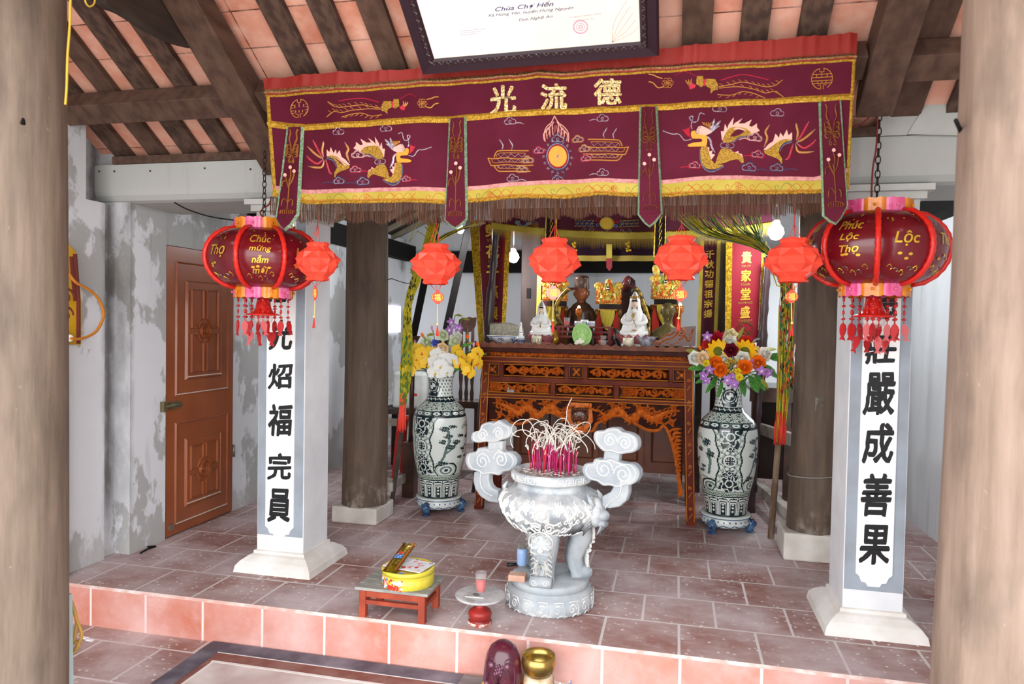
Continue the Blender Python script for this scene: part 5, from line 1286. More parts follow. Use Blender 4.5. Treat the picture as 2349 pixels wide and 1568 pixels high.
b.stroke([(R1*.62*cos(k*pi/16), R2*.6*sin(k*pi/16)+2*m) for k in range(32)], 1.6*m, f, .004, closed=True); b.stroke([(R1*.3*cos(k*pi/12), R2*.26*sin(k*pi/12)+7*m) for k in range(24)], 1.4*m, f, .004, closed=True)
b.ball(f(0, 8*m, .004), (3.6*m, 3*m, 4.6*m), 12, 8); b.ball(f(0, 12.5*m, .003), (2*m, 2*m, 2*m), 8, 6); b.ball(f(0, -3*m, .003), (7*m, 4*m, 8*m), 14, 8); b.ball(f(0, -9*m, .004), (11*m, 5*m, 3.4*m), 14, 8)
for s in (-1, 1):
    b.tube(cr([f(s*6*m, 0, .004), f(s*8.5*m, -5*m, .01), f(s*2*m, -6*m, .014)], 4), 1.6*m, 8)
    for k in range(4): b.stroke(cr([(s*8*m, -8*m+k*3*m), (s*(12+k)*m, -4*m+k*4*m), (s*14*m, 2*m+k*4*m)], 4), 1.6*m, f, .004, taper=True)
obj('figure_relief', b, mat('pale_jade_relief', '#b3d98c', .4, subs=.2), t)
b = MB(); q = [P(x_, y_, Y-.02) for x_, y_ in ((1317, 789), (1321, 781), (1328, 778), (1330, 773), (1333, 778), (1342, 781), (1340, 785), (1330, 790))]; b.prism([(a.x, a.z) for a in q], Y-.03, Y-.02); obj('pale_shell', b, M_cream, t)
# dark carved figure
Y = 2.44; x, zp = fit(1413, 752, Y); m = PXM(Y); b = MB(); b.loft([ell((x+3*m*sin(k*1.3), Y, ZT+(zp-ZT)*k/8), (9-.7*k+2*sin(k*2))*m, (7-.5*k)*m, 18, k, .12, 4) for k in range(9)])
tag(obj('ebony_carving', b, mat('ebony', '#26211f', .35, coat=.3)), 'small dark ebony carving behind the crowned figurine beside the red stand', 'carving')
# bronze bust
Y = 2.36; x, ztp = fit(1533, 694, Y); t = thing('bronze_bust', 'bronze bust of a bald bearded man behind the carved scroll end', 'bust', (x, Y, ZT)); m = PXM(Y); Ht = ztp - ZT
b = MB(); E_ = lambda z, a, bb, dy=0, dx=0: ell((x+dx*m, Y+dy*m, ztp-z*m), a*m, bb*m, 32)
b.loft([E_(97, 34, 17), E_(78, 35, 18), E_(66, 34, 17), E_(60, 30, 15), E_(54, 20, 13), E_(49, 12, 11), E_(42, 9.5, 10), E_(37, 9.5, 10, -1), E_(33, 10, 12, -2.5), E_(28, 12.5, 14, -2.5), E_(21, 14.5, 16, -1), E_(14, 15.6, 17), E_(8, 14.8, 16), E_(3.5, 11, 12), E_(1, 6, 7), E_(0, 1, 1)])
hz = lambda z: ztp - z*m
for s in (-1, 1):
    b.ball((x+s*15.2*m, Y+1*m, hz(21)), (2.2*m, 3*m, 5*m), 8, 8); b.ball((x+s*5.6*m, Y-15.4*m, hz(19)), (4*m, 2*m, 1.4*m), 10, 6); b.ball((x+s*5.4*m, Y-15.2*m, hz(21.5)), (2.6*m, 1.6*m, 1.3*m), 8, 6); b.ball((x+s*8*m, Y-12*m, hz(26)), (3*m, 3*m, 2.6*m), 8, 6)
    b.tube(cr([(x+s*4*m, Y-12*m, hz(56)), (x+s*9*m, Y-15*m, hz(66)), (x+s*4*m, Y-18*m, hz(84))], 4), 1.6*m, 8)
b.tube([(x, Y-15.8*m, hz(19)), (x, Y-18*m, hz(26))], [1.2*m, 2.4*m], 8); b.ball((x, Y-17.4*m, hz(27)), (2.8*m, 2.2*m, 1.7*m), 8, 6)
b.ball((x, Y-15.4*m, hz(31.4)), (4.2*m, 1.8*m, 1.2*m), 10, 6); b.ball((x, Y-15.2*m, hz(29.6)), (4.6*m, 1.6*m, .9*m), 8, 5)
b.tube([(x, Y-14.4*m, hz(34)), (x, Y-14*m, hz(39)), (x, Y-13*m, hz(44))], [2.6*m, 2*m, .5*m], 8)
obj('head_and_shoulders', b, M_bronze, t)
# clear tea light by the bust end
x, zp = fit(1597, 781, 2.3); b = MB(); b.lathe([(.016, 0), (.018, .04), (.016, .04), (.014, .004), (.001, .004)], (x-.01, 2.36, ZT), 16); tag(obj('shot_glass', b, M_glassy), 'tiny clear glass at the altar corner behind the carved scroll end', 'glass')
# ================================================================== TALL PAINTED VASES
M_vw = mat('vase_white_glaze', '#cfd5cf', .16, coat=.4)
M_vd = mat('vase_teal_black', '#14262b', .16, coat=.6)
M_vm = mat('vase_grey_green', '#5c6f6c', .18, coat=.6)
M_vl = mat('vase_pale_wash', '#b3bfae', .18, coat=.6)
M_vb = mat('vase_blue_glaze', '#23395e', .2, coat=.5, col2='#4f7396', nscale=14)
VPROF = [(.143, .13), (.15, .2), (.165, .29), (.185, .38), (.197, .46), (.205, .56), (.206, .65), (.200, .72), (.18, .78), (.14, .825), (.105, .86), (.093, .905), (.090, .95), (.094, 1.0), (.108, 1.05), (.125, 1.085)]
vp = cr([(r, z, 0) for r, z in VPROF], 8); 
def vr(z):
    for a, c in zip(vp, vp[1:]):
        if a.y <= z <= c.y: return a.x + (c.x-a.x)*(z-a.y)/max(c.y-a.y, 1e-6)
    return vp[-1].x
def paint(th, z):
    ph = (th + pi/2) % pi - pi/2; W, D, Md, Lt = 0, 1, 2, 3
    if z < .138: return D
    if z < .265:
        k = (th*14/(2*pi)) % 1 - .5; top = .25 - .02*(abs(k)*2)**4
        if abs(k) > .47: return D
        if z > top: return D if z < top+.008 else W
        if abs(k) > .36 or z > top-.012: return W
        if abs(k) > .31 or z > top-.02: return D
        if abs(k) > .24 or z > top-.03: return W
        for q in (.165, .19, .212):
            if hypot(k*.06, z-q) < .0075: return W
        return D
    if z < .305:
        if z < .270 or z > .300: return D if abs(z-.2675) < .0025 or abs(z-.3025) < .0025 else W
        return D if abs((z-.285) - .008*sin(th*30)) < .003 else (Md if abs((z-.285)+.008*sin(th*30)) < .0035 else Lt)
    if z < .745:
        w = z - .525; hw = .38 + .26*(abs(w)/.22)**2.2
        hw = min(hw + .03*cos(w*55), 1.1); e = abs(ph) - hw
        if z > .735: return D
        if abs(e) < .026: return D
        if e < 0:
            if e > -.16:       # pearl border
                k = (z*24) % 1 - .5; ee = (e+.09)/.065
                return W if hypot(k*2, ee) < .8 else (Md if hypot(k*2, ee) < 1 else Lt)
            R = hypot(ph*.19, w)
            if R < .047:
                if R > .043: return D
                if R > .030: return W
                if R > .026: return D
                return D if (abs(w) % .012 < .004 or abs(ph*.19) % .012 < .004) else W
            if R < .066: return W if cos(10*atan2(w, ph*.19)) > -.3 else Md
            for w0, rr in ((.165, .10), (.085, .05), (-.085, .05), (-.16, .10)):
                a = atan2((w-w0)*(1 if w0 > 0 else -1), ph*.19); r = hypot(ph*.19, w-w0)
                lim = rr*(.72+.28*cos(5*a-pi/2*5))
                if r < lim:
                    q = r/rr
                    if abs(q-.52-.12*cos(5*a)) < .05 or abs(q-.25) < .05: return W
                    return D
                if r < lim+.006: return W
            return W if sin(ph*30+sin(z*60))*sin(z*95+ph*4) > -.25 else (Lt if sin(ph*70)*sin(z*210) > -.2 else Md)
        v = (ph - (pi/2 if ph > 0 else -pi/2))*.62; s = 1
        if e < .05: return W
        nz = sin(v*61+z*90)*sin(v*37-z*170)+.6*sin(v*120+z*310)
        for bx, bz, rx, rz in ((-.42, .655, .15, .022), (-.22, .67, .13, .016), (-.33, .60, .12, .018), (-.12, .555, .13, .02), (-.28, .52, .14, .02), (-.45, .56, .1, .02), (.0, .60, .12, .016), (.1, .50, .12, .018), (.25, .585, .12, .02), (.3, .44, .12, .014), (.02, .44, .1, .014), (.45, .64, .12, .03), (.55, .56, .12, .03), (.35, .47, .09, .015), (-.45, .40, .16, .02)):
            r = hypot((v-bx)/rx, (z-bz)/rz)
            if r < .8+.25*nz: return D if nz > -.1 else Md
        for pl in (((-.55, .38), (-.42, .45), (-.36, .52), (-.3, .56), (-.34, .64)), ((-.4, .47), (-.2, .51), (-.13, .55)), ((.5, .42), (.55, .5), (.52, .6))):
            for p, q in zip(pl, pl[1:]):
                t = max(0, min(1, (z-p[1])/(q[1]-p[1])))
                if p[1] <= z <= q[1] and abs(v-(p[0]+(q[0]-p[0])*t)) < .035: return Md
        mt = .70 - .05*abs(v-.12)/.3 - .015*sin(v*20)
        if .02 < v < .5 and mt-.035 < z < mt and z > .62: return Lt if nz > -.3 else Md
        if z < .40:
            r = hypot((v+.35)*.19, (z-.345)*1.0)
            if r < .075 and v < .05: return (D, W, Md, W, Lt)[int(r*95) % 5]
            r = hypot((v-.5)*.19, (z-.335))
            if r < .06: return (D, Lt, Md, W)[int(r*90) % 4]
            if abs(z-.395-.012*cos(v*4)) < .003: return D
            return Lt if sin(z*420+sin(v*9)) > -.1 else W
        if abs(v-.2) < .03 and abs(z-.52) < .006 or abs(v-.12) < .035 and abs(z-.475) < .005: return D
        return W
    if z < .785:
        if z < .75 or z > .78: return D
        k = (th*16/(2*pi)) % 1 - .5; r = hypot(k*1.4, (z-.765)/.014*.6)
        return W if r < .52 and r > .18 else (D if r < .6 or int(th*16/(2*pi)) % 2 else Md)
    if z < .845:
        n_ = sin(th*19+sin(z*160)*1.5)*sin(z*190+th*5)
        return D if n_ > .55 else (W if n_ > .0 else (Md if n_ > -.35 else Lt))
    if z < .885:
        if abs(z-.85) < .004 or abs(z-.88) < .004: return D
        k = (th*18/(2*pi)) % 1
        return D if (.2 < k < .28 or .7 < k < .78 or abs(z-.871) < .003 and k < .75 or abs(z-.859) < .003 and .25 < k) else W
    hw = .55+.1*cos(z*60); e = abs(ph)-hw
    if abs(e) < .04: return D
    if e < 0:
        n_ = sin(ph*11)*sin(z*95)
        r = hypot(ph*.09, z-.96)
        if abs(r-.03) < .005 or abs(r-.045) < .005: return D
        return D if z < .91 or n_ > .6 else (Md if n_ > .35 else W)
    n_ = sin(ph*23+z*40)*sin(z*130)
    return D if n_ > .62 else (Md if n_ > .45 else W)
def vase_mesh(b, c, rot):
    n, k = 230, 250; z0, z1 = .13, 1.085; vs = []; 
    for i in range(k+1):
        z = z0+(z1-z0)*i/k; r = vr(z)
        for j in range(n): a = 2*pi*j/n; vs.append((c[0]+r*sin(a+rot), c[1]-r*cos(a+rot), z))
    q = len(b.v); b.v += vs
    for i in range(k):
        z = z0+(z1-z0)*(i+.5)/k
        for j in range(n):
            b.f.append((q+i*n+j, q+i*n+(j+1) % n, q+(i+1)*n+(j+1) % n, q+(i+1)*n+j)); b.mi.append(paint((2*pi*(j+.5)/n + pi) % (2*pi) - pi, z)); b.sm.append(True)
    b.lathe([(.125, 1.085), (.122, 1.09), (.117, 1.085), (.085, 1.02), (.082, .93), (.001, .9)], (c[0], c[1], 0), 48, m=0, cap=False)
def tall_vase(px, Y, rot, frot, label, glabel):
    x = P(px, 1000, Y).x
    t = thing('floor_vase', label, 'vase', (x, Y, .127), 'tall painted vases'); b = MB(); vase_mesh(b, (x, Y, 0), rot); obj('body', b, [M_vw, M_vd, M_vm, M_vl], t)
    t2 = thing('vase_stand', glabel, 'stand', (x, Y, 0), 'porcelain vase stands')
    b = MB(); b.lathe([(.10, .045), (.150, .045), (.165, .06), (.168, .085), (.158, .10), (.160, .108), (.172, .112), (.176, .120), (.170, .127), (.13, .127), (.12, .12)], (x, Y, 0), 48); obj('drum', b, M_vw, t2)
    b = MB(); b.lathe([(.171, .109), (.1775, .113), (.171, .1165)], (x, Y, 0), 48, cap=False)
    for k in range(26): a = 2*pi*k/26; b.ball((x+.1655*cos(a), Y+.1655*sin(a), .088), .006, 8, 5)
    for k in range(40): a = 2*pi*k/40; b.tube([(x+.166*cos(a), Y+.166*sin(a), .06+.008*sin(k*2.2)), (x+.166*cos(a+.15), Y+.166*sin(a+.15), .06+.008*sin(k*2.2+2.2))], .003, 4)
    obj('blue_trim', b, M_vb, t2)
    for k in range(3):
        a = frot + 2*pi*k/3; b = MB(); X = lambda r, s, z: (x+r*cos(a)-s*sin(a), Y+r*sin(a)+s*cos(a), z)
        b.tube([X(.15, 0, .085), X(.172, 0, .065), X(.170, 0, .04), X(.158, 0, .02), X(.165, 0, .0)], [.022, .036, .030, .022, .028], 12)
        b.ball(X(.195, 0, .06), .02, 10, 8); b.ball(X(.185, .022, .082), .011, 8, 6); b.ball(X(.185, -.022, .082), .011, 8, 6)
        for s in (-.014, 0, .014): b.ball(X(.185, s, .008), (.012, .012, .009), 8, 5)
        obj('lion_foot', b, M_vb, t2)
    return x
vxl = tall_vase(1009, 1.99, -.40, radians(-105), 'tall teal and white painted floor vase holding yellow and white orchids', 'white and blue footed porcelain stand under the orchid vase')
vxr = tall_vase(1669, 2.10, .03, radians(-125), 'tall teal and white painted floor vase holding sunflowers and roses', 'white and blue footed porcelain stand under the sunflower vase')
# ------------------------------------------------------------------ flowers
def petal(b, base, d, up, w, L_, cup=.3, curl=.0, m=0, tip=.12, nx=4, nl=5):
    d = Vector(d).normalized(); up = Vector(up); up = (up-d*up.dot(d)).normalized(); s = d.cross(up); vs = []
    for i in range(nl+1):
        t = i/nl; ww = w*(sin(pi*min(.5+.5*(t-.55)/.45, 1)) if t > .55 else (.25+.75*sin(pi/2*t/.55))); ww = max(ww, w*tip if i == nl else 0)
        for j in range(nx+1):
            u = (j/nx-.5)*2; vs.append(Vector(base)+d*L_*(t-.12*curl*t*t)+s*ww/2*u+up*(cup*L_*t*t*.6+abs(u)**2*cup*w*.35 - curl*L_*.5*t**3))
    b.add(vs, [(i*(nx+1)+j, i*(nx+1)+j+1, (i+1)*(nx+1)+j+1, (i+1)*(nx+1)+j) for i in range(nl) for j in range(nx)], True, m)
def bloom(kind, r):
    b = MB(); F = Vector((0, -1, 0)); rd = lambda a, e: Vector((cos(a)*cos(e), -sin(e), sin(a)*cos(e)))
    if kind == 'orchid':
        for a, w in ((pi/2, .75), (radians(215), .75), (radians(325), .75)): petal(b, (0, 0, 0), rd(a, .15), F, r*w, r, .12)
        for a in (radians(12), radians(168)): petal(b, (0, -.002, 0), rd(a, .1), F, r*1.25, r*1.02, .15)
        b.ball((0, -.012, -.1*r), (.18*r, .016, .22*r), 8, 6, m=1); petal(b, (0, -.008, -.1*r), rd(-pi/2, .8), F, r*.35, r*.4, .3, m=1)
    elif kind == 'dendro':
        for a in (90, 162, 234, 306, 18): petal(b, (0, 0, 0), rd(radians(a), .25), F, r*.55, r, .15)
        petal(b, (0, -.006, 0), rd(-pi/2, .7), F, r*.5, r*.6, .3, m=1); b.ball((0, -.008, 0), r*.14, 8, 6, m=1)
    elif kind in ('rose', 'ranunculus'):
        n0 = 4 if kind == 'rose' else 6
        for k, (rr, e, n) in enumerate(((1.0, .35, n0+2), (.86, .75, n0+1), (.68, 1.0, n0+1), (.5, 1.2, n0), (.32, 1.38, 3))):
            for q in range(n): a = 2*pi*q/n + k*.7; petal(b, rd(a, 0)*r*.12 + Vector((0, -.1*r*k, 0)), rd(a, e), -rd(a, e-pi/2)*1.0 if 0 else F*.6-rd(a, 0), r*1.0*(.6+.4*rr), r*rr*(1.0 if k < 2 else .95), .35, .12 if k < 2 else 0)
        b.ball((0, -.35*r, 0), (.28*r, .35*r, .28*r), 10, 8)
    elif kind == 'carnation':
        for k, (rr, e, n) in enumerate(((1, .2, 9), (.9, .55, 8), (.75, .85, 7), (.55, 1.1, 6), (.35, 1.35, 4))):
            for q in range(n): a = 2*pi*q/n + k*.4; petal(b, Vector((0, -.06*r*k, 0)), rd(a, e+.12*sin(q*3)), F*.6-rd(a, 0), r*.7, r*rr, .25, .1, tip=.8)
    elif kind == 'dahlia':
        for k, (rr, e, n) in enumerate(((1, .1, 13), (.85, .45, 12), (.65, .8, 9), (.42, 1.15, 6))):
            for q in range(n): a = 2*pi*q/n + k*.3; petal(b, Vector((0, -.05*r*k, 0)), rd(a, e), F, r*.4, r*rr, .2, tip=.02)
        b.ball((0, -.2*r, 0), r*.12, 8, 6, m=1)
    elif kind == 'sunflower':
        for k, (rr, e, n) in enumerate(((1, .12, 13), (.9, .35, 12))):
            for q in range(n): a = 2*pi*q/n + k*.24; petal(b, rd(a, 0)*r*.3, rd(a, e), F, r*.34, r*.72*rr, .12, tip=.04)
        b.ball((0, -.03*r, 0), (r*.36, r*.14, r*.36), 18, 10, m=1)
    elif kind == 'bud':
        for q in range(4): a = 2*pi*q/4; petal(b, (0, 0, -.3*r), Vector((.3*cos(a), .3*sin(a), 1)), Vector((-cos(a), -sin(a), 0)), r*.7, r*1.3, .2)
    elif kind == 'cluster':
        for q in range(60):
            a = random.uniform(0, 2*pi); e = random.uniform(-.1, 1.5); d = rd(a, e)*r*random.uniform(.5, 1)
            petal(b, d*.6, rd(a, e), F, r*.2, r*.42, .2, m=q % 2)
    return b
def leaf(kind, L_):
    b = MB()
    if kind == 'fern':
        for k in range(11):
            t = k/11; w = L_*.24*sin(pi*(.12+.86*t)); z = -.25*L_*t*t
            for s in (-1, 1):
                p0 = Vector((L_*t, 0, z)); p1 = p0 + Vector((L_*.10, 0, -.03*L_)); tip = p0+Vector((L_*.10, s*w, -.05*L_)); b.add([p0, p1, tip, p0+Vector((L_*.0, s*w*.75, -.02*L_))], [(0, 1, 2, 3)])
        b.tube([(0, 0, 0), (L_*.5, 0, -.06*L_), (L_, 0, -.25*L_)], .002, 5)
    else:
        petal(b, (0, 0, 0), (1, 0, .15), (0, 0, 1), L_*.38, L_, -.15, .2, nx=2)
    return b
FM = dict(yo=[mat('yellow_orchid_petal', '#eab61e', .5, col2='#f3cf48', nscale=30, subs=.1), mat('orange_throat', '#d9701c', .5)], wo=[mat('white_petal', '#e2e1dc', .5), mat('yellow_throat', '#e0c04a', .5)],
    po=[mat('purple_orchid_petal', '#8a3aa0', .5, col2='#c99ad6', nscale=28, subs=.1), mat('white_lip', '#efe6f2', .5)], wr=[mat('white_rose_petal', '#ecebe2', .55, subs=.1)], gr=[mat('pale_green_rose_petal', '#dfe5c4', .55, subs=.1)], pr=[mat('peach_rose_petal', '#f3d8ae', .55, subs=.1)], cr=[mat('cream_rose_petal', '#f1e6ba', .55, subs=.1)], br=[mat('blue_rose_petal', '#5d6fce', .55)],
    dr=[mat('dark_red_rose_petal', '#6d0f24', .55)], og=[mat('orange_petal', '#f07818', .5, subs=.1)], rd=[mat('crimson_petal', '#a3132a', .5), mat('yellow_eye', '#e2b32e', .5)], ro=[mat('scarlet_petal', '#c92f2c', .5), mat('yellow_eye2', '#e2b32e', .5)], sf=[mat('sunflower_petal', '#f0bc1c', .5, subs=.1), mat('olive_disc', '#6f7a22', .8, col2='#4d4a18', nscale=80)],
    pk=[mat('pink_bud', '#d5a0c8', .5)], gd=[mat('gold_leaf_flower', '#b9932e', .4, .4), mat('gold_leaf_flower2', '#d9bb52', .4, .4)], yl=[mat('small_yellow_petal', '#e6cf2c', .5), mat('small_yellow_eye', '#c89a20', .5)],
    gl=[mat('fresh_green_leaf', '#5f9e46', .5, col2='#3d7a34', nscale=14)], ol=[mat('olive_leaf', '#8a8a34', .55)], eu=[mat('eucalyptus_leaf', '#7f9796', .6)])
M_stem = mat('flower_stem', '#5b7a3a', .6)
_FC = {}
def bouquet(vx, vy, items, vname, kindname):
    order = {}
    for it in items: order.setdefault((it[0], it[1]), []).append(it)
    for key, li in order.items(): li.sort(key=lambda q: q[2])
    for key, li in order.items():
        kind, mk = key
        nm, colr = NAMES[(kind, mk)]
        for i, (_, _, px, py, r_px, dy, rz) in enumerate(li):
            Y = vy + dy; c = P(px, py, Y); sc = (Y-CAM.y)/FPX; r = r_px*sc
            ck = (kind, mk)
            lb = '%s %s in the %s vase' % (colr, nm.replace('_', ' '), vname) if len(li) == 1 else '%s %s, %s from the left among those of the %s vase' % (colr, nm.replace('_', ' '), ORD[i], vname)
            islf = kind in ('fern', 'leaf')
            if ck not in _FC:
                b = leaf(kind, 1.0) if islf else bloom(kind, 1.0)
                o = obj(nm, b, FM[mk], origin=(0, 0, 0)); _FC[ck] = o
            else:
                o = _FC[ck].copy(); COL.objects.link(o); o.name = nm; 
            _WL[o.name] = c.copy()
            o.location = c; o.scale = (r, r, r)
            if islf: o.rotation_euler = (random.uniform(-.5, .5)+1.1, -rz, .15)
            else: o.rotation_euler = (random.uniform(-.25, .25) - max(0, min(.5, (py-780)/250)) + .15, random.uniform(-.5, .5), -(px-vpx[vname])/130*.7 + rz)
            tag(o, lb, 'leaf' if islf else 'flower', 'blooms and leaves of the %s vase' % vname)
            b = MB(); a = Vector((vx + (c.x-vx)*.25, vy + .2*dy, 1.04)); e = c + Vector((0, .012, 0)); md = (a+e)/2 + Vector((0, .01, .03))
            b.tube(cr([tuple(a), tuple(md), tuple(e)], 4), .0035, 5)
            me_o = obj('stem', b, M_stem, None, origin=c); me_o.parent = o; me_o.location = (0, 0, 0)
            me_o.matrix_parent_inverse = (Matrix.LocRotScale(c, o.rotation_euler, o.scale)).inverted() @ Matrix.Translation(c)
vpx = {'orchid': 1015, 'sunflower': 1668}
NAMES = {('orchid', 'yo'): ('orchid_bloom', 'golden yellow'), ('orchid', 'wo'): ('orchid_bloom', 'pure white'), ('dendro', 'po'): ('small_orchid_bloom', 'purple and white'), ('rose', 'wr'): ('rose', 'white'), ('rose', 'gr'): ('rose', 'pale green'), ('rose', 'pr'): ('rose', 'peach'), ('rose', 'cr'): ('rose', 'cream yellow'), ('rose', 'br'): ('rose', 'blue'),
    ('rose', 'dr'): ('rose', 'dark wine red'), ('ranunculus', 'og'): ('ranunculus', 'bright orange'), ('bud', 'og'): ('tulip_bud', 'small orange'), ('bud', 'pk'): ('tulip_bud', 'small pink'), ('dahlia', 'rd'): ('dahlia', 'deep crimson'), ('dahlia', 'ro'): ('dahlia', 'scarlet'), ('sunflower', 'sf'): ('sunflower', 'large yellow'), ('cluster', 'gd'): ('chrysanthemum', 'metallic gold'), ('dahlia', 'yl'): ('small_daisy', 'tiny yellow'), ('carnation', 'wr'): ('carnation', 'white'), ('fern', 'gl'): ('fern_leaf', 'fresh green'), ('leaf', 'ol'): ('long_leaf', 'olive'), ('leaf', 'gl'): ('broad_leaf', 'plain green'), ('leaf', 'eu'): ('eucalyptus_leaf', 'grey-blue')}
A_ = lambda x, y: (880+x/3.92, 500+y/3.92)
B_ = lambda x, y: (1540+x/3.137, 740+y/3.137)
it = []
def addf(tr, kind, mk, pts, r, dy=-.10):
    for p in pts:
        x, y = tr(p[0], p[1]); it.append((kind, mk, x, y, 1.22*(r if len(p) < 3 else p[2]), dy - max(0, (y-800))*.0016 + random.uniform(-.02, .02), random.uniform(-.2, .2)))
addf(A_, 'orchid', 'yo', [(275,1335),(225,1370),(390,1205),(440,1215),(300,1270),(240,1270),(390,1310),(665,1195),(705,1240),(740,1290),(810,1265),(855,1310),(755,1350),(690,1310),(770,1390),(850,1215),(300,1180),(345,1210),(205,1345)], 15)
addf(A_, 'orchid', 'wo', [(490,1225),(470,1290),(545,1285),(615,1275),(465,1385),(575,1385),(520,1330)], 17, -.13)
addf(A_, 'rose', 'gr', [(400,1115),(545,1045),(665,1105,17)], 14, -.06); addf(A_, 'rose', 'pr', [(545,1160)], 14, -.13); addf(A_, 'rose', 'br', [(475,1118)], 10, -.1); addf(A_, 'rose', 'wr', [(680,1062),(610,1180,9)], 12, -.05)
addf(A_, 'bud', 'og', [(355,1065),(755,1080),(470,1175),(855,1150)], 9); addf(A_, 'bud', 'pk', [(435,1000),(280,1130),(810,1150)], 8, -.04)
addf(A_, 'dendro', 'po', [(610,930),(660,980),(590,1000),(605,1060),(690,985)], 10, -.02)
addf(A_, 'leaf', 'gl', [(600,1350),(835,1220),(330,1150),(700,1150),(560,1230),(450,1150)], 20, -.06); addf(A_, 'leaf', 'ol', [(330,1120),(390,1050),(740,1130),(800,1180),(640,870),(700,900),(215,1400)], 16, -.03)
bouquet(vxl, 1.99, it, 'orchid', '')
it = []
addf(B_, 'dahlia', 'rd', [(330,125)], 19, -.06); addf(B_, 'dahlia', 'ro', [(262,148),(540,135)], 15, -.06); addf(B_, 'rose', 'cr', [(415,82),(625,222)], 15, -.06); addf(B_, 'rose', 'wr', [(415,140),(160,255),(375,260),(690,225),(515,258)], 15, -.09)
addf(B_, 'sunflower', 'sf', [(335,205),(530,205)], 23, -.13); addf(B_, 'rose', 'dr', [(433,197)], 14, -.13); addf(B_, 'rose', 'pr', [(214,255)], 15, -.12); addf(B_, 'ranunculus', 'og', [(305,287),(350,335),(530,325),(628,288)], 15, -.13); addf(B_, 'bud', 'og', [(212,190),(592,182),(433,245)], 8, -.1)
addf(B_, 'cluster', 'gd', [(445,315)], 18, -.14); addf(B_, 'dahlia', 'yl', [(250,292),(490,392),(480,350)], 8, -.14); addf(B_, 'dendro', 'po', [(272,340),(225,380),(245,415),(405,410),(455,445),(440,390),(652,345),(708,365),(255,95),(585,300)], 11, -.13)
for p, rz in (((270, 300), 3.5), ((290, 330), 3.8), ((300, 350), 3.95), ((330, 380), 4.35), ((380, 400), 4.6), ((500, 390), 5.1), ((560, 380), 5.3), ((600, 370), 5.45), ((660, 300), 5.7), ((690, 240), 6.2)):
    x, y = B_(*p); it.append(('fern', 'gl', x, y, 44, -.10, rz))
for p, rz in (((200, 210), 3.05), ((660, 195), .1), ((640, 400), 5.4), ((480, 120), 1.2), ((590, 280), 5.2)):
    x, y = B_(*p); it.append(('leaf', 'ol', x, y, 30, -.08, rz))
for p, rz in (((270, 240), 2), ((290, 245), 1), ((310, 225), 4), ((450, 232), 2.6), ((465, 240), .4), ((585, 140), .7), ((600, 120), .2)):
    x, y = B_(*p); it.append(('leaf', 'eu', x, y, 13, -.13, rz))
bouquet(vxr, 2.10, it, 'sunflower', '')
# ================================================================== STONE INCENSE BURNER
g = G('carved_grey_stone', .75)
f1 = g.noise(g.pos, 7, 6); f2 = g.noise(g.mp(scale=(1, 1, 1)), 55, 4)
c_ = g.mix(g.ramp(f1, .35, .7), '#949ca3', '#b9bcbd'); c_ = g.mix(g.math('MULTIPLY', g.ramp(g.noise(g.pos, 4.5, 5), .56, .72), .5), c_, '#666e76')
g.color(c_); g.bump(f2, .25, .006); M_stone = g.m
M_stw = mat('stone_white_highlight', '#d9d9d6', .8)
g = G('sooty_stone', .75)
z_ = g.sep()[2]; so = g.math('MULTIPLY', g.ramp(z_, .40, .545, (1, 1, 1, 1), (0, 0, 0, 1)), g.ramp(g.noise(g.pos, 9, 5), .3, .5))
g.color(g.mix(so, g.mix(g.ramp(g.noise(g.pos, 12, 6), .4, .65), '#c6c8c8', '#969da3'), '#26292d')); g.bump(g.noise(g.pos, 50, 4), .3, .006); M_stsoot = g.m
BX, BY = -.305, .445
bw = thing('incense_burner', 'large carved pale stone incense burner with two cloud handles and three legs', 'incense burner', (BX, BY, 0))
b = MB(); sc_ = lambda a, z: 1 + .018*abs(sin(4*a))*(1-min(1, z/.1))
b.lathe([(.205, 0), (.225, .012), (.228, .06), (.215, .088), (.192, .098), (.190, .104), (.200, .108), (.203, .138), (.198, .145), (.001, .145)], (BX, BY, 0), 72, fn=sc_); obj('pedestal', b, M_stone, bw)
b = MB(); MP0 = metric(lambda a, z, h: (BX+(.226+h)*sin(a), BY-(.226+h)*cos(a), z), 1/4.4)
MPd = lambda a, z, h: MP0(a/4.4, z, h)
for k in range(18):
    a = 2*pi*k/18
    b.stroke([(a+.10*cos(q*.55)*(1-q/18), .045+.026*sin(q*.55)*(1-q/18)) for q in range(16)], .008, MPd, .004)
    b.stroke([(a+.1, .075), (a+.17, .055), (a+.15, .02), (a+.22, .012)], .008, MPd, .004); b.stroke([(a-.08, .08), (a+.02, .083), (a+.14, .08)], .006, MPd, .003)
    b.stroke([(a+.17*q/8, .008+.012*sin(pi*q/8)) for q in range(9)], .007, MPd, .004)
obj('pedestal_scrolls', b, M_stw, bw)
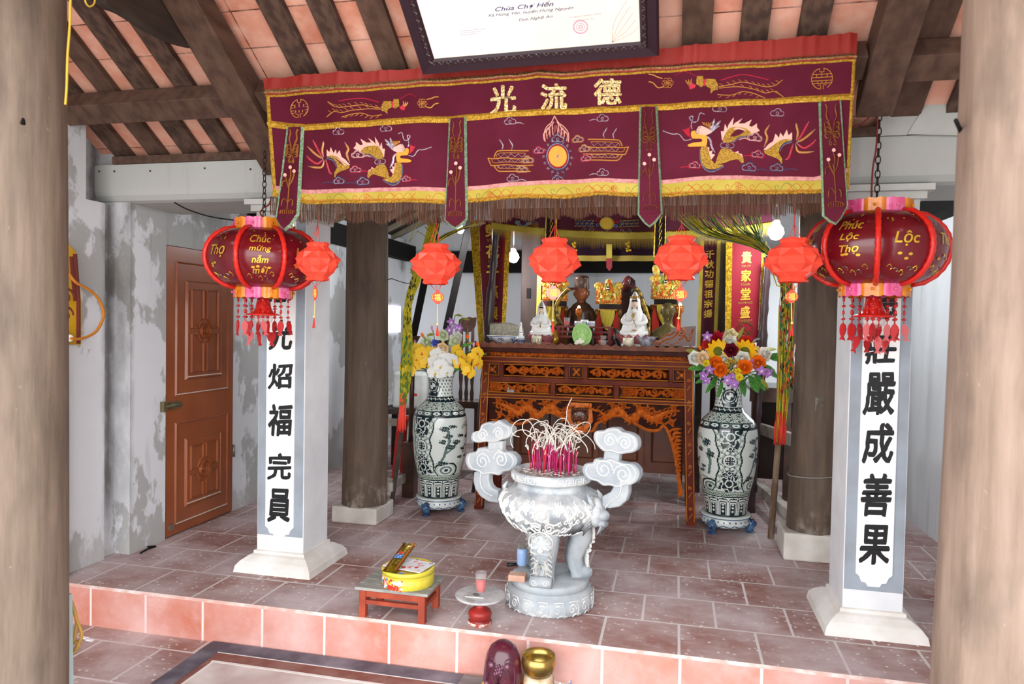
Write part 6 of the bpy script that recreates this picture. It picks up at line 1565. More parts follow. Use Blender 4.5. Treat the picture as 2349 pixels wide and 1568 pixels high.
# bowl
b = MB(); prof = [(.02, .365), (.12, .375), (.19, .405), (.232, .45), (.258, .50), (.264, .535), (.25, .565), (.205, .592), (.178, .605), (.172, .625), (.186, .640), (.205, .645), (.206, .685), (.200, .692), (.182, .690), (.178, .665), (.001, .66)]
pz = cr([(r, z, 0) for r, z in prof[:9]], 4)
b.lathe([(p.x, p.y) for p in pz] + prof[9:], (BX, BY, 0), 72); obj('bowl', b, M_stsoot, bw)
def rB(z):
    for a, c in zip(pz, pz[1:]):
        if a.y <= z <= c.y: return a.x + (c.x-a.x)*(z-a.y)/max(c.y-a.y, 1e-6)
    return .2
MB_ = lambda a, z, h: (BX+(rB(z)+h)*sin(a), BY-(rB(z)+h)*cos(a), z)
b = MB()
rnd = random.Random(5)
def St(p, w=.010, h=.008, tp=False): b.stroke([(q[0]*.25, q[1]) for q in p], w*1.15, metric(MB_, .25), h, taper=tp)
for rep in range(4):
    o = rep*pi/2
    St([(o+.13*cos(k*pi/10), .515+.03*sin(k*pi/10)) for k in range(21)], .008); St([(o+.03*cos(k), .515+.01*k*.3) for k in range(4)], .006)
    for k in range(9): a = -.5+k*1.0/8; St(cr([(o+a*.32, .545), (o+a*.42, .562), (o+a*.38, .578-.01*abs(k-4)*.5)], 3), .009, .006, True)
    for s in (-1, 1):
        St([(o+s*(.13+.10*cos(q*.55)*(1-q/22)), .45+.028*sin(q*.55)*(1-q/22)) for q in range(18)], .009)
        St(cr([(o+s*.05, .43), (o+s*.16, .415), (o+s*.3, .44), (o+s*.42, .425), (o+s*.5, .45)], 5), .010); St(cr([(o+s*.1, .475), (o+s*.26, .47), (o+s*.36, .49)], 5), .009, .006, True)
        body = cr([(o+s*.28, .53), (o+s*.36, .56), (o+s*.45, .54), (o+s*.52, .50), (o+s*.62, .525), (o+s*.7, .56)], 6); St(body, .018, .010)
        for k in range(2, len(body), 3): q = body[k]; St(cr([(q[0], q[1]), (q[0]-s*.03, q[1]+.013), (q[0]-s*.02, q[1]+.024)], 3), .007, .006, True); St(cr([(q[0], q[1]), (q[0]+s*.03, q[1]-.014), (q[0]+s*.01, q[1]-.026)], 3), .007, .006, True)
        for k in range(4): St(spiral(0, 0, 1, 1) and [(o+s*(.34+.12*k)+.04*cos(q*.6)*(1-q/16), .47+.012*(k % 2)+.014*sin(q*.6)*(1-q/16)) for q in range(13)], .007)
    for k in range(10): St(cr([(o-.7+k*.14, .395), (o-.66+k*.14, .41), (o-.61+k*.14, .40), (o-.57+k*.14, .412)], 4), .008)
for k in range(150):
    a = rnd.uniform(0, 2*pi); z = rnd.uniform(.40, .57); L_ = rnd.uniform(.05, .12); s_ = rnd.choice((-1, 1)); St(cr([(a, z), (a+L_*.5, z+s_*.014), (a+L_, z+s_*.004), (a+L_*1.2, z-s_*.012)], 3), .008, .005, True)
obj('dragon_relief', b, M_stw, bw)
b = MB(); MR_ = lambda a, z, h: (BX+(.2055+h)*sin(a/.2055), BY-(.2055+h)*cos(a/.2055), z)
MR = MR_
for k in range(24):
    a = 2*pi*k/24*.2055; w = 2*pi/24*.2055
    b.stroke([(a, .652), (a, .679), (a+w*.75, .679), (a+w*.75, .661), (a+w*.3, .661), (a+w*.3, .669), (a+w*.5, .669)], .0045, MR, .002); b.stroke([(a+w*.15, .652), (a+w*.95, .652)], .0045, MR, .002)
obj('key_fret', b, M_stw, bw)
# legs on the pedestal plate, each with a lion head at the knee

def bleg(px, py, ang):
    f = PZ(px, py, .145) if px else Vector((BX+.15*cos(ang), BY+.15*sin(ang), 0)); a = atan2(f.y-BY, f.x-BX); rr = hypot(f.x-BX, f.y-BY); rr = min(rr, .15)
    X = lambda r, s, z: Vector((BX+r*cos(a)-s*sin(a), BY+r*sin(a)+s*cos(a), z))
    t = None; b = MB()
    sec = [(.145, rr, .050, .040), (.165, rr+.008, .054, .046), (.19, rr-.012, .048, .042), (.24, rr-.022, .052, .042), (.29, rr-.006, .062, .050), (.335, rr+.012, .070, .055), (.37, rr+.012, .074, .058), (.405, rr-.0, .072, .055), (.43, rr-.03, .055, .05)]
    rings = [[X(r + q[1]*hr, q[0]*hs, z) for q in ((-1, -1), (-.3, -1.05), (.5, -.95), (1, -.5), (1.08, 0), (1, .5), (.5, .95), (-.3, 1.05), (-1, 1)) for _ in (0,)] if 0 else [X(r+cr_*hr, cs_*hs, z) for cs_, cr_ in ((-1, -1), (-1.05, -.3), (-.95, .5), (-.5, 1), (0, 1.08), (.5, 1), (.95, .5), (1.05, -.3), (1, -1))] for z, r, hs, hr in sec]
    b.loft(rings); b.tube([X(rr+.038, -.054, .170), X(rr+.038, .054, .170)], .028, 14)
    lg = obj('leg', b, M_stone, bw)
    b = MB(); ML = lambda s, z, h: X(rr + .050 + (.012 if z > .32 else -.012 if z < .28 else 0) + .01*(z-.3) + h, s, z)
    for s in (-1, 1):
        b.stroke(cr([(0, .345), (s*.02, .352), (s*.042, .34), (s*.05, .365)], 4), .010, ML, .014); b.ball(ML(s*.022, .348, .006), .010, 8, 6); b.stroke(spiral(s*.03, .39, .02, 1.4, 0, s, 12), .008, ML, .012)
        for k in range(4): b.stroke(cr([(s*.01, .29-.012*k), (s*(.02+.006*k), .27-.012*k), (s*(.034), .285-.012*k)], 4), .006, ML, .010, taper=True); b.stroke(cr([(s*(.01+.008*k), .20), (s*(.012+.009*k), .23), (s*.006*k, .255)], 4), .006, ML, .012, taper=True)
        b.stroke(cr([(0, .318), (s*.025, .312), (s*.045, .322), (s*.05, .335)], 4), .009, ML, .014)
    for s in (-1, 1):
        for k in range(5): b.stroke(cr([(s*.055, .30-.025*k), (s*(.04-.004*k), .315-.025*k), (s*.03, .30-.028*k)], 3), .007, ML, .010, taper=True)
        b.stroke(cr([(s*.02, .42), (s*.045, .405), (s*.06, .38), (s*.055, .35)], 4), .009, ML, .012); b.stroke(spiral(s*.03, .172, .018, 1.4, 0, s, 10), .006, lambda u, z, h: X(rr+.064+h, u, z), .004)
    b.stroke([(.03*cos(k*pi/8), .405+.02*sin(k*pi/8)) for k in range(9)], .007, ML, .014); b.stroke([(.018*cos(k*pi/8), .405+.012*sin(k*pi/8)) for k in range(9)], .006, ML, .014)
    b.ball(ML(0, .335, .012), (.016, .014, .011), 10, 6)
    obj('leg_relief', b, M_stw, lg)
bleg(1245, 1340, 0); bleg(1325, 1316, 0); bleg(None, 0, radians(125))
# cloud handles, slabs in the plane through the axis turned a little to the front
ha = radians(-20); hn = Vector((-sin(ha), cos(ha), 0)); hu = Vector((cos(ha), sin(ha), 0))
def onH(px, py):
    d = ray(px, py); c = Vector((BX, BY, 0)); k = (c-CAM).dot(hn)/d.dot(hn); q = CAM+d*k; return ((q-c).dot(hu), q.z)
def MHh(y0):
    return lambda u, v, z: tuple(Vector((BX, BY, 0)) + hu*u + hn*v + Vector((0, 0, z)))
def handle(side, arm, low, stem, up, sp):
    b = MB(); th = .027
    for pl, sm, tk in ((arm, 4, th*.85), (low, 0, th), (stem, 0, th*.8), (up, 0, th)):
        q = [onH(*p) for p in pl]
        if not sm: q = [(v.x, v.y) for v in cr([(a, c, 0) for a, c in q], 5, True)] if pl is not stem else q
        b.prism(q if side > 0 else q, -tk, tk, M=lambda x, y, z: MHh(0)(x, y, z))
    h_ = obj('cloud_handle', b, M_stone, bw, bevel=.008)
    b = MB(); f = lambda u, z, h: MHh(0)(u, -th-h, z)
    px1 = (onH(1300, 1000)[0]-onH(1200, 1000)[0])/100
    for cx, cy, r, s in sp:
        u, z = onH(cx, cy); b.stroke(spiral(u, z, r*px1, 1.8, 0 if s > 0 else pi, s, 26), .007, f, .004)
    for pl in (low, up):
        c0_ = (sum(p[0] for p in pl)/len(pl), sum(p[1] for p in pl)/len(pl)); q = [onH(c0_[0]+(p[0]-c0_[0])*.86, c0_[1]+(p[1]-c0_[1])*.86) for p in pl]
        b.stroke([(v.x, v.y) for v in cr([(a, c, 0) for a, c in q], 5, True)], .006, f, .004, closed=True)
    n_ = len(arm)//2
    q = [onH((arm[i][0]+arm[-1-i][0])/2, (arm[i][1]+arm[-1-i][1])/2) for i in range(n_)]; b.stroke([(v.x, v.y) for v in cr([(a, c, 0) for a, c in q], 5)], .006, f, .004)
    obj('cloud_lines', b, M_stw, h_)
handle(-1, [(1092, 1080), (1090, 1100), (1095, 1120), (1107, 1137), (1125, 1148), (1148, 1152), (1148, 1122), (1135, 1118), (1128, 1110), (1126, 1098), (1128, 1080)],
       [(1073, 1055), (1078, 1038), (1096, 1034), (1102, 1026), (1120, 1025), (1130, 1030), (1150, 1026), (1160, 1034), (1178, 1036), (1191, 1050), (1189, 1066), (1176, 1078), (1162, 1080), (1150, 1088), (1132, 1086), (1112, 1088), (1100, 1080), (1082, 1074)],
       [(1124, 1012), (1158, 1010), (1156, 1040), (1122, 1040)], [(1086, 1004), (1090, 990), (1104, 986), (1110, 972), (1126, 966), (1140, 968), (1150, 962), (1164, 970), (1180, 980), (1178, 996), (1168, 1004), (1154, 1008), (1140, 1014), (1120, 1012), (1104, 1014), (1092, 1012)],
       ((1113, 996, 13, 1), (1150, 992, 13, -1), (1113, 1056, 18, 1), (1155, 1052, 18, -1)))
handle(1, [(1412, 1095), (1412, 1112), (1404, 1126), (1385, 1136), (1385, 1160), (1402, 1164), (1424, 1160), (1440, 1146), (1446, 1128), (1446, 1095)],
       [(1340, 1078), (1346, 1062), (1362, 1060), (1370, 1050), (1390, 1052), (1404, 1048), (1424, 1056), (1440, 1060), (1458, 1062), (1471, 1078), (1468, 1096), (1456, 1108), (1440, 1112), (1424, 1118), (1404, 1112), (1388, 1112), (1372, 1102), (1352, 1096)],
       [(1390, 1030), (1426, 1034), (1422, 1062), (1386, 1060)], [(1366, 1004), (1370, 988), (1388, 986), (1400, 980), (1420, 980), (1432, 988), (1450, 992), (1464, 1002), (1468, 1020), (1460, 1034), (1442, 1038), (1424, 1040), (1404, 1034), (1390, 1034), (1376, 1022)],
       ((1404, 1008, 14, 1), (1438, 1014, 14, -1), (1390, 1074, 19, 1), (1434, 1086, 19, -1)))
for s in (-1, 1):
    c = Vector((BX, BY, .50)) + hu*s*.255; b = MB(); X = lambda r, q, z: tuple(Vector((BX, BY, 0)) + hu*s*r + hn*q + Vector((0, 0, z)))
    b.ball(X(.255, 0, .51), (.05, .055, .075), 16, 12); b.ball(X(.30, 0, .50), (.03, .035, .028), 12, 8); b.ball(X(.295, 0, .46), (.03, .03, .02), 12, 8)
    for q in (-1, 1):
        b.ball(X(.285, q*.03, .53), .013, 8, 6); b.tube([X(.26, q*.04, .55), X(.25, q*.06, .585), X(.235, q*.055, .61)], [.014, .012, .003], 8); b.ball(X(.255, q*.055, .545), (.012, .02, .016), 8, 6)
        for k in range(6): b.tube(cr([X(.25, q*.05, .53-.016*k), X(.24, q*.07, .515-.016*k), X(.225, q*.075, .49-.017*k)], 3), [.008, .008, .007, .007, .006, .004, .002], 6)
    for k in range(5): b.tube([X(.30, (k-2)*.014, .455), X(.295, (k-2)*.017, .435), X(.28, (k-2)*.02, .41)], [.007, .006, .002], 6)
    obj('lion_head', b, M_stsoot, bw)
# ash bed and incense
b = MB(); n = 40
rings = [[Vector((BX+.168*r*cos(2*pi*j/n), BY+.168*r*sin(2*pi*j/n), .672+.018*(1-r)+.004*sin(j*3.1+r*20))) for j in range(n)] for r in (1, .8, .6, .4, .2, .02)]
b.loft(rings, cap=False)
for k in range(260):
    a = random.uniform(0, 2*pi); r = .155*sqrt(random.random()); L_ = random.uniform(.01, .03); q = random.uniform(0, pi); z = .676+.018*(1-r/.176)+random.uniform(0, .012); x, y = BX+r*cos(a), BY+r*sin(a)
    b.tube([(x, y, z), (x+L_*cos(q), y+L_*sin(q), z+random.uniform(-.003, .008))], .0016, 4, m=random.choice((0, 1, 1)))
tag(stuff(obj('ash', b, [mat('grey_ash', '#b9b4ac', .9, col2='#8f8a84', nscale=60), mat('white_ash_flake', '#dedad2', .9)])), 'grey ash and burnt stick ends filling the stone burner', 'ash')
M_stick = mat('magenta_incense', '#b81f62', .7, col2='#8d1a4e', nscale=30); M_curl = mat('white_ash_curl', '#dcd6cb', .85)
protos = []
M_st3 = [M_stick, mat('pink_incense', '#cf4a8a', .7), mat('red_incense', '#c22a3c', .7)]
for v in range(12):
    b = MB(); H1 = random.uniform(.08, .17); rr = random.Random(v); lx, ly = rr.uniform(-.014, .014), rr.uniform(-.01, .01)
    b.tube([(0, 0, 0), (lx, ly, H1)], .0026, 6); s = obj('incense_stick', b, M_st3[v % 3], origin=(0, 0, 0))
    b = MB(); a = rr.uniform(0, 2*pi); lon = v % 2; R_ = rr.uniform(.03, .075) if lon else .01; up = rr.uniform(.03, .11) if lon else .02; pts = [Vector((lx, ly, H1))]; sw = pi*rr.uniform(.8, 1.5)
    for k in range(1, 10):
        t = k/9; an = sw*t; pts.append(Vector((lx + R_*(1-cos(an))*cos(a+t), ly + R_*(1-cos(an))*sin(a+t), H1 + up*t + R_*sin(an))))
    b.tube(cr(pts, 2), .0025, 5); obj('ash_curl', b, M_curl, s)
    protos.append(s)
def put_stick(o, i):
    a = i*2.39996; r = .115*sqrt((i+.5)/84); o.location = (BX+.012+r*cos(a)*1.05, BY+r*sin(a), .672); o.rotation_euler = (random.uniform(-.06, .06), random.uniform(-.06, .06), random.uniform(0, 6.28))
    tag(o, 'burnt-down magenta incense stick with a curl of white ash in the stone burner', 'incense stick', 'incense sticks in the stone burner')
for i in range(84):
    o = protos[i] if i < 12 else copy_tree(protos[(i*7) % 12]); put_stick(o, i)
b = MB(); q = [P(1298, 965, BY), P(1300, 945, BY), P(1303, 930, BY), P(1312, 912, BY)]; b.tube(cr([(BX+.02, BY, .70)] + [tuple(v) for v in q], 4), .0022, 5)
tag(obj('incense_stick', b, M_curl), 'tallest thin grey incense stick rising above the burning bundle', 'incense stick', None)
# things on the pedestal plate
v = PZ(1197, 1308, .145); m = (v.y-CAM.y)/FPX; b = MB(); b.lathe([(11*m, 0), (12*m, .004), (12.5*m, .065), (11.5*m, .088), (10.5*m, .088), (10*m, .05), (.001, .045)], (v.x, v.y, .177), 24)
jz = .177; jar = obj('incense_jar', b, mat('pale_blue_plastic', '#8fa9cf', .35, coat=.3)); tag(jar, 'small pale blue jar of matches standing on the terracotta block at the burner foot', 'jar')
b = MB()
for k in range(26): a = k*2.4; r = 8.5*m*sqrt(k/26); b.tube([(v.x+r*cos(a), v.y+r*sin(a), jz+.05), (v.x+1.1*r*cos(a), v.y+1.1*r*sin(a), jz+.108+.004*sin(k))], .0018, 5)
obj('match_sticks', b, mat('grey_match', '#8d857c', .8), jar)
b = MB(); q = PZ(1190, 1334, .145); b.box(q.x-.055, q.x+.032, q.y-.005, q.y+.055, .145, .177, mx=None); tag(obj('terracotta_block', b, mat('pale_terracotta', '#c9a48f', .8, col2='#b98f7a', nscale=9), bevel=.003), 'small pale terracotta block lying on the burner pedestal', 'block')
b = MB(); q = PZ(1166, 1302, .145); b.tube([(q.x-.01, q.y+.01, .158), (q.x+.045, q.y+.035, .158)], [.011, .008], 10); tag(obj('black_torch', b, mat('black_plastic', '#1f1f22', .35), bevel=0), 'short black cylindrical lighter lying behind the pale blue jar', 'lighter')
# ================================================================== THINGS ON THE PLATFORM
M_stool = mat('worn_red_paint', '#a2472f', .6, col2='#8a3a28', nscale=9); M_stoolt = mat('dusty_stool_top', '#7f7f7a', .8, col2='#9b9a94', nscale=12, stretch=(1, 8, 1))
sx0, sx1, sy0, sy1 = -1.17, -.832, .012, .245; sz = P(880, 1350, sy0).z
t = thing('low_stool', 'low red wooden stool with a dusty grey top at the platform edge', 'stool', ((sx0+sx1)/2, (sy0+sy1)/2, 0))
b = MB(); n = 4
for i in range(n): y0 = sy0-.012+(sy1-sy0+.024)*i/n; b.box(sx0-.018, sx1+.018, y0, y0+(sy1-sy0+.024)/n-.002, sz-.014, sz)
obj('top', b, M_stoolt, t, bevel=.002)
for xx in (sx0, sx1-.034):
    for yy in (sy0, sy1-.034): b = MB(); b.box(xx, xx+.034, yy, yy+.034, 0, sz-.014); obj('leg', b, M_stool, t, bevel=.002)
for z, h in ((sz-.032, .036), (sz-.075, .02)):
    for yy in (sy0+.005, sy1-.027): b = MB(); b.box(sx0+.03, sx1-.03, yy, yy+.02, z-h/2, z+h/2); obj('rail', b, M_stool, t)
    for xx in (sx0+.005, sx1-.027): b = MB(); b.box(xx, xx+.02, sy0+.03, sy1-.03, z-h/2, z+h/2); obj('rail', b, M_stool, t)
# biscuit tin
c = P(934, 1320, .11); TX, TY, TR = c.x, .125, .128; zt_ = sz + .082
t = thing('biscuit_tin', 'round yellow biscuit tin with printed pictures standing on the low stool', 'tin', (TX, TY, sz))
M_tin = mat('yellow_tin', '#dccb45', .35, .2, coat=.3)
b = MB(); b.lathe([(TR-.004, 0), (TR, .004), (TR, .058), (TR-.002, .058), (TR-.002, .061), (TR+.002, .061), (TR+.002, .080), (TR-.003, .084), (TR-.010, .081), (.001, .080)], (TX, TY, sz), 64); obj('tin_body', b, M_tin, t)
b = MB(); Mt = lambda a, z, h: (TX+(TR+h)*sin(a), TY-(TR+h)*cos(a), sz+z); rnd = random.Random(2)
for k in range(90): a = rnd.uniform(-1.25, .12); z = rnd.uniform(.006, .052); r = rnd.uniform(.004, .011); b.add([Mt(a+r/TR*cos(q*1.05), z+min(r, .052-z+.003)*sin(q*1.05), .0008+.00001*k) for q in range(6)], [tuple(range(6))], m=k % 5)
for k in range(3): a = -.5+k*.17; b.add([Mt(a, .003, .002), Mt(a+.165, .003, .002), Mt(a+.165, .026-.006*(k == 1), .002), Mt(a, .02+.005*k, .002)], [(0, 1, 2, 3)], m=0)
Mtop = lambda x, y, h: (TX+x, TY+y, sz+.0805+h)
for k in range(70): r_ = TR*.85*sqrt(rnd.random()); a = rnd.uniform(0, 6.28); x, y, r = r_*cos(a), r_*sin(a), rnd.uniform(.006, .014); b.add([Mtop(x+r*cos(q*1.05), y+r*sin(q*1.05), .0005+.00001*k) for q in range(6)], [tuple(range(6))], m=(k*3) % 5)
obj('printed_pictures', b, [mat('print_red', '#cf2f2a', .4), mat('print_blue', '#4a8fd0', .4), mat('print_cream', '#efe2c0', .4), mat('print_orange', '#e38a3a', .4), mat('print_white', '#eceae6', .4)], t)
b = MB()
for k in range(3): a = .35+k*.28; b.stroke([(a*TR, .012), (a*TR+.026, .012), (a*TR+.026, .048), (a*TR, .048)], .003, metric(Mt, TR), .0008, closed=True)
obj('embossed_panel', b, mat('tin_ochre', '#bfa935', .4), t)
# envelopes on the tin
def card(name, cx, cy, w, d_, rot, z, m_, label, cat, th=.004):
    b = MB(); mx = Matrix.Translation((cx, cy, z)) @ Matrix.Rotation(rot, 4, 'Z'); b.box(-w/2, w/2, -d_/2, d_/2, 0, th, mx=mx); o = obj(name, b, m_); tag(o, label, cat); return o, mx
z0 = sz+.0855
e1, mx = card('greeting_card', TX-.055, TY+.02, .075, .16, -.35, z0, mat('lilac_paper', '#e6dfe8', .6), 'narrow lilac printed card lying on the tin under the gold packet', 'card')
e2, mx = card('leaflet', TX+.045, TY-.005, .125, .15, -.18, z0, mat('pale_leaflet', '#e3e0e2', .5, coat=.2), 'white printed leaflet lying on the tin beside the gold packet', 'leaflet', .003)
b = MB(); f = lambda x, y, h: tuple(mx @ Vector((x, y, .003+h)))
for k in range(16): x, y = rnd.uniform(-.05, .05), rnd.uniform(-.06, .06); b.disc((x, y), rnd.uniform(.005, .013), f, .0004+.00003*k, 8, m=k % 4)
for k in range(6): b.stroke([(-.05, .05-.012*k), (.03, .05-.012*k)], .003, f, .0003, m=1)
obj('leaflet_print', b, [mat('print_pink', '#d98a8a', .5), mat('print_grey', '#a9a7ae', .5), mat('print_tan', '#e8cfa4', .5), mat('print_red2', '#c8302e', .5)], e2)
# gold foil incense packet across the tin
A0 = P(893, 1338, TY-.125); A1 = P(940, 1246, TY+.15); A0.z = max(A0.z, sz+.092); 
dd = (A1-A0); L_ = dd.length; dd.normalize(); sd = dd.cross(Vector((0, 0, 1))).normalized(); upv = sd.cross(dd)
b = MB(); vs = []; nu, nv = 6, 30
for i in range(nv+1):
    for j in range(nu+1):
        u = (j/nu-.5)*2; t_ = i/nv; hgt = .011*(1-u*u)*min(1, 6*min(t_, 1-t_)+.05) + .0016*sin(i*1.9+j*2.3)
        w = .034*(1.2 if i in (0, nv) else 1)
        vs.append(A0 + dd*L_*t_ + sd*w*u + upv*hgt)
b.add(vs, [(i*(nu+1)+j, i*(nu+1)+j+1, (i+1)*(nu+1)+j+1, (i+1)*(nu+1)+j) for i in range(nv) for j in range(nu)], True)
b.add([v - upv*.004 for v in vs], [(i*(nu+1)+j+1, i*(nu+1)+j, (i+1)*(nu+1)+j, (i+1)*(nu+1)+j+1) for i in range(nv) for j in range(nu)], True)
for i in range(nv):
    for j in range(nu):
        pass
pk = obj('incense_packet', b, mat('gold_foil_wrap', '#b99a24', .22, .75, col2='#8a6a12', nscale=40)); tag(pk, 'long gold foil incense packet lying across the biscuit tin', 'packet')
b = MB(); fp = lambda u, v, h: tuple(A0 + dd*v + sd*u + upv*(.011*(1-(u/.034)**2)+.003+h))
for s in (-1, 1): b.stroke([(s*.028, .004+L_*.985*k/10) for k in range(11)], .008, fp, .0006, m=0)
b.fill([(-.02, L_*.38), (.02, L_*.38), (.02, L_*.52), (-.02, L_*.52)], fp, .002, 1); b.disc((0, L_*.55), .014, fp, .0025, 12, m=2)
for k in range(5): b.disc((rnd.uniform(-.009, .009), L_*(.4+.025*k)), .004, fp, .003, 7, m=(3, 2)[k % 2])
obj('packet_print', b, [mat('packet_rust', '#a3521a', .35, .4), mat('packet_blue', '#3f86c9', .4), mat('packet_red', '#c43a2a', .4), mat('packet_white', '#e6e3de', .4)], pk)
# red turned stand with dusty plate and glass
bx = PZ(1093, 1440); SX, SY = bx.x, bx.y+.06; zp = P(1096, 1362, SY).z
t = thing('offering_pedestal', 'round red turned pedestal plate covered with grey dust at the platform edge', 'stand', (SX, SY, 0))
b = MB(); b.lathe([(.056, 0), (.058, .006), (.056, .016), (.045, .020), (.052, .026), (.057, .05), (.053, .062), (.040, .072), (.03, .078), (.024, .09), (.027, zp-.03), (.04, zp-.024)], (SX, SY, 0), 40); obj('turned_foot', b, mat('red_lacquer_foot', '#9c2a24', .4, col2='#7f2420', nscale=9, coat=.2), t)
b = MB(); b.lathe([(.0565, .001), (.0585, .006), (.0565, .0155)], (SX, SY, 0), 40, cap=False); obj('pale_ring', b, mat('dust_cream', '#d3c8bd', .8, col2='#a3463a', nscale=60), t)
b = MB(); b.lathe([(.03, zp-.026), (.09, zp-.020), (.119, zp-.008), (.121, zp), (.116, zp+.002), (.001, zp)], (SX, SY, 0), 48); obj('plate', b, mat('dusty_plate', '#b5b4b5', .75, col2='#8e8a8a', nscale=14, lo=.45, hi=.7), t)
gx = P(1103, 1348, SY).x; gh = P(1103, 1312, SY).z - zp - .002; m = (SY-CAM.y)/FPX
t = thing('shot_glass', 'small clear glass of red candle wax standing on the dusty pedestal plate', 'glass', (gx, SY, zp+.002))
b = MB(); r = 14*m; b.lathe([(r*.78, 0), (r, gh), (r*.92, gh), (r*.74, gh*.12), (.001, gh*.12)], (gx, SY, zp+.002), 32); obj('glass', b, M_glassy, t)
b = MB(); b.lathe([(.001, gh*.13), (r*.73, gh*.13), (r*.84, gh*.64), (.001, gh*.65)], (gx, SY, zp+.002), 28); obj('red_wax', b, M_rdrink, t)
b = MB(); q = P(1085, 1378, SY-.05); b.bar((SX-.06, SY-.055, zp+.004), (SX+.03, SY-.05, zp+.004), .004, .003); tag(obj('match_stick', b, mat('white_stick', '#e6e2dc', .8)), 'thin pale stick lying on the dusty pedestal plate', 'stick')
b = MB(); b.ball((SX-.015, SY-.015, zp+.004), (.02, .012, .005), 10, 6); tag(obj('wax_scrap', b, mat('dark_scrap', '#55504d', .8)), 'small dark scrap lying on the dusty pedestal plate', 'scrap')
# low table with wooden fish and bowl bell below the step
tz = P(1150, 1584, -.22).z - .045; q0 = PZ(1085, 1568, tz)
t = thing('low_table', 'low grey wooden table against the step carrying the wooden fish and bell', 'table', (-.30, -.24, ZLOW))
b = MB(); b.box(-.62, .14, -.46, -.03, tz-.02, tz); obj('top', b, mat('grey_table_top', '#8e8b8a', .6, col2='#736f70', nscale=9, stretch=(1, 5, 1)), t, bevel=.004)
for xx in (-.59, .08):
    for yy in (-.44, -.08): b = MB(); b.box(xx, xx+.04, yy, yy+.04, ZLOW, tz-.02); obj('leg', b, mat('grey_table_leg', '#5d5654', .6), t)
# cushion
c = P(1150, 1545, -.22); FXx = c.x; FY = -.20
m = (FY-CAM.y)/FPX
t = thing('cushion', 'red and yellow patched cushion under the carved wooden fish', 'cushion', (FXx, FY, tz))
b = MB(); n = 32; rings = []
for i, (r, z) in enumerate(((.04, 0), (.105, .006), (.118, .028), (.105, .05), (.04, .058))): rings.append([Vector((FXx+.01+r*cos(2*pi*j/n)*(1+.05*abs(sin(4*pi*j/n))), FY+r*sin(2*pi*j/n)*(1+.05*abs(sin(4*pi*j/n))), tz+z)) for j in range(n)])
k0 = len(b.f); b.loft(rings)
for i in range(k0, len(b.f)): b.mi[i] = 1 if (int((i % n)/4) % 2) else 0
obj('patched_cover', b, [mat('cushion_red', '#d0483c', .8), mat('cushion_yellow', '#e0b94a', .8)], t)
# wooden fish: one carved hollow block
wz = tz+.045; t = thing('wooden_fish', 'dark plum-red carved wooden fish drum resting on the patched cushion', 'drum', (FXx, FY, wz))
M_fish = mat('plum_lacquer', '#4a1626', .25, coat=.6, col2='#5c1e2f', nscale=9)
wt = P(1150, 1470, FY).z; Hf = wt-wz; Wf = 92*m/2
b = MB(); prof_ = [(.62, 0), (.92, .05), (1.0, .18), (.99, .38), (.95, .55), (.86, .74), (.66, .89), (.35, .98), (.02, 1.0)]
b.loft([ell((FXx, FY+.01*z, wz+Hf*z), Wf*r, Wf*r*.86, 36) for r, z in prof_]); obj('body', b, M_fish, t)
def Mf(u, v, h):
    r = 0
    for a, c_ in zip(prof_, prof_[1:]):
        if a[1] <= v <= c_[1]: r = a[0]+(c_[0]-a[0])*(v-a[1])/(c_[1]-a[1])
    a = u*1.1; return (FXx+(Wf*r+h)*sin(a), FY-(Wf*r*.86+h)*cos(a), wz+Hf*v)
b = MB(); sf = lambda p, w=.007, h=.006, tp=False: b.stroke(cr(p, 4), w, Mf, h, taper=tp)
for s in (-1, 1):
    b.stroke([(s*(.48+.3*cos(q*.5)*(1-q/20)), .66+.11*sin(q*.5)*(1-q/20)) for q in range(17)], .009, Mf, .007); b.ball(Mf(s*.42, .62, .0), .013, 10, 8)
    sf([(s*.15, .6), (s*.3, .5), (s*.32, .38), (s*.2, .28), (s*.1, .2)], .012, .008); sf([(s*.75, .6), (s*.8, .4), (s*.7, .2), (s*.5, .1)], .010)
    for k in range(5): sf([(s*(.4+.06*k), .55-.07*k), (s*(.55+.04*k), .5-.07*k), (s*(.6+.03*k), .42-.06*k)], .008, .006, True); b.ball(Mf(s*(.25+.1*k), .1+.025*k, 0), .012, 8, 6)
    b.stroke([(s*(.5+.16*cos(q*.5)*(1-q/20)), .16+.08*sin(q*.5)*(1-q/20)) for q in range(17)], .009, Mf, .007)
for k in range(16): b.ball(Mf(-.2+.4*((k*7) % 11)/11, .45+.2*((k*5) % 9)/9, 0), .006, 6, 5)
for k in range(5): sf([(0, .28), (-.1+.05*k, .38), (-.16+.08*k, .44)], .008, .006, True)
obj('carving', b, mat('plum_ridge_highlight', '#6f4355', .22, coat=.6), t)  # carved ridges in a lighter colour, painting in their highlights
b = MB(); b.ball(Mf(0, .2, -.004), (.022, .012, .016), 12, 8); obj('sound_slot', b, M_black, t)
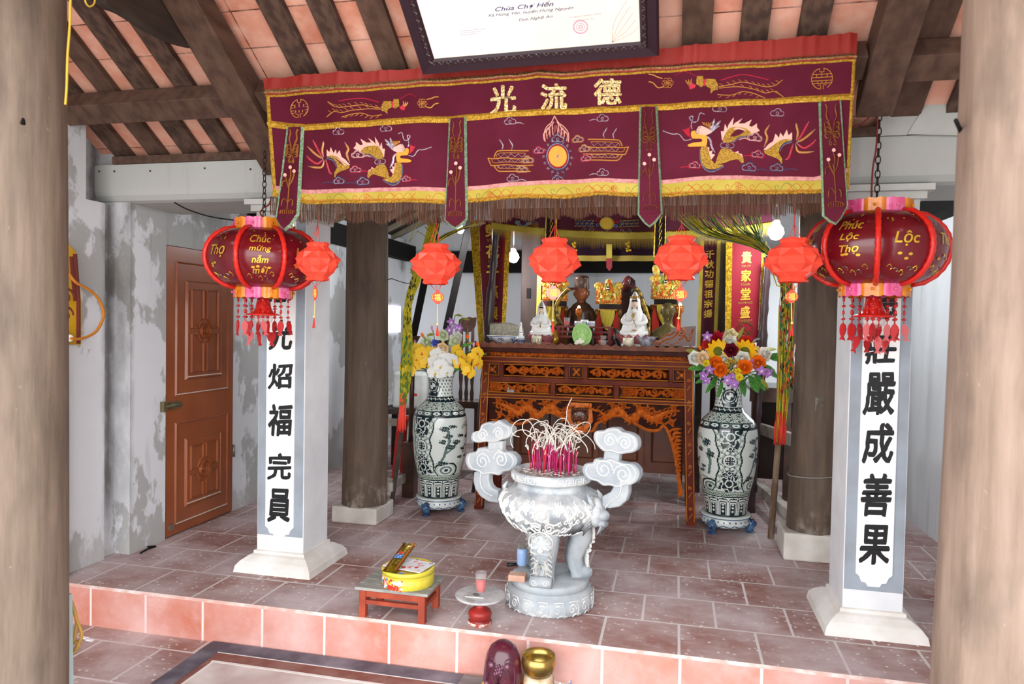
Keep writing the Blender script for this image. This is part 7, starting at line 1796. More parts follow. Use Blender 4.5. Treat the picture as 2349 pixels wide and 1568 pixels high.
# bowl bell on a rope ring
bc = P(1235, 1500, -.17); BXx, BYy = bc.x, -.16; m = (BYy-CAM.y)/FPX; rr = 39*m; bh = .095; bz = P(1235, 1500, BYy-.0).z - bh; rg = (bz+.012-tz)/2
t = thing('rope_ring', 'tan fabric ring under the brass bowl bell', 'ring', (BXx, BYy, tz)); b = MB(); b.lathe([(.05, 0), (.066, .01), (.068, .7*2*rg), (.062, 2*rg-.006), (.05, 2*rg), (.035, 2*rg-.01)], (BXx, BYy, tz), 24, fn=lambda a, z: 1+.04*sin(9*a+z*60)); obj('ring_body', b, mat('tan_cloth', '#b08f68', .9, col2='#d6c7ae', nscale=22), t)
b = MB(); b.tube(cr([(BXx+.075, BYy-.03, tz+.035), (BXx+.098, BYy-.01, tz+.05), (BXx+.095, BYy+.0, tz+.085)], 4), .005, 8); obj('white_tie', b, mat('white_cord', '#e8e6e2', .7), t)
t = thing('bowl_bell', 'brass singing bowl bell on a cloth ring beside the wooden fish', 'bell', (BXx, BYy, bz))
b = MB(); b.lathe([(.02, 0), (.05, .008), (rr*.92, bh*.3), (rr*1.05, bh*.62), (rr, bh), (rr*.94, bh+.001), (rr*.97, bh*.62), (rr*.84, bh*.32), (.045, .016), (.001, .014)], (BXx, BYy, bz), 48)
obj('bowl', b, mat('aged_brass', '#b79a52', .28, .9, col2='#7d5f3a', nscale=5, lo=.45, hi=.7), t)
q = PZ(1290, 1566, tz); b = MB(); b.lathe([(.03, 0), (.045, .012), (.047, .02), (.043, .02), (.028, .006), (.001, .006)], (q.x-.005, q.y-.02, tz), 28); o = obj('small_dish', b, M_porc); tag(o, 'small blue and white dish at the front of the low table beside the bell', 'dish')
b = MB(); b.lathe([(.0455, .013), (.0482, .0205), (.0465, .021)], (q.x-.005, q.y-.02, tz), 28, cap=False); obj('blue_rim', b, mat('bright_blue_glaze', '#4a8fd6', .3), o)
b = MB(); b.bar((BXx-.085, BYy-.09, tz+.012), (BXx-.06, BYy-.03, tz+.05), .03, .012); tag(obj('bell_striker', b, mat('grey_wood_striker', '#8b8379', .7)), 'grey wooden striker leaning beside the cloth ring', 'striker')
# floor mat with dark border on the lower floor
mz = ZLOW+.012
t = thing('floor_mat', 'dusty floor mat with dark border lying along the foot of the step', 'mat', (-.4, -.8, ZLOW))
x0, x1, y1_, y0_ = -1.955, 1.15, -.012, -1.9
b = MB()
for r in ((x0, x1, y1_-.095, y1_), (x0, x0+.095, y0_, y1_-.095), (x1-.095, x1, y0_, y1_-.095)): b.box(r[0], r[1], r[2], r[3], ZLOW, mz)
obj('dark_border', b, mat('charcoal_border', '#55505a', .7, col2='#8d8a95', nscale=5, lo=.42, hi=.75), t)
b = MB(); b.box(x0+.095, x1-.095, y1_-.175, y1_-.1, ZLOW, mz-.003); b.box(x0+.097, x0+.13, y0_, y1_-.175, ZLOW, mz-.003); obj('brown_band', b, mat('brown_band', '#7d5048', .65, col2='#8f6a62', nscale=8), t)
b = MB(); b.box(x0+.095, x1-.095, y1_-.1, y1_-.095, ZLOW, mz-.002); b.box(x0+.125, x1-.1, y1_-.195, y1_-.178, ZLOW, mz-.001); b.box(x0+.13, x0+.142, y0_, y1_-.195, ZLOW, mz-.001); obj('white_line', b, mat('white_grout', '#ded9d4', .8), t)
b = MB(); b.box(x0+.14, x1-.1, y0_, y1_-.195, ZLOW, mz-.002); obj('dusty_field', b, mat('dusty_field', '#b9a6a2', .75, col2='#d8cfcb', nscale=3.5), t)
# odds and ends by the left wall
b = MB(); b.tube(cr([PZ(322, 1268, .006), PZ(340, 1258, .006), PZ(357, 1253, .006), PZ(352, 1252, .012), PZ(338, 1254, .008)], 4), .005, 6); tag(obj('iron_rod', b, M_black), 'bent black iron rod lying on the tiles by the peeling wall', 'rod')
for x_, y_ in ((168, 1440), (182, 1445)):
    q = PZ(x_+25, y_+22, ZLOW+.002); b = MB(); b.box(q.x-.02, q.x+.02, q.y-.01, q.y+.01, ZLOW, ZLOW+.004)
    tag(obj('paper_scrap', b, mat('scrap_white', '#e9e9ee', .8)), 'scrap of white paper on the lower floor, %s the power strip' % ('nearer' if x_ == 168 else 'farther from'), 'scrap')
# yellow carved board, tube lamp, cable on the left wall
M_by = mat('yellow_board_paint', '#d0a019', .55, col2='#b98b12', nscale=8); M_bm = mat('board_maroon', '#6e2f24', .6)
XW = -2.955
q = [PX(x, y, XW) for x, y in ((130, 548), (148, 556), (170, 580), (172, 600), (180, 690), (180, 790), (130, 790))]
t = thing('carved_board', 'yellow carved wooden board on the peeling wall behind the left column', 'board', (XW, q[2].y, q[5].z))
b = MB(); b.prism([(v.y, v.z) for v in q], XW-.02, XW+.02, M=lambda x, y, z: (y, x, z)); obj('board', b, M_by, t, bevel=.003)
b = MB(); f = lambda u, v, h: (XW+.02+h, u, v)
q2 = [PX(x, y, XW+.02) for x, y in ((164, 588), (173, 690))]; b.stroke([(v.y, v.z) for v in q2], .03, f, .004); 
for p in (((172, 582), (180, 690), (180, 788)),): b.stroke([(PX(x, y, XW+.02).y, PX(x, y, XW+.02).z) for x, y in p], .03, f, .006)
for cx, cy in ((152, 680), (151, 722)): v = PX(cx, cy, XW+.02); b.stroke(spiral(v.y, v.z, .05, 1.4), .014, f, .005)
obj('maroon_edge', b, M_bm, t)
xw2 = -2.90
b = MB(); a, c = PX(150, 752, xw2), PX(150, 838, xw2); b.box(xw2-.05, xw2, a.y-.03, a.y+.015, c.z, a.z); t = obj('tube_lamp', b, mat('cream_plastic', '#e0d9c4', .5), bevel=.004); tag(t, 'cream plastic tube lamp end on the wall beside the left column', 'lamp')
b = MB(); v = PX(160, 775, xw2); b.ball((v.x, v.y, v.z), .02, 8, 6); obj('white_plug', b, mat('white_plastic', '#ecebe6', .4), t)
b = MB(); q = [PX(x, y, xw2+.02) for x, y in ((150, 612), (160, 630), (175, 648), (200, 662), (222, 680), (236, 708), (236, 730), (222, 758), (200, 772), (180, 777), (162, 776))]; b.tube(cr([tuple(v) for v in q], 5), .008, 8); tag(obj('orange_cable', b, mat('orange_cable', '#c27a2a', .5)), 'orange electric cable looping out over the peeling wall', 'cable')
b = MB(); a, c = PX(152, 838, -2.92), PX(158, 1330, -2.92); b.box(-2.965, -2.92, a.y-.06, a.y+.005, 0, a.z); tag(obj('timber_post', b, mat('red_brown_post', '#71351f', .6, col2='#5a2a1a', nscale=6)), 'narrow red-brown timber post on the wall below the tube lamp', 'post')
b = MB(); q = [PX(x, y, -1.72) for x, y in ((162, -10), (160, 60), (155, 130), (153, 200), (150, 240))]; b.tube(cr([tuple(v) for v in q], 4), .004, 6); q = [PX(x, y, -1.72) for x, y in ((196, -15), (196, 4), (205, 15), (216, 8), (218, -12))]; b.tube(cr([tuple(v) for v in q], 5), .003, 6)
tag(obj('yellow_cord', b, mat('yellow_cord2', '#c9a63a', .6)), 'thin yellow cord hanging beside the left foreground column', 'cord')
b = MB(); q = [P(x, y, .40) for x, y in ((400, 464), (430, 480), (480, 496), (540, 505), (600, 510))]; b.tube(cr([tuple(v) for v in q], 5), .004, 6); tag(obj('black_wire', b, M_black), 'thin black wire sagging from the grey beam to the left big lantern', 'wire')
# power strip at the left column foot
YS = -1.2; q = [P(x, y, -1.0) for x, y in ((155, 1362), (160, 1480))]
t = thing('power_strip', 'blue and grey power strip standing on end at the foot of the left column', 'power strip', (q[1].x, -1.0, ZLOW))
b = MB(); b.bar((q[1].x+.002, -1.0, ZLOW), (q[0].x, -1.0, q[0].z), .022, .02, up=(0, 1, 0)); obj('strip_body', b, mat('grey_green_plastic', '#9fb3b3', .5), t)
b = MB(); 
for k in range(5): v = q[1].lerp(q[0], .15+.15*k); b.box(v.x-.012, v.x+.010, -1.022, -1.012, v.z-.004, v.z+.004)
obj('white_tie', b, mat('white_tie', '#e5e5ea', .5), t)
b = MB(); v0, v1 = q[1].lerp(q[0], .1), q[1].lerp(q[0], .95); b.bar((v0.x-.006, -1.0122, v0.z), (v1.x-.006, -1.0122, v1.z), .012, .004, up=(0, 1, 0)); obj('blue_face', b, mat('navy_plastic', '#3a3f78', .4), t)
b = MB()
for pts in (((160, 1370), (170, 1395), (176, 1430), (170, 1465), (164, 1480)), ((166, 1395), (180, 1430), (188, 1455), (178, 1480), (160, 1510)), ((152, 1490), (160, 1476), (172, 1472), (181, 1478), (170, 1495), (156, 1512))): b.tube(cr([tuple(P(x, y, -.98)) for x, y in pts], 5), .006, 6)
tag(obj('coiled_cable', b, mat('ochre_cable', '#a9823f', .55)), 'ochre cable looped around the power strip at the column foot', 'cable')
# ================================================================== REAR HALL
M_mar2 = mat('dark_maroon_cloth', '#4a1424', .7); M_gtr = mat('gold_sequin_trim', '#c79f25', .35, .5, col2='#8f6f14', nscale=60, detail=1, bump=.4, bscale=120); M_gfr = mat('ochre_fringe', '#a58a34', .7); M_gtx = mat('gold_letter', '#c9a238', .4, .4)
# low rails from the columns
def rail(a, c, w, h, label, m_):
    b = MB(); b.bar(a, c, w, h); return tag(obj('floor_rail', b, m_, bevel=.004), label, 'rail')
M_rl = mat('white_topped_rail', '#8a8177', .8, col2='#b9b2aa', nscale=8)
a = P(1818, 1168, 1.82); c = P(1725, 1118, 3.0); rail((a.x, 1.84, .20), (c.x-.02, 3.0, .19), .06, .07, 'low grey rail running back from the dark right column behind the sunflower vase', M_rl)
a = P(1822, 1003, 2.2); c = P(1730, 972, 3.4); rail((1.14, 2.2, a.z-.02), (c.x, 3.4, c.z-.02), .05, .09, 'upper pale rail behind the streamer pole at the dark right column', M_rl)
a = P(884, 1107, 1.85); c = P(965, 1088, 2.6); rail((-1.76, 1.80, .20), (c.x-.12, 2.75, c.z), .05, .07, 'low pale rail running back from the dark left column behind the orchid vase', M_rl)
# rear cabinet with panels seen through the altar legs
YC = 2.82; t = thing('rear_cabinet', 'brown panelled cabinet standing behind the carved altar table', 'cabinet', (-.3, YC+.25, 0))
M_cab = mat('brown_cabinet', '#6b3a24', .45, col2='#5a2f1e', nscale=4, coat=.2)
b = MB(); b.box(-1.05, .45, YC+.02, YC+.5, .22, 1.1); obj('body', b, M_cab, t)
for k in range(4):
    x0 = -1.03+k*.37; b = MB(); b.box(x0, x0+.35, YC, YC+.02, .27, .82); f = flat(YC); b.stroke([(x0+.05, .32), (x0+.3, .32), (x0+.3, .77), (x0+.05, .77)], .022, f, .010, closed=True); b.fill([(x0+.08, .35), (x0+.27, .35), (x0+.27, .74), (x0+.08, .74)], f, .006)
    obj('door_panel', b, M_cab, t)
for x in (-1.04, .40): b = MB(); b.box(x, x+.05, YC+.02, YC+.1, 0, .22); obj('leg', b, M_cab, t)
b = MB(); b.box(-1.05, .45, YC-.005, YC+.5, 1.1, 1.13); obj('top', b, M_cab, t)
# rear altar shelf carrying thrones and statues
YT = 2.90; ZS = 1.22
t = thing('rear_altar_shelf', 'dark wooden shelf table behind the altar carrying thrones and statues', 'shelf', (-.3, 3.25, 1.13)); b = MB(); b.box(-1.0, .55, YT-.04, 3.7, ZS-.04, ZS); obj('top', b, M_woodd, t)
for x in (-.98, .48):
    b = MB(); b.box(x, x+.05, YT+.3, 3.65, 1.131 if x < .4 else 0, ZS-.04); obj('support', b, M_woodd, t)
M_sk = mat('brown_lacquer_face', '#95593c', .35, coat=.3); M_rb = mat('dark_brown_robe', '#3e2a22', .35, coat=.4, col2='#52382c', nscale=9); M_thr = mat('gilt_brown_throne', '#6b4a1e', .35, .4, col2='#a27a2a', nscale=26)
M_ry = mat('yellow_altar_cloth', '#c9b23a', .6); M_rr = mat('red_altar_cloth', '#b32a1e', .6)
def figure(px, ptop, Y, wpx, label, robe, face, hat, slim=1.):
    x, zp = P(px, ptop, Y).x, P(px, ptop, Y).z; H = zp-ZS; m = (Y-CAM.y)/FPX; s = H; t = thing('seated_statue', label, 'statue', (x, Y, ZS))
    b = MB(); w = wpx*m/2; zz = lambda f: ZS+f*s
    b.loft([ell((x, Y, zz(z)), w*a, w*a*.6, 28, i, .03, 6) for i, (z, a) in enumerate(((0, 1.0), (.12, 1.1), (.2, .95), (.35, .8), (.48, .85), (.56, .82), (.61, .6), (.64, .34), (.69, .28)))])
    for sg in (-1, 1): b.tube(cr([(x+sg*w*.68, Y, zz(.54)), (x+sg*w*.95, Y-.03, zz(.4)), (x+sg*w*.5, Y-.09, zz(.3)), (x, Y-.11, zz(.31))], 4), [w*.24]*13, 10)
    obj('robe', b, robe, t); b = MB(); hw = .10*s; hc = Vector((x, Y-.01, zz(.755)))
    b.ball(hc, (hw, hw*1.05, .11*s), 20, 14); b.ball(hc+Vector((0, -hw*1.05, -.012*s)), (hw*.16, hw*.22, hw*.28), 8, 6); b.tube([(x, Y, zz(.62)), (x, Y, zz(.70))], hw*.5, 10)
    for sg in (-1, 1):
        b.ball(hc+Vector((sg*hw*1.0, 0, 0)), (hw*.12, hw*.2, .035*s), 8, 6); b.ball(hc+Vector((sg*hw*.38, -hw*.9, .015*s)), (hw*.2, hw*.1, hw*.08), 8, 4)
        b.ball((x+sg*.012, Y-.115, zz(.315)), (.014, .014, .022), 8, 6)
        for k in range(4): b.tube([(x+sg*(.006+.005*k), Y-.12, zz(.33)), (x+sg*(.002+.004*k), Y-.122, zz(.37-.005*k))], .0035, 5)
    b.ball(hc+Vector((0, -hw*.92, -.05*s)), (hw*.3, hw*.12, hw*.1), 8, 4); obj('face_and_hands', b, face, t)
    b = MB()
    if hat == 'cap':
        b.lathe([(hw*1.02, 0), (hw*1.0, .05*s), (hw*.97, .12*s), (hw*1.02, .13*s), (hw*.9, .16*s), (hw*.6, .175*s), (.001, .178*s)], (x, Y, zz(.82)), 24)
    else: b.lathe([(hw*1.05, 0), (hw*1.05, .06*s), (hw*.6, .14*s), (.001, .17*s)], (x, Y, zz(.82)), 20)
    obj('cap', b, M_rb, t); return t
figure(1335, 631, 3.05, 62, 'brown lacquered statue of a robed man in a dark cap behind the red stand', M_rb, M_sk, 'cap')
# other dark statue behind with pointed leaf-shaped back
x, zp = P(1440, 635, 3.35).x, P(1440, 635, 3.35).z
t = thing('dark_statue', 'dark brown statue with a reddish pointed headdress behind the crowned figurine', 'statue', (x, 3.35, ZS)); b = MB(); s = zp-ZS
b.loft([ell((x+.03*s*sin(i), 3.35, ZS+z*s), a*s, a*s*.5, 24, i, .06, 5) for i, (z, a) in enumerate(((0, .5), (.2, .52), (.4, .42), (.58, .34), (.68, .18), (.74, .13), (.86, .12), (.95, .08), (1.0, .02)))]); obj('body', b, mat('very_dark_wood', '#35211d', .4, coat=.2), t)
b = MB(); b.ball((x-.01, 3.30, zp-.06), (.035, .03, .075), 12, 8, mx=Matrix.Rotation(.35, 3, 'Y')); obj('headdress', b, mat('red_brown_lacquer', '#6b2b2b', .35, coat=.3), t)
# thrones with paper crowns
M_cy = mat('yellow_crown_paper', '#e0ac2a', .4, .1, col2='#e8d27a', nscale=26); M_co = mat('orange_crown_trim', '#d9682a', .5); M_cg = mat('green_crown_trim', '#9aa94a', .5); M_mir = mat('mirror_bead', '#cfd6e0', .05, 1.0); M_drk = mat('dark_throne_wood', '#2c1a14', .5)  # M_drk: one even dark brown, shared by throne boards and side table
def throne(px, ptop, pbot, wpx, Y, label, clabel):
    c = P(px, pbot, Y); m = (Y-CAM.y)/FPX; w = wpx*m/2; zc0 = c.z; zc1 = P(px, ptop, Y).z; x = c.x
    t = thing('red_throne', label, 'throne', (x, Y+.03, ZS), 'small draped thrones')
    b = MB(); b.box(x-w*.8, x+w*.8, Y, Y+.12, ZS, ZS+.05); b.box(x-w*.85, x+w*.85, Y+.1, Y+.13, ZS+.05, zc0+.06); obj('back_board', b, M_drk, t)
    for s in (-1, 1):
        b = MB(); b.lathe([(.012, 0), (.018, .02), (.012, .05), (.016, .08), (.012, zc0-ZS-.1), (.022, zc0-ZS-.09), (.022, zc0-ZS-.05), (.014, zc0-ZS-.045)], (x+s*w*.92, Y+.02, ZS), 14)
        for k in range(5): b.lathe([(.016, 0), (.02, .005), (.016, .01)], (x+s*w*.92, Y+.02, ZS+.04+k*.03), 14)
        obj('gilt_post', b, M_thr, t)
    b = MB(); 
    for s in (-1, 1): b.prism([(x+s*w*.9, ZS+.02), (x+s*w*.3, ZS+.02), (x+s*w*.45, zc0-.16), (x+s*w*.75, zc0-.05), (x+s*w*.95, zc0-.14)], Y-.02, Y-.005)
    obj('red_drape', b, M_rr, t)
    b = MB(); n = 12; vs = []
    for i in range(9):
        for j in range(n+1):
            u = j/n*2-1; v = i/8; vs.append((x+u*w*.62*(1-.35*v*v), Y-.03-.012*(1-u*u)-.004*sin(j*2+i), zc0-.055-.17*v*(1-.35*u*u)))
    b.add(vs, [(i*(n+1)+j, i*(n+1)+j+1, (i+1)*(n+1)+j+1, (i+1)*(n+1)+j) for i in range(8) for j in range(n)], True); obj('yellow_drape', b, M_ry, t)
    b = MB(); b.box(x-w*.8, x+w*.8, Y-.035, Y+.1, zc0-.055, zc0-.045); obj('seat_board', b, M_thr, t)
    # crown
    t2 = thing('paper_headdress', clabel, 'crown', (x, Y+.03, zc0-.02), 'yellow paper crowns')
    hC = zc1-zc0; yc = Y+.03; Mc = lambda u, v, h: (x+(w+h)*sin(u), yc-(w*.8+h)*cos(u), zc0+v)
    b = MB(); b.lathe([(w*1.02, 0), (w*1.03, .02), (w*.98, .03), (w*.95, hC*.5), (w*.8, hC*.62), (w*.5, hC*.7), (.001, hC*.72)], (x, yc, zc0), 36, sy=.8); obj('crown_body', b, M_cy, t2)
    b = MB()
    for k in range(24): a = -pi/2-.2+k*(pi+.4)/23; b.tube([Mc(a, .004, .004), Mc(a+.1, .022, .006)], .004, 5)
    for s in (-1, 1):
        for k in range(3):
            u = s*(.35+.5*k); b.stroke([(u+.16*cos(q*.6)*(1-q/16), hC*(.25+.12*k)+hC*.12*sin(q*.6)*(1-q/16)) for q in range(13)], .012, Mc, .006, m=k % 3)
            b.stroke(cr([(u-.2*s, hC*.1), (u, hC*.3), (u+.1*s, hC*.52)], 4), .014, Mc, .008, m=(k+1) % 3, taper=True)
    for k in range(12): a = random.uniform(-1.4, 1.4); v = hC*random.uniform(.1, .5); b.ball(Mc(a, v, .004), .009, 6, 5, m=k % 3)
    b.stroke(cr([(-.6, hC*.18), (-.3, hC*.1), (0, hC*.08), (.3, hC*.1), (.6, hC*.18)], 4), .02, Mc, .006, m=0)
    obj('crown_scrolls', b, [M_co, M_cg, M_cy], t2)
    b = MB(); b.ball(Mc(0, hC*.62, .0), .017, 10, 8); obj('mirror_bead', b, M_mir, t2)
    b = MB()
    for s in (-1, 1):
        u, v = Mc(s*1.0, hC*.6, 0)[0], zc0+hC*.66
        for k in range(5): a = pi/2+(k-2)*.5; b.ball((u+s*.0+.028*cos(a), yc-w*.3, v+.028*sin(a)), (.015, .010, .02), 8, 6)
        b.ball((u, yc-w*.35, v), .02, 8, 6)
    for k in range(46): a = random.uniform(-1.6, 1.6); v = hC*random.uniform(.06, .66); q = 1 - .45*max(0, v/hC-.5)*2; b.ball(Mc(a*q, v, -.012*(v/hC)**2), (random.uniform(.008, .016), .008, random.uniform(.008, .018)), 7, 5, m=random.choice((0, 0, 1, 2)))
    for k in range(7): a = -1.0+.33*k; b.tube([Mc(a, hC*.52, -.01), Mc(a*.9, hC*.72, -.03), Mc(a*1.05, hC*.86, -.035)], [.015, .012, .003], 7, m=k % 3)
    b.ball((x, yc-.01, zc0+hC*.80), (.035, .03, .05), 10, 8, m=0); b.ball((x, yc-.03, zc0+hC*.86), (.02, .02, .025), 10, 8, m=1)
    obj('pompom', b, [M_cy, M_co, M_cg], t2)
throne(1395, 640, 697, 54, 2.96, 'small draped throne of red and yellow cloth at the centre of the rear shelf', 'yellow paper crown with a mirror bead on the throne between the two porcelain figurines')
throne(1272, 636, 690, 56, 2.96, 'small draped throne of red and yellow cloth behind the small veiled figurine', 'yellow paper crown partly hidden by the pale pink lantern tag')
throne(1527, 622, 686, 62, 2.96, 'small draped throne of red and yellow cloth behind the bronze bust', 'tall yellow paper crown rising behind the bronze bust')
b = MB(); v = P(1505, 620, 2.94); b.ball(v, (.03, .02, .05), 12, 8, mx=Matrix.Rotation(-.3, 3, 'Y')); b.ball(P(1510, 640, 2.94), (.028, .02, .03), 10, 8)
o = obj('crown_plume', b, M_cy); tag(o, 'rounded yellow plume leaning from the tall crown beside the paper lantern', 'plume')
# crane birds with long beaks
M_crb = mat('gilded_crane', '#a8852e', .4, .4, col2='#3e3420', nscale=30); M_beak = mat('dark_red_beak', '#5a2420', .4, coat=.2)
def crane(pts, beak, label):
    q = [tuple(P(x, y, 2.70)) for x, y in pts]; t = thing('crane_statue', label, 'bird statue', (q[0][0], 2.70, ZT)); c = cr(q, 6); n = len(c)
    b = MB(); b.tube(c, [.022-.008*k/n+.010*max(0, k/n-.8)/.2 for k in range(n)], 10); b.tube([c[0], Vector((c[0].x, 2.70, ZT))], .02, 10); obj('neck', b, M_crb, t)
    b = MB(); p = [tuple(P(x, y, 2.70)) for x, y in beak]; cc = cr(p, 4); b.tube(cc, [.014*(1-k/len(cc))+.002 for k in range(len(cc))], 8); obj('beak', b, M_beak, t)
    b = MB(); b.ball(c[-1], (.022, .018, .018), 10, 8); b.ball(c[-1]+Vector((0, -.016, .004)), .005, 6, 5); obj('head', b, M_crb, t)
crane([(1287, 745), (1278, 725), (1276, 705), (1284, 685), (1300, 666), (1305, 664)], [(1305, 664), (1318, 662), (1328, 667)], 'gilded long-necked crane statue beside the small veiled figurine with dark beak')
crane([(1487, 735), (1482, 712), (1476, 695), (1468, 672), (1458, 662)], [(1456, 660), (1444, 655), (1428, 653)], 'gilded crane statue with long dark beak behind the crowned figurine')
# lit amber oil lamps
M_flame = mat('lit_amber_lamp', '#ffd28a', .3, emit=4.); M_amb = mat('amber_glass', '#a85a1c', .2, coat=.5)
for px, py, lb in ((1328, 712, 'small amber oil lamp glowing in front of the capped statue'), (1560, 706, 'small glowing amber lamp beside the head of the bronze bust')):
    v = P(px, py, 2.89); t = thing('oil_lamp', lb, 'lamp', (v.x, 2.89, ZS)); b = MB(); b.lathe([(.025, 0), (.012, .02), (.012, v.z-ZS-.05), (.03, v.z-ZS-.03), (.03, v.z-ZS+.01), (.02, v.z-ZS+.02)], (v.x, 2.89, ZS), 16); obj('stem', b, M_amb, t)
    b = MB(); b.ball((v.x, 2.89, v.z+.02), (.014, .014, .024), 10, 8); obj('flame', b, M_flame, t)
# ---- hanging cloths
def hcloth(name, top, bot, Y, sag, label, m_, cat='valance'):
    t = thing(name, label, cat, P((top[0][0]+top[1][0])/2, bot, Y)); b = MB(); n = 60
    def Mh(u, v, h): return (lambda q: (q.x, Y-h+.01*sin(u*30), q.z))(P(top[0][0]+(top[1][0]-top[0][0])*u, top[0][1]+(bot+sag*4*u*(1-u)-top[0][1])*v, Y))
    vs = [Mh(i/n, j/6, 0) for j in range(7) for i in range(n+1)]; b.add(vs, [(j*(n+1)+i, j*(n+1)+i+1, (j+1)*(n+1)+i+1, (j+1)*(n+1)+i) for j in range(6) for i in range(n)], True); obj('cloth', b, m_, t)
    return t, Mh
t, Mh = hcloth('rear_valance', ((1128, 420), (1770, 400)), 517, 2.55, 24, 'dark maroon valance with gold fringe hung behind the brown fringed one', M_mar2)
b = MB(); b.stroke([(k/60, .955) for k in range(61)], .016*3, Mh, .004) if 0 else None
n = 60; b.add([Mh(i/n, v, .006) for v in (.93, 1.06) for i in range(n+1)], [(i, i+1, n+1+i+1, n+1+i) for i in range(n)], True); obj('gold_band', b, M_yel, t)
b = MB()
for i in range(150): b.ball(Mh(i/150, .93, .01), .0055, 6, 4)
obj('bead_row', b, M_gtr, t)
b = MB()
for i in range(520):
    u = i/520; w = .0007; h = random.uniform(0, .008); b.add([Mh(u-w, 1.06, h), Mh(u+w, 1.06, h), Mh(u+w+random.uniform(-.001, .001), 1.06+.20+random.uniform(-.03, .03), h)], [(0, 2, 1)])
stuff(obj('fringe', b, M_gfr, t))
b = MB(); iv = lambda x, y: ((x-1128)/642., (y-410)/(517+24*4*((x-1128)/642)*(1-(x-1128)/642)-410))
Mi = lambda x, y, h: Mh(*iv(x, y), h)
b.disc((1392, 510), 15, Mi, .006, 20, m=0); b.stroke([(1392+16*cos(k*pi/10), 510+16*sin(k*pi/10)) for k in range(20)], 2, Mi, .004, .006, m=4, closed=True)
for s in (-1, 1):
    for y in (503, 511, 518): b.stroke([(1392+s*28, y), (1392+s*74, y-2)], 1.8, Mi, .003, .004, m=0)
    for k in range(4): b.stroke([(1392+s*(30+11*k), 503), (1392+s*(40+11*k), 518)], 1.2, Mi, .003, .004, m=1); b.stroke([(1392+s*(40+11*k), 503), (1392+s*(30+11*k), 518)], 1.2, Mi, .003, .004, m=1)
    b.stroke(spiral(1392+s*21, 503, 6, 1.3, 0, s, 12), 1.8, Mi, .003, .004, m=2); b.stroke(spiral(1392+s*20, 515, 5, 1.3, 0, s, 12), 1.6, Mi, .003, .004, m=1); b.stroke(spiral(1392+s*36, 528, 7, 1.3, 0, s, 12), 1.4, Mi, .003, .004, m=3); b.stroke(spiral(1392+s*52, 526, 5, 1.3, 0, s, 12), 1.4, Mi, .003, .004, m=3)
b.stroke(spiral(1392, 531, 6, 1.4), 1.6, Mi, .003, .004, m=3)
for k in range(6): b.stroke([(1200+9*cos(q*.6)*(1+k*.2), 508+9*sin(q*.6)) for q in range(7)], 3, Mi, .003, .004, m=(1, 4, 1, 0, 1, 3)[k])
for k in range(3): b.stroke(cr([(1212, 512), (1224+k*3, 506+k*6), (1236, 512+k*4)], 4), 2, Mi, .003, .004, m=(3, 0, 0)[k])
obj('emblem_embroidery', b, [M_gtx, mat('sky_blue_thread', '#5d8fc0', .5), M_rth, mat('grey_thread', '#8f8f92', .5), mat('dull_gold_thread', '#8d7a3a', .5)], t)
# two narrow black tongues with gold plant
for px0, px1, y1 in ((1253, 1277, 600), (1503, 1527, 590)):
    b = MB(); q = [P(x, y, 2.50) for x, y in ((px0, 480), (px1, 478), (px1-3, y1), (px0-3, y1))]; b.prism([(v.x, v.z) for v in q], 2.495, 2.50)
    pe = obj('tongue_strip', b, mat('black_velvet', '#1d1218', .7), t)
    b = MB(); f = flat(2.495); b.stroke([(q[0].x, q[0].z), (q[3].x, q[3].z)], .010, f, .004); b.stroke([(q[1].x, q[1].z), (q[2].x, q[2].z)], .010, f, .004)
    xm_ = (q[0].x+q[1].x)/2
    for k in range(5): z = q[0].z-.06-k*.055; b.stroke(cr([(xm_-.012, z), (xm_, z-.015), (xm_-.004, z-.05)], 4), .008, f, .003); b.stroke(cr([(xm_+.015, z+.01), (xm_+.004, z-.02)], 3), .006, f, .003)
    obj('gold_plant', b, M_gtr, pe)
t, Mh = hcloth('inner_valance', ((1230, 540), (1510, 545)), 586, 3.6, 0, 'inner dark valance with gold hem in front of the black tie beam', mat('aubergine_cloth', '#1d0a17', .8, spec=.1))
b = MB(); b.add([Mh(i/n, v, .006) for v in (1.0, 1.28) for i in range(n+1)], [(i, i+1, n+1+i+1, n+1+i) for i in range(n)], True); obj('gold_hem', b, mat('dull_gold_hem', '#8d7a2e', .6), t)
b = MB()
for u in (.32, .76): 
    for k in range(9): b.ball(Mh(u+.02*cos(k*2.2)*(k % 3), .55+.22*sin(k*1.7), .005), .014, 8, 5)
obj('gold_flower', b, M_gtr, t)
b = MB(); q = [P(x, y, 3.57) for x, y in ((1391, 566), (1404, 566), (1404, 613), (1398, 622), (1391, 613))]; b.prism([(v.x, v.z) for v in q], 3.565, 3.575); o = obj('red_tongue', b, [mat('dull_red_cloth', '#8c2f33', .6)], t)
b = MB(); q = [P(x, y, 3.56) for x, y in ((1391, 560), (1404, 560), (1404, 592), (1391, 592))]; b.prism([(v.x, v.z) for v in q], 3.555, 3.562); obj('gold_tab', b, M_yel, t)
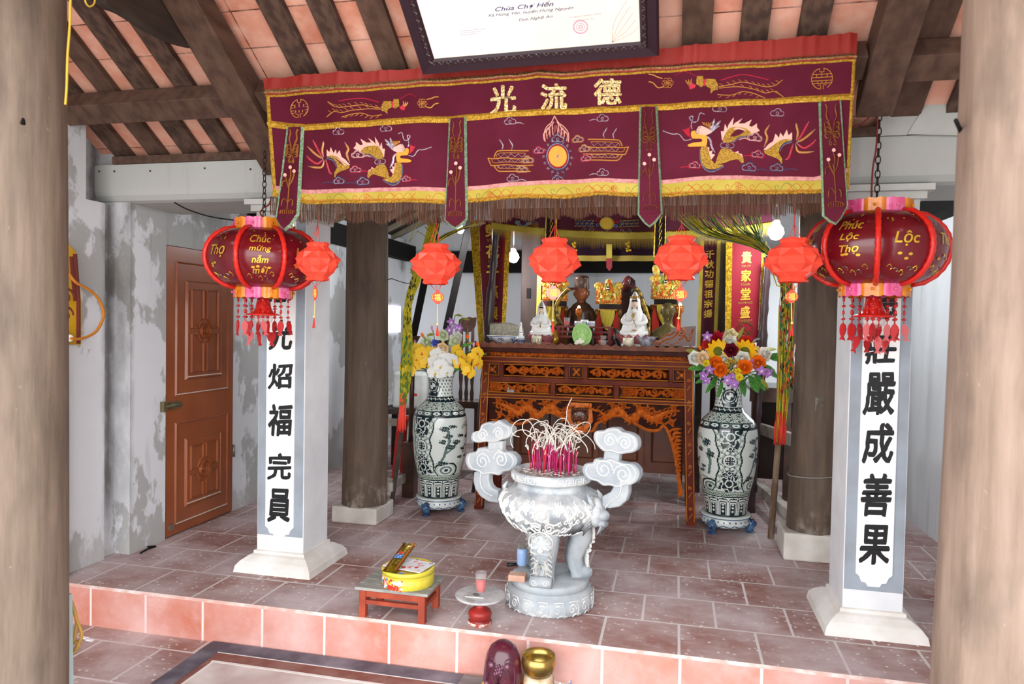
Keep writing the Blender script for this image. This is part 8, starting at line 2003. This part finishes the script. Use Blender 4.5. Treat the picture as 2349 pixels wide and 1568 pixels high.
# couplet banners
def couplet(quad, chars, subs, Y, label, trim, cen=None, wfac=.42, mm=M_mar2, gold=M_gtx, roundel=None):
    A, B2, C2, D2 = [P(x, y, Y) for x, y in quad]; t = thing('couplet_banner', label, 'banner', ((C2+D2)/2)); 
    def Mq(u, v, h): q = (A*(1-u)+B2*u)*(1-v)+(D2*(1-u)+C2*u)*v; return (q.x, Y-h-.006*sin(u*6+v*3), q.z)
    b = MB(); nv = 20; b.add([Mq(u/4, v/nv, 0) for v in range(nv+1) for u in range(5)], [(v*5+u, v*5+u+1, (v+1)*5+u+1, (v+1)*5+u) for v in range(nv) for u in range(4)], True); obj('cloth', b, mm, t)
    L_ = (A-D2).length; W2 = (C2-D2).length; b = MB(); n_ = len(chars)
    v0, v1 = cen or (.12, .8)
    for i, ch in enumerate(chars):
        vc = v0+(v1-v0)*(i+.5)/n_; hgt = (v1-v0)/n_*(.62 if subs else .78); uc = .5
        b.text(ch, (uc, vc), 1, Mq, .004, bold=.03, fit=(wfac, -hgt))
        if subs: b.text(subs[i], (uc, vc+(v1-v0)/n_*.47), 1, Mq, .004, bold=.01, fit=(min(.5, .11*len(subs[i])), -(v1-v0)/n_*.15), m=1)
    if roundel:
        for r in (.30, .26): b.stroke([(.5+r*cos(k*pi/12), roundel+r*W2/L_*sin(k*pi/12)) for k in range(24)], .012, lambda u, v, h: Mq(u, .0+v, h), .002, .003, m=2, closed=True)
        for k in range(6): b.stroke([(.5+.18*cos(k+q*.4), roundel+(.18*sin(k*1.3+q*.5))*W2/L_) for q in range(6)], .012, Mq, .002, .003, m=2)
    obj('gold_characters', b, [gold, mat('dull_gold_letter', '#9a7a34', .5, .2), mat('brown_gold_line', '#6d4a2c', .6)], t)
    b = MB()
    for q in (A, B2): b.tube([(q.x, Y, q.z), (q.x, Y, za+(zr-za)*(1-abs(q.x-xm)/((XR-XL)/2+.25)))], .003, 4)
    obj('hanging_cord', b, M_black, t)
    for nm, u0, u1 in trim:
        b = MB(); b.add([Mq(u, v/nv, .008) for v in range(nv+1) for u in (u0, u1)], [(2*v, 2*v+1, 2*v+3, 2*v+2) for v in range(nv)], False); obj('gold_trim', b, nm, t)
    return t
couplet([(1098, 505), (1162, 505), (1150, 785), (1112, 790)], '榮花子孫興', ['VINH', 'HOA', 'TỬ', 'TÔN', 'HƯNG'], 2.75, 'maroon couplet banner with gold characters behind the orchid vase', [(M_gtr, -.33, .0), (M_gtr, 1.0, 1.2)], cen=(.0, .84), wfac=.5, mm=mat('maroon_red_cloth', '#5c0f22', .65), roundel=.9)
couplet([(1680, 555), (1748, 555), (1738, 785), (1676, 790)], '貴家堂盛', ['QUÝ', 'GIA', 'ĐƯỜNG', 'THỊNH'], 2.75, 'red couplet banner with gold characters above the sunflower vase', [(M_gtr, -.22, .0), (M_gtr, 1.0, 1.14)], cen=(.06, .78), wfac=.33, mm=mat('crimson_cloth', '#8a1222', .6), roundel=.86)
couplet([(1615, 552), (1645, 552), (1636, 790), (1606, 795)], '千秋功德祖宗揚', None, 3.0, 'narrow aubergine couplet banner with seven gold characters beside the bronze bust', [(M_yel, -.28, 0), (M_yel, 1.0, 1.28)], cen=(.08, .74), wfac=.62)
couplet([(1243, 600), (1262, 600), (1262, 760), (1240, 760)], '福', None, 3.2, 'narrow dark banner edge with gold trim beside the dark board column', [(M_yel, -.5, 0)], cen=(.8, .95), wfac=.3)
# dark board column with a slot, posts behind
a, c = P(1196, 600, 3.4), P(1240, 600, 3.4); b = MB(); b.box(a.x, c.x, 3.4, 3.6, 0, 3.0); t = tag(obj('inner_column', b, mat('brown_grey_board', '#463934', .75, col2='#382e2c', nscale=3, stretch=(4, 4, .6)), bevel=.01), 'square brown-grey timber column with a small slot behind the altar', 'column')
v = P(1213, 668, 3.395); b = MB(); b.box(v.x-.02, v.x+.02, 3.392, 3.402, v.z-.06, v.z+.03); obj('slot', b, M_black, t)
a, c = P(1645, 600, 3.3), P(1676, 600, 3.3); b = MB(); b.lathe([(.085, 0), (.075, 3.0)], ((a.x+c.x)/2, 3.42, 0), 24); tag(obj('inner_column', b, mat('weathered_post', '#544839', .75, col2='#43382e', nscale=4, stretch=(4, 4, .6))), 'slim weathered round column between the two banners above the sunflower vase', 'column')
# leaning dark poles with turned sockets
def pole(p0, p1, Y0, Y1, w, label, socket=None, mt=M_black):
    a, c = P(*p0, Y0), P(*p1, Y1); d = (c-a).normalized(); f = a + d*((0-a.z)/d.z) if abs(d.z) > .3 and not socket else a
    t = thing('leaning_pole', label, 'pole', (f.x, f.y, max(f.z, 0))); b = MB(); b.bar(f, c, w, w); obj('shaft', b, mt, t)
    if socket:
        b = MB(); b.lathe([(.03, -.20), (.034, -.1), (.03, -.06), (.045, -.03), (.06, 0)], a, 16); b.tube([a, (a.x-.01, a.y, .45)], .02, 10); b.box(a.x-.06, a.x+.04, a.y-.05, a.y+.05, 0, .45); obj('turned_socket', b, M_rb, t)
pole((948, 770), (1004, 500), 2.35, 2.45, .05, 'dark square pole leaning in a turned socket beside the orchid vase', True)
pole((1018, 780), (1086, 470), 3.0, 3.1, .06, 'dark square pole leaning from the orchids up to the rear roof', True)
M_bam = mat('dark_lacquered_bamboo', '#3a2a2c', .4, coat=.3)
for p0, p1, lb in (((1117, 790), (1143, 470), 'dark knotted staff leaning in front of the maroon banner'), ((1741, 900), (1762, 590), 'dark knotted staff leaning in front of the red banner')):
    a, c = P(*p0, 2.62), P(*p1, 2.58); d = (c-a).normalized(); f = a - d*(a.z/d.z); b = MB(); L_ = (c-f).length; n = 40; b.tube([f+d*L_*k/n for k in range(n+1)], [.028+.006*(k % 4 == 0)+.014*max(0, 1-abs(k-26)/4) for k in range(n+1)], 12); tag(obj('knotted_staff', b, M_bam), lb, 'staff')
# small dark carved chair behind the orchids
v = P(1072, 745, 3.2); t = thing('carved_chair', 'dark carved chair back showing above the orchid vase', 'chair', (v.x, 3.2, 0)); b = MB(); m = (3.2-CAM.y)/FPX
b.prism([(v.x+x*m, v.z-y*m) for x, y in ((-22, 8), (-20, -12), (-12, -18), (-4, -14), (4, -20), (14, -17), (22, -19), (20, 0), (14, 14), (0, 18), (-12, 14))], 3.19, 3.22); obj('crest', b, M_rb, t)
for x in (-14, 0, 14): b = MB(); b.lathe([(.014, 0), (.02, .06), (.012, .12), (.02, .2), (.014, v.z-.75)], (v.x+x*m, 3.2, .72), 12); obj('spindle', b, M_rb, t)
b = MB(); b.box(v.x-.16, v.x+.16, 3.05, 3.3, .66, .72)
obj('seat', b, M_rb, t)
for x in (-.15, .12):
    for y in (3.06, 3.26): b = MB(); b.box(v.x+x, v.x+x+.03, y, y+.03, 0, .66); obj('leg', b, M_rb, t)
# white foam box on a stand, red plastic stool, easel
YB_ = 3.25; q = [P(x, y, YB_) for x, y in ((899, 852), (965, 850), (965, 932), (899, 936))]; t = thing('white_box', 'white plastic box with a small red label behind the orchid vase', 'box', ((q[0].x+q[1].x)/2, YB_+.1, q[3].z))
b = MB(); b.box(q[0].x, q[1].x+.05, YB_, YB_+.25, q[3].z, q[0].z); obj('case', b, mat('off_white_plastic', '#dcdfda', .5, col2='#c9ccc6', nscale=6), t, bevel=.03)
b = MB(); f = flat(YB_); v = P(950, 905, YB_); b.fill([(v.x-.02, v.z-.012), (v.x+.03, v.z-.012), (v.x+.03, v.z+.012), (v.x-.02, v.z+.012)], f, .002, 0); b.fill([(v.x-.03, v.z+.015), (v.x+.02, v.z+.015), (v.x+.02, v.z+.08), (v.x-.03, v.z+.08)], f, .002, 1); b.fill([(v.x-.13, v.z+.02), (v.x-.05, v.z+.02), (v.x-.05, v.z+.08), (v.x-.13, v.z+.08)], f, .002, 2); obj('label', b, [mat('label_red', '#c23a32', .5), mat('label_white', '#cfd2d6', .5), mat('label_grey', '#b5b3ac', .5)], t)
t = thing('side_bench', 'grey-brown wooden bench under the white plastic box', 'bench', ((q[0].x+q[1].x)/2, YB_+.1, 0)); b = MB(); b.box(q[0].x-.12, q[1].x+.35, YB_-.05, YB_+.32, q[3].z-.05, q[3].z); obj('top', b, M_woodd, t); b = MB(); b.box(q[0].x-.12, q[1].x+.35, YB_-.06, YB_-.05, q[3].z-.16, q[3].z-.09); obj('rail', b, M_rl, t)
for x in (q[0].x-.1, q[1].x+.28): 
    for y in (YB_-.03, YB_+.25): b = MB(); b.box(x, x+.05, y, y+.05, 0, q[3].z-.05); obj('leg', b, M_woodd, t)
YP = 2.95; v0, v1 = P(905, 1035, YP), P(958, 945, YP); t = thing('red_stool', 'red plastic stool under the bench behind the orchid vase', 'stool', ((v0.x+v1.x)/2, YP+.12, 0)); M_rp = mat('red_plastic', '#a81d17', .4)
tx0, tx1, tzz = v0.x, v1.x+.05, v1.z-.06; b = MB(); b.box(tx0+.03, tx1-.03, YP+.02, YP+.19, tzz-.03, tzz); obj('seat', b, M_rp, t, bevel=.008)
for sx in (0, 1):
    for sy in (0, 1): b = MB(); x = tx0 if not sx else tx1; b.bar((x, YP+.20*sy, 0), (x+(.035 if not sx else -.035), YP+.03+.14*sy, tzz-.02), .045, .02, up=(0, 1, 0)); obj('leg', b, M_rp, t)
b = MB(); b.box(tx0+.01, tx1-.01, YP+.02, YP+.04, tzz*.42, tzz*.42+.05); obj('rail', b, M_rp, t)
a = PZ(897, 1103, .235); b = MB(); e = P(922, 985, a.y+.02); b.bar((a.x, a.y, .0), e, .035, .03); tag(obj('wooden_prop', b, M_woodd), 'thin brown prop stick below the red tassels of the left streamers', 'stick')
# side tables at the right rear
t = thing('side_table', 'dark wooden side table with red vessels beyond the sunflower vase', 'table', (1.35, 3.5, 0)); q0, q1 = P(1735, 888, 3.1), P(1830, 888, 3.1); b = MB(); b.box(q0.x-.05, 1.9, 3.1, 3.7, q0.z-.03, q0.z); b.box(q0.x-.05, 1.9, 3.1, 3.12, q0.z-.12, q0.z-.03); obj('top', b, M_rb, t)
for x in (q0.x-.03, 1.2, 1.85): b = MB(); b.box(x, x+.05, 3.12, 3.17, 0, q0.z-.03); obj('leg', b, M_rb, t)
b = MB(); b.box(q0.x-.03, 1.9, 3.13, 3.15, q0.z-.38, q0.z-.33); obj('rail', b, M_rb, t)
b = MB(); b.box(q0.x+.02, 1.85, 3.4, 3.42, .12, q0.z-.12); obj('shade_panel', b, M_drk, t)  # dark sheet added to stand in for the shade under the table
zT2 = q0.z; k = 0
M_v = mat('red_brown_vessel', '#6b2a1c', .35, coat=.3, col2='#a8652a', nscale=20)
for px, ptop, r, lb in ((1808, 838, 7, 'small white cup among the red vessels on the side table'), (1822, 842, 8, 'red-brown vessel in front on the side table by the column'), (1816, 788, 10, 'tall turned candle stand on the side table'), (1795, 800, 8, 'slim dark vase on the side table by the streamers'), (1752, 812, 9, 'dark carved tablet at the end of the side table'), (1818, 868, 6, 'small blue and white cup low on the side table')):
    Y = 3.22 + .08*(k % 3); x, zp = P(px, ptop, Y).x, P(px, ptop, Y).z; m = (Y-CAM.y)/FPX; h = max(zp-zT2, .05); r_ = r*m; b = MB(); b.lathe([(r_*.8, 0), (r_*.5, h*.2), (r_, h*.45), (r_*.6, h*.75), (r_*.9, h), (r_*.7, h), (.001, h*.9)], (x+.0, Y, zT2), 16)
    tag(obj('vessel', b, M_porc if k in (0, 5) else M_v), lb, 'vessel'); k += 1
b = MB(); q = [P(x, y, 3.3) for x, y in ((1815, 690), (1822, 672), (1832, 690), (1832, 900), (1822, 880))]; b.prism([(v.x+.02, v.z) for v in q], 3.42, 3.45); tag(obj('pointed_tablet', b, M_rb), 'dark pointed wooden tablet half hidden by the dark right column', 'tablet')
# ---- paper streamer bundles hung on poles
M_yst = mat('yellow_streamer', '#cfc02f', .6, col2='#b7a92a', nscale=30); M_gst = mat('green_streamer', '#3d7a3a', .6); M_kst = mat('ink_marks', '#2c2f2a', .6); M_rst2 = mat('red_streamer', '#d23a2a', .6); M_wst = mat('pale_straw_streamer', '#b3a88e', .7)
def lerp(p, q, t): return (p[0]+(q[0]-p[0])*t, p[1]+(q[1]-p[1])*t)
t = thing('streamer_bundle', 'bundle of yellow paper streamers with red tassel hanging beside the orchid vase', 'streamer', P(917, 990, 1.78)); Yl = 1.78
b = MB(); rnd = random.Random(11)
pathL = [(985, 505), (968, 570), (945, 635), (930, 690), (924, 760), (919, 850), (917, 935)]; pathR = [(1008, 512), (985, 590), (962, 650), (944, 700), (945, 770), (945, 850), (931, 930)]
for k in range(30):
    u = k/29; pts = [tuple(P(*lerp(p, q, min(1, max(0, u+rnd.uniform(-.03, .03)))), Yl+rnd.uniform(-.015, .015))) for p, q in zip(pathL, pathR)]
    b.tube(cr(pts, 3), .0032, 4, m=0)
for k in range(170):
    i = rnd.randrange(2, 6); u = rnd.random(); tt = rnd.random(); p = lerp(lerp(pathL[i], pathR[i], u), lerp(pathL[min(i+1, 6)], pathR[min(i+1, 6)], u), tt); v = P(*p, Yl-.02); b.box(v.x-.003, v.x+.003, v.y-.002, v.y+.001, v.z-.012, v.z+.012, m=1 if p[1] > 770 else rnd.choice((2, 0, 0, 0, 0)))
for k in range(26):
    u = k/25; p0 = (1002+rnd.uniform(-14, 14), 525+rnd.uniform(-12, 12)); a = [(940+rnd.uniform(0, 10), 620+rnd.uniform(-8, 10)), (985, 570), (1030+rnd.uniform(-10, 10), 536), (1110+rnd.uniform(-8, 4), 508+rnd.uniform(-4, 4))]; b.tube(cr([tuple(P(*q, Yl+.05+rnd.uniform(-.02, .02))) for q in a], 4), .003, 4, m=(0, 0, 1, 2, 0, 3)[k % 6])
b.tube([tuple(P(x, y, Yl)) for x, y in ((960, 505), (938, 555), (958, 530), (1004, 560))], .003, 5); b.tube([tuple(P(x, y, Yl-.01)) for x, y in ((975, 520), (998, 548))], .004, 5)
obj('streamers', b, [M_yst, M_gst, M_kst, M_wst], t)
b = MB()
for k in range(40): x0 = rnd.uniform(917, 932); b.tube([tuple(P(x0, 905+rnd.uniform(-8, 35), Yl-.01)), tuple(P(917+(x0-917)*1.1-2, 950, Yl-.012)), tuple(P(912+(x0-917)*1.3, 985+rnd.uniform(-8, 8), Yl-.01))], .0028, 4)
obj('red_tassel', b, mat('coral_tassel', '#ea4a38', .6), t)
b = MB(); b.tube(cr([tuple(P(x, y, z)) for x, y, z in ((888, 642, 1.63), (898, 639, 1.65), (910, 643, 1.70), (930, 649, 1.78), (945, 651, 1.79))], 4), .003, 5); obj('tie_wire', b, M_black, t)
t = thing('streamer_bundle', 'fan of yellow and green paper streamers gathered beside the dark right column', 'streamer', P(1790, 1010, 1.95)); Yr = 1.95; b = MB()
for k in range(110):
    u = k/109; x0, y0 = 1545+200*u, 488+rnd.uniform(-6, 10); 
    mid = (1600+150*u+rnd.uniform(-6, 6), 520+rnd.uniform(-4, 4)+16*(1-u)); mid2 = (1700+50*u, 556-8*u+rnd.uniform(-5, 5)); e = (1768+rnd.uniform(-6, 8), 585+rnd.uniform(-6, 6)); f_ = (1785+rnd.uniform(-6, 8), 625)
    mm = rnd.choice((0, 0, 0, 1, 3, 2)) if u < .65 else rnd.choice((0, 3, 3, 2, 1)); b.tube(cr([tuple(P(*q, Yr+rnd.uniform(-.03, .05))) for q in ((x0, y0), mid, mid2, e, f_)], 4), .0026, 4, m=mm)
for k in range(34):
    u = k/33; a = [(1778+14*u, 600), (1784+28*u, 640), (1793+27*u+rnd.uniform(-3, 3), 660), (1790+30*u+rnd.uniform(-3, 3), 720), (1786+28*u, 850), (1780+22*u, 1000+rnd.uniform(-40, 15))]
    b.tube(cr([tuple(P(*q, Yr-.03+rnd.uniform(-.02, .02))) for q in a], 3), .003, 4, m=(0, 4, 0, 0, 1, 0, 0)[k % 7])
for k in range(150): u = rnd.random(); y = rnd.uniform(650, 900); v = P(1790+28*u, y, Yr-.055); b.box(v.x-.003, v.x+.003, v.y-.002, v.y+.001, v.z-.012, v.z+.012, m=rnd.choice((2, 1, 4)))
b.tube([tuple(P(x, y, Yr-.05)) for x, y in ((1772, 625), (1782, 655), (1808, 660), (1816, 640))], .004, 5)
obj('streamers', b, [M_yst, M_gst, M_kst, M_wst, M_rst2], t)
b = MB()
for k in range(30): x0 = rnd.uniform(1776, 1804); b.tube([tuple(P(x0, 960+rnd.uniform(-20, 30), Yr-.05)), tuple(P(x0-2, 1018+rnd.uniform(-6, 4), Yr-.05))], .003, 4)
obj('red_tassel', b, M_rst2, t)
b = MB(); b.tube(cr([tuple(P(x, y, Yr-.02)) for x, y in ((1808, 770), (1818, 830), (1826, 885))], 4), .003, 5); obj('loose_cord', b, M_yst, t)
a = PZ(1768, 1180, 0); c = P(1786, 1005, Yr); b = MB(); c2 = P(1792, 700, Yr+.04); f = Vector((c.x-.03, Yr+.02, 0)); b.tube([f, c, c2], [.022, .02, .018], 10); tag(obj('streamer_pole', b, mat('peeling_bark', '#6b5341', .8, col2='#94826e', nscale=14, stretch=(1, 1, .3))), 'peeling wooden pole holding the red-tipped streamers near the dark right column', 'pole')
# ---- electric bulbs that light the rear hall
M_bl = mat('lit_bulb', '#eaf2ff', .3, emit=60.)
def bulb(px, py, r_px, Y, watts, label, ztop=None):
    v = P(px, py, Y); m = (Y-CAM.y)/FPX; r = r_px*m; t = thing('light_bulb', label, 'light bulb', (v.x, v.y, v.z-r), 'lit electric bulbs'); b = MB(); b.lathe([(.001, -r), (r*.6, -r*.8), (r, -.1*r), (r*.9, .5*r), (r*.55, .95*r), (r*.5, 1.1*r)], (v.x, v.y, v.z), 20); obj('globe', b, M_bl, t)
    b = MB(); b.lathe([(r*.5, r*1.08), (r*.55, r*1.6), (r*.3, r*1.7)], (v.x, v.y, v.z), 14); b.tube([(v.x, v.y, v.z+r*1.7), (v.x, v.y, za+(zr-za)*(1-abs(v.x-xm)/((XR-XL)/2+.25)))], .004, 5); obj('socket', b, mat('pinkish_socket', '#c9a9a0', .6), t)
    l = bpy.data.lights.new('bulb_light', 'POINT'); l.energy = watts; l.shadow_soft_size = r*1.05; l.color = (.93, .97, 1.0); lo = bpy.data.objects.new('bulb_light', l); COL.objects.link(lo); lo.location = (v.x, v.y-r*1.3, v.z-r*.6)
bulb(1178, 590, 13, 3.0, 24, 'bright round bulb in front of the rear wall beside the board column')
bulb(1056, 527, 9, 2.9, 14, 'small bright bulb below the green-edged valance pendant')
bulb(1780, 533, 17, 2.3, 18, 'large bright bulb beside the fan of streamers at the dark right column')
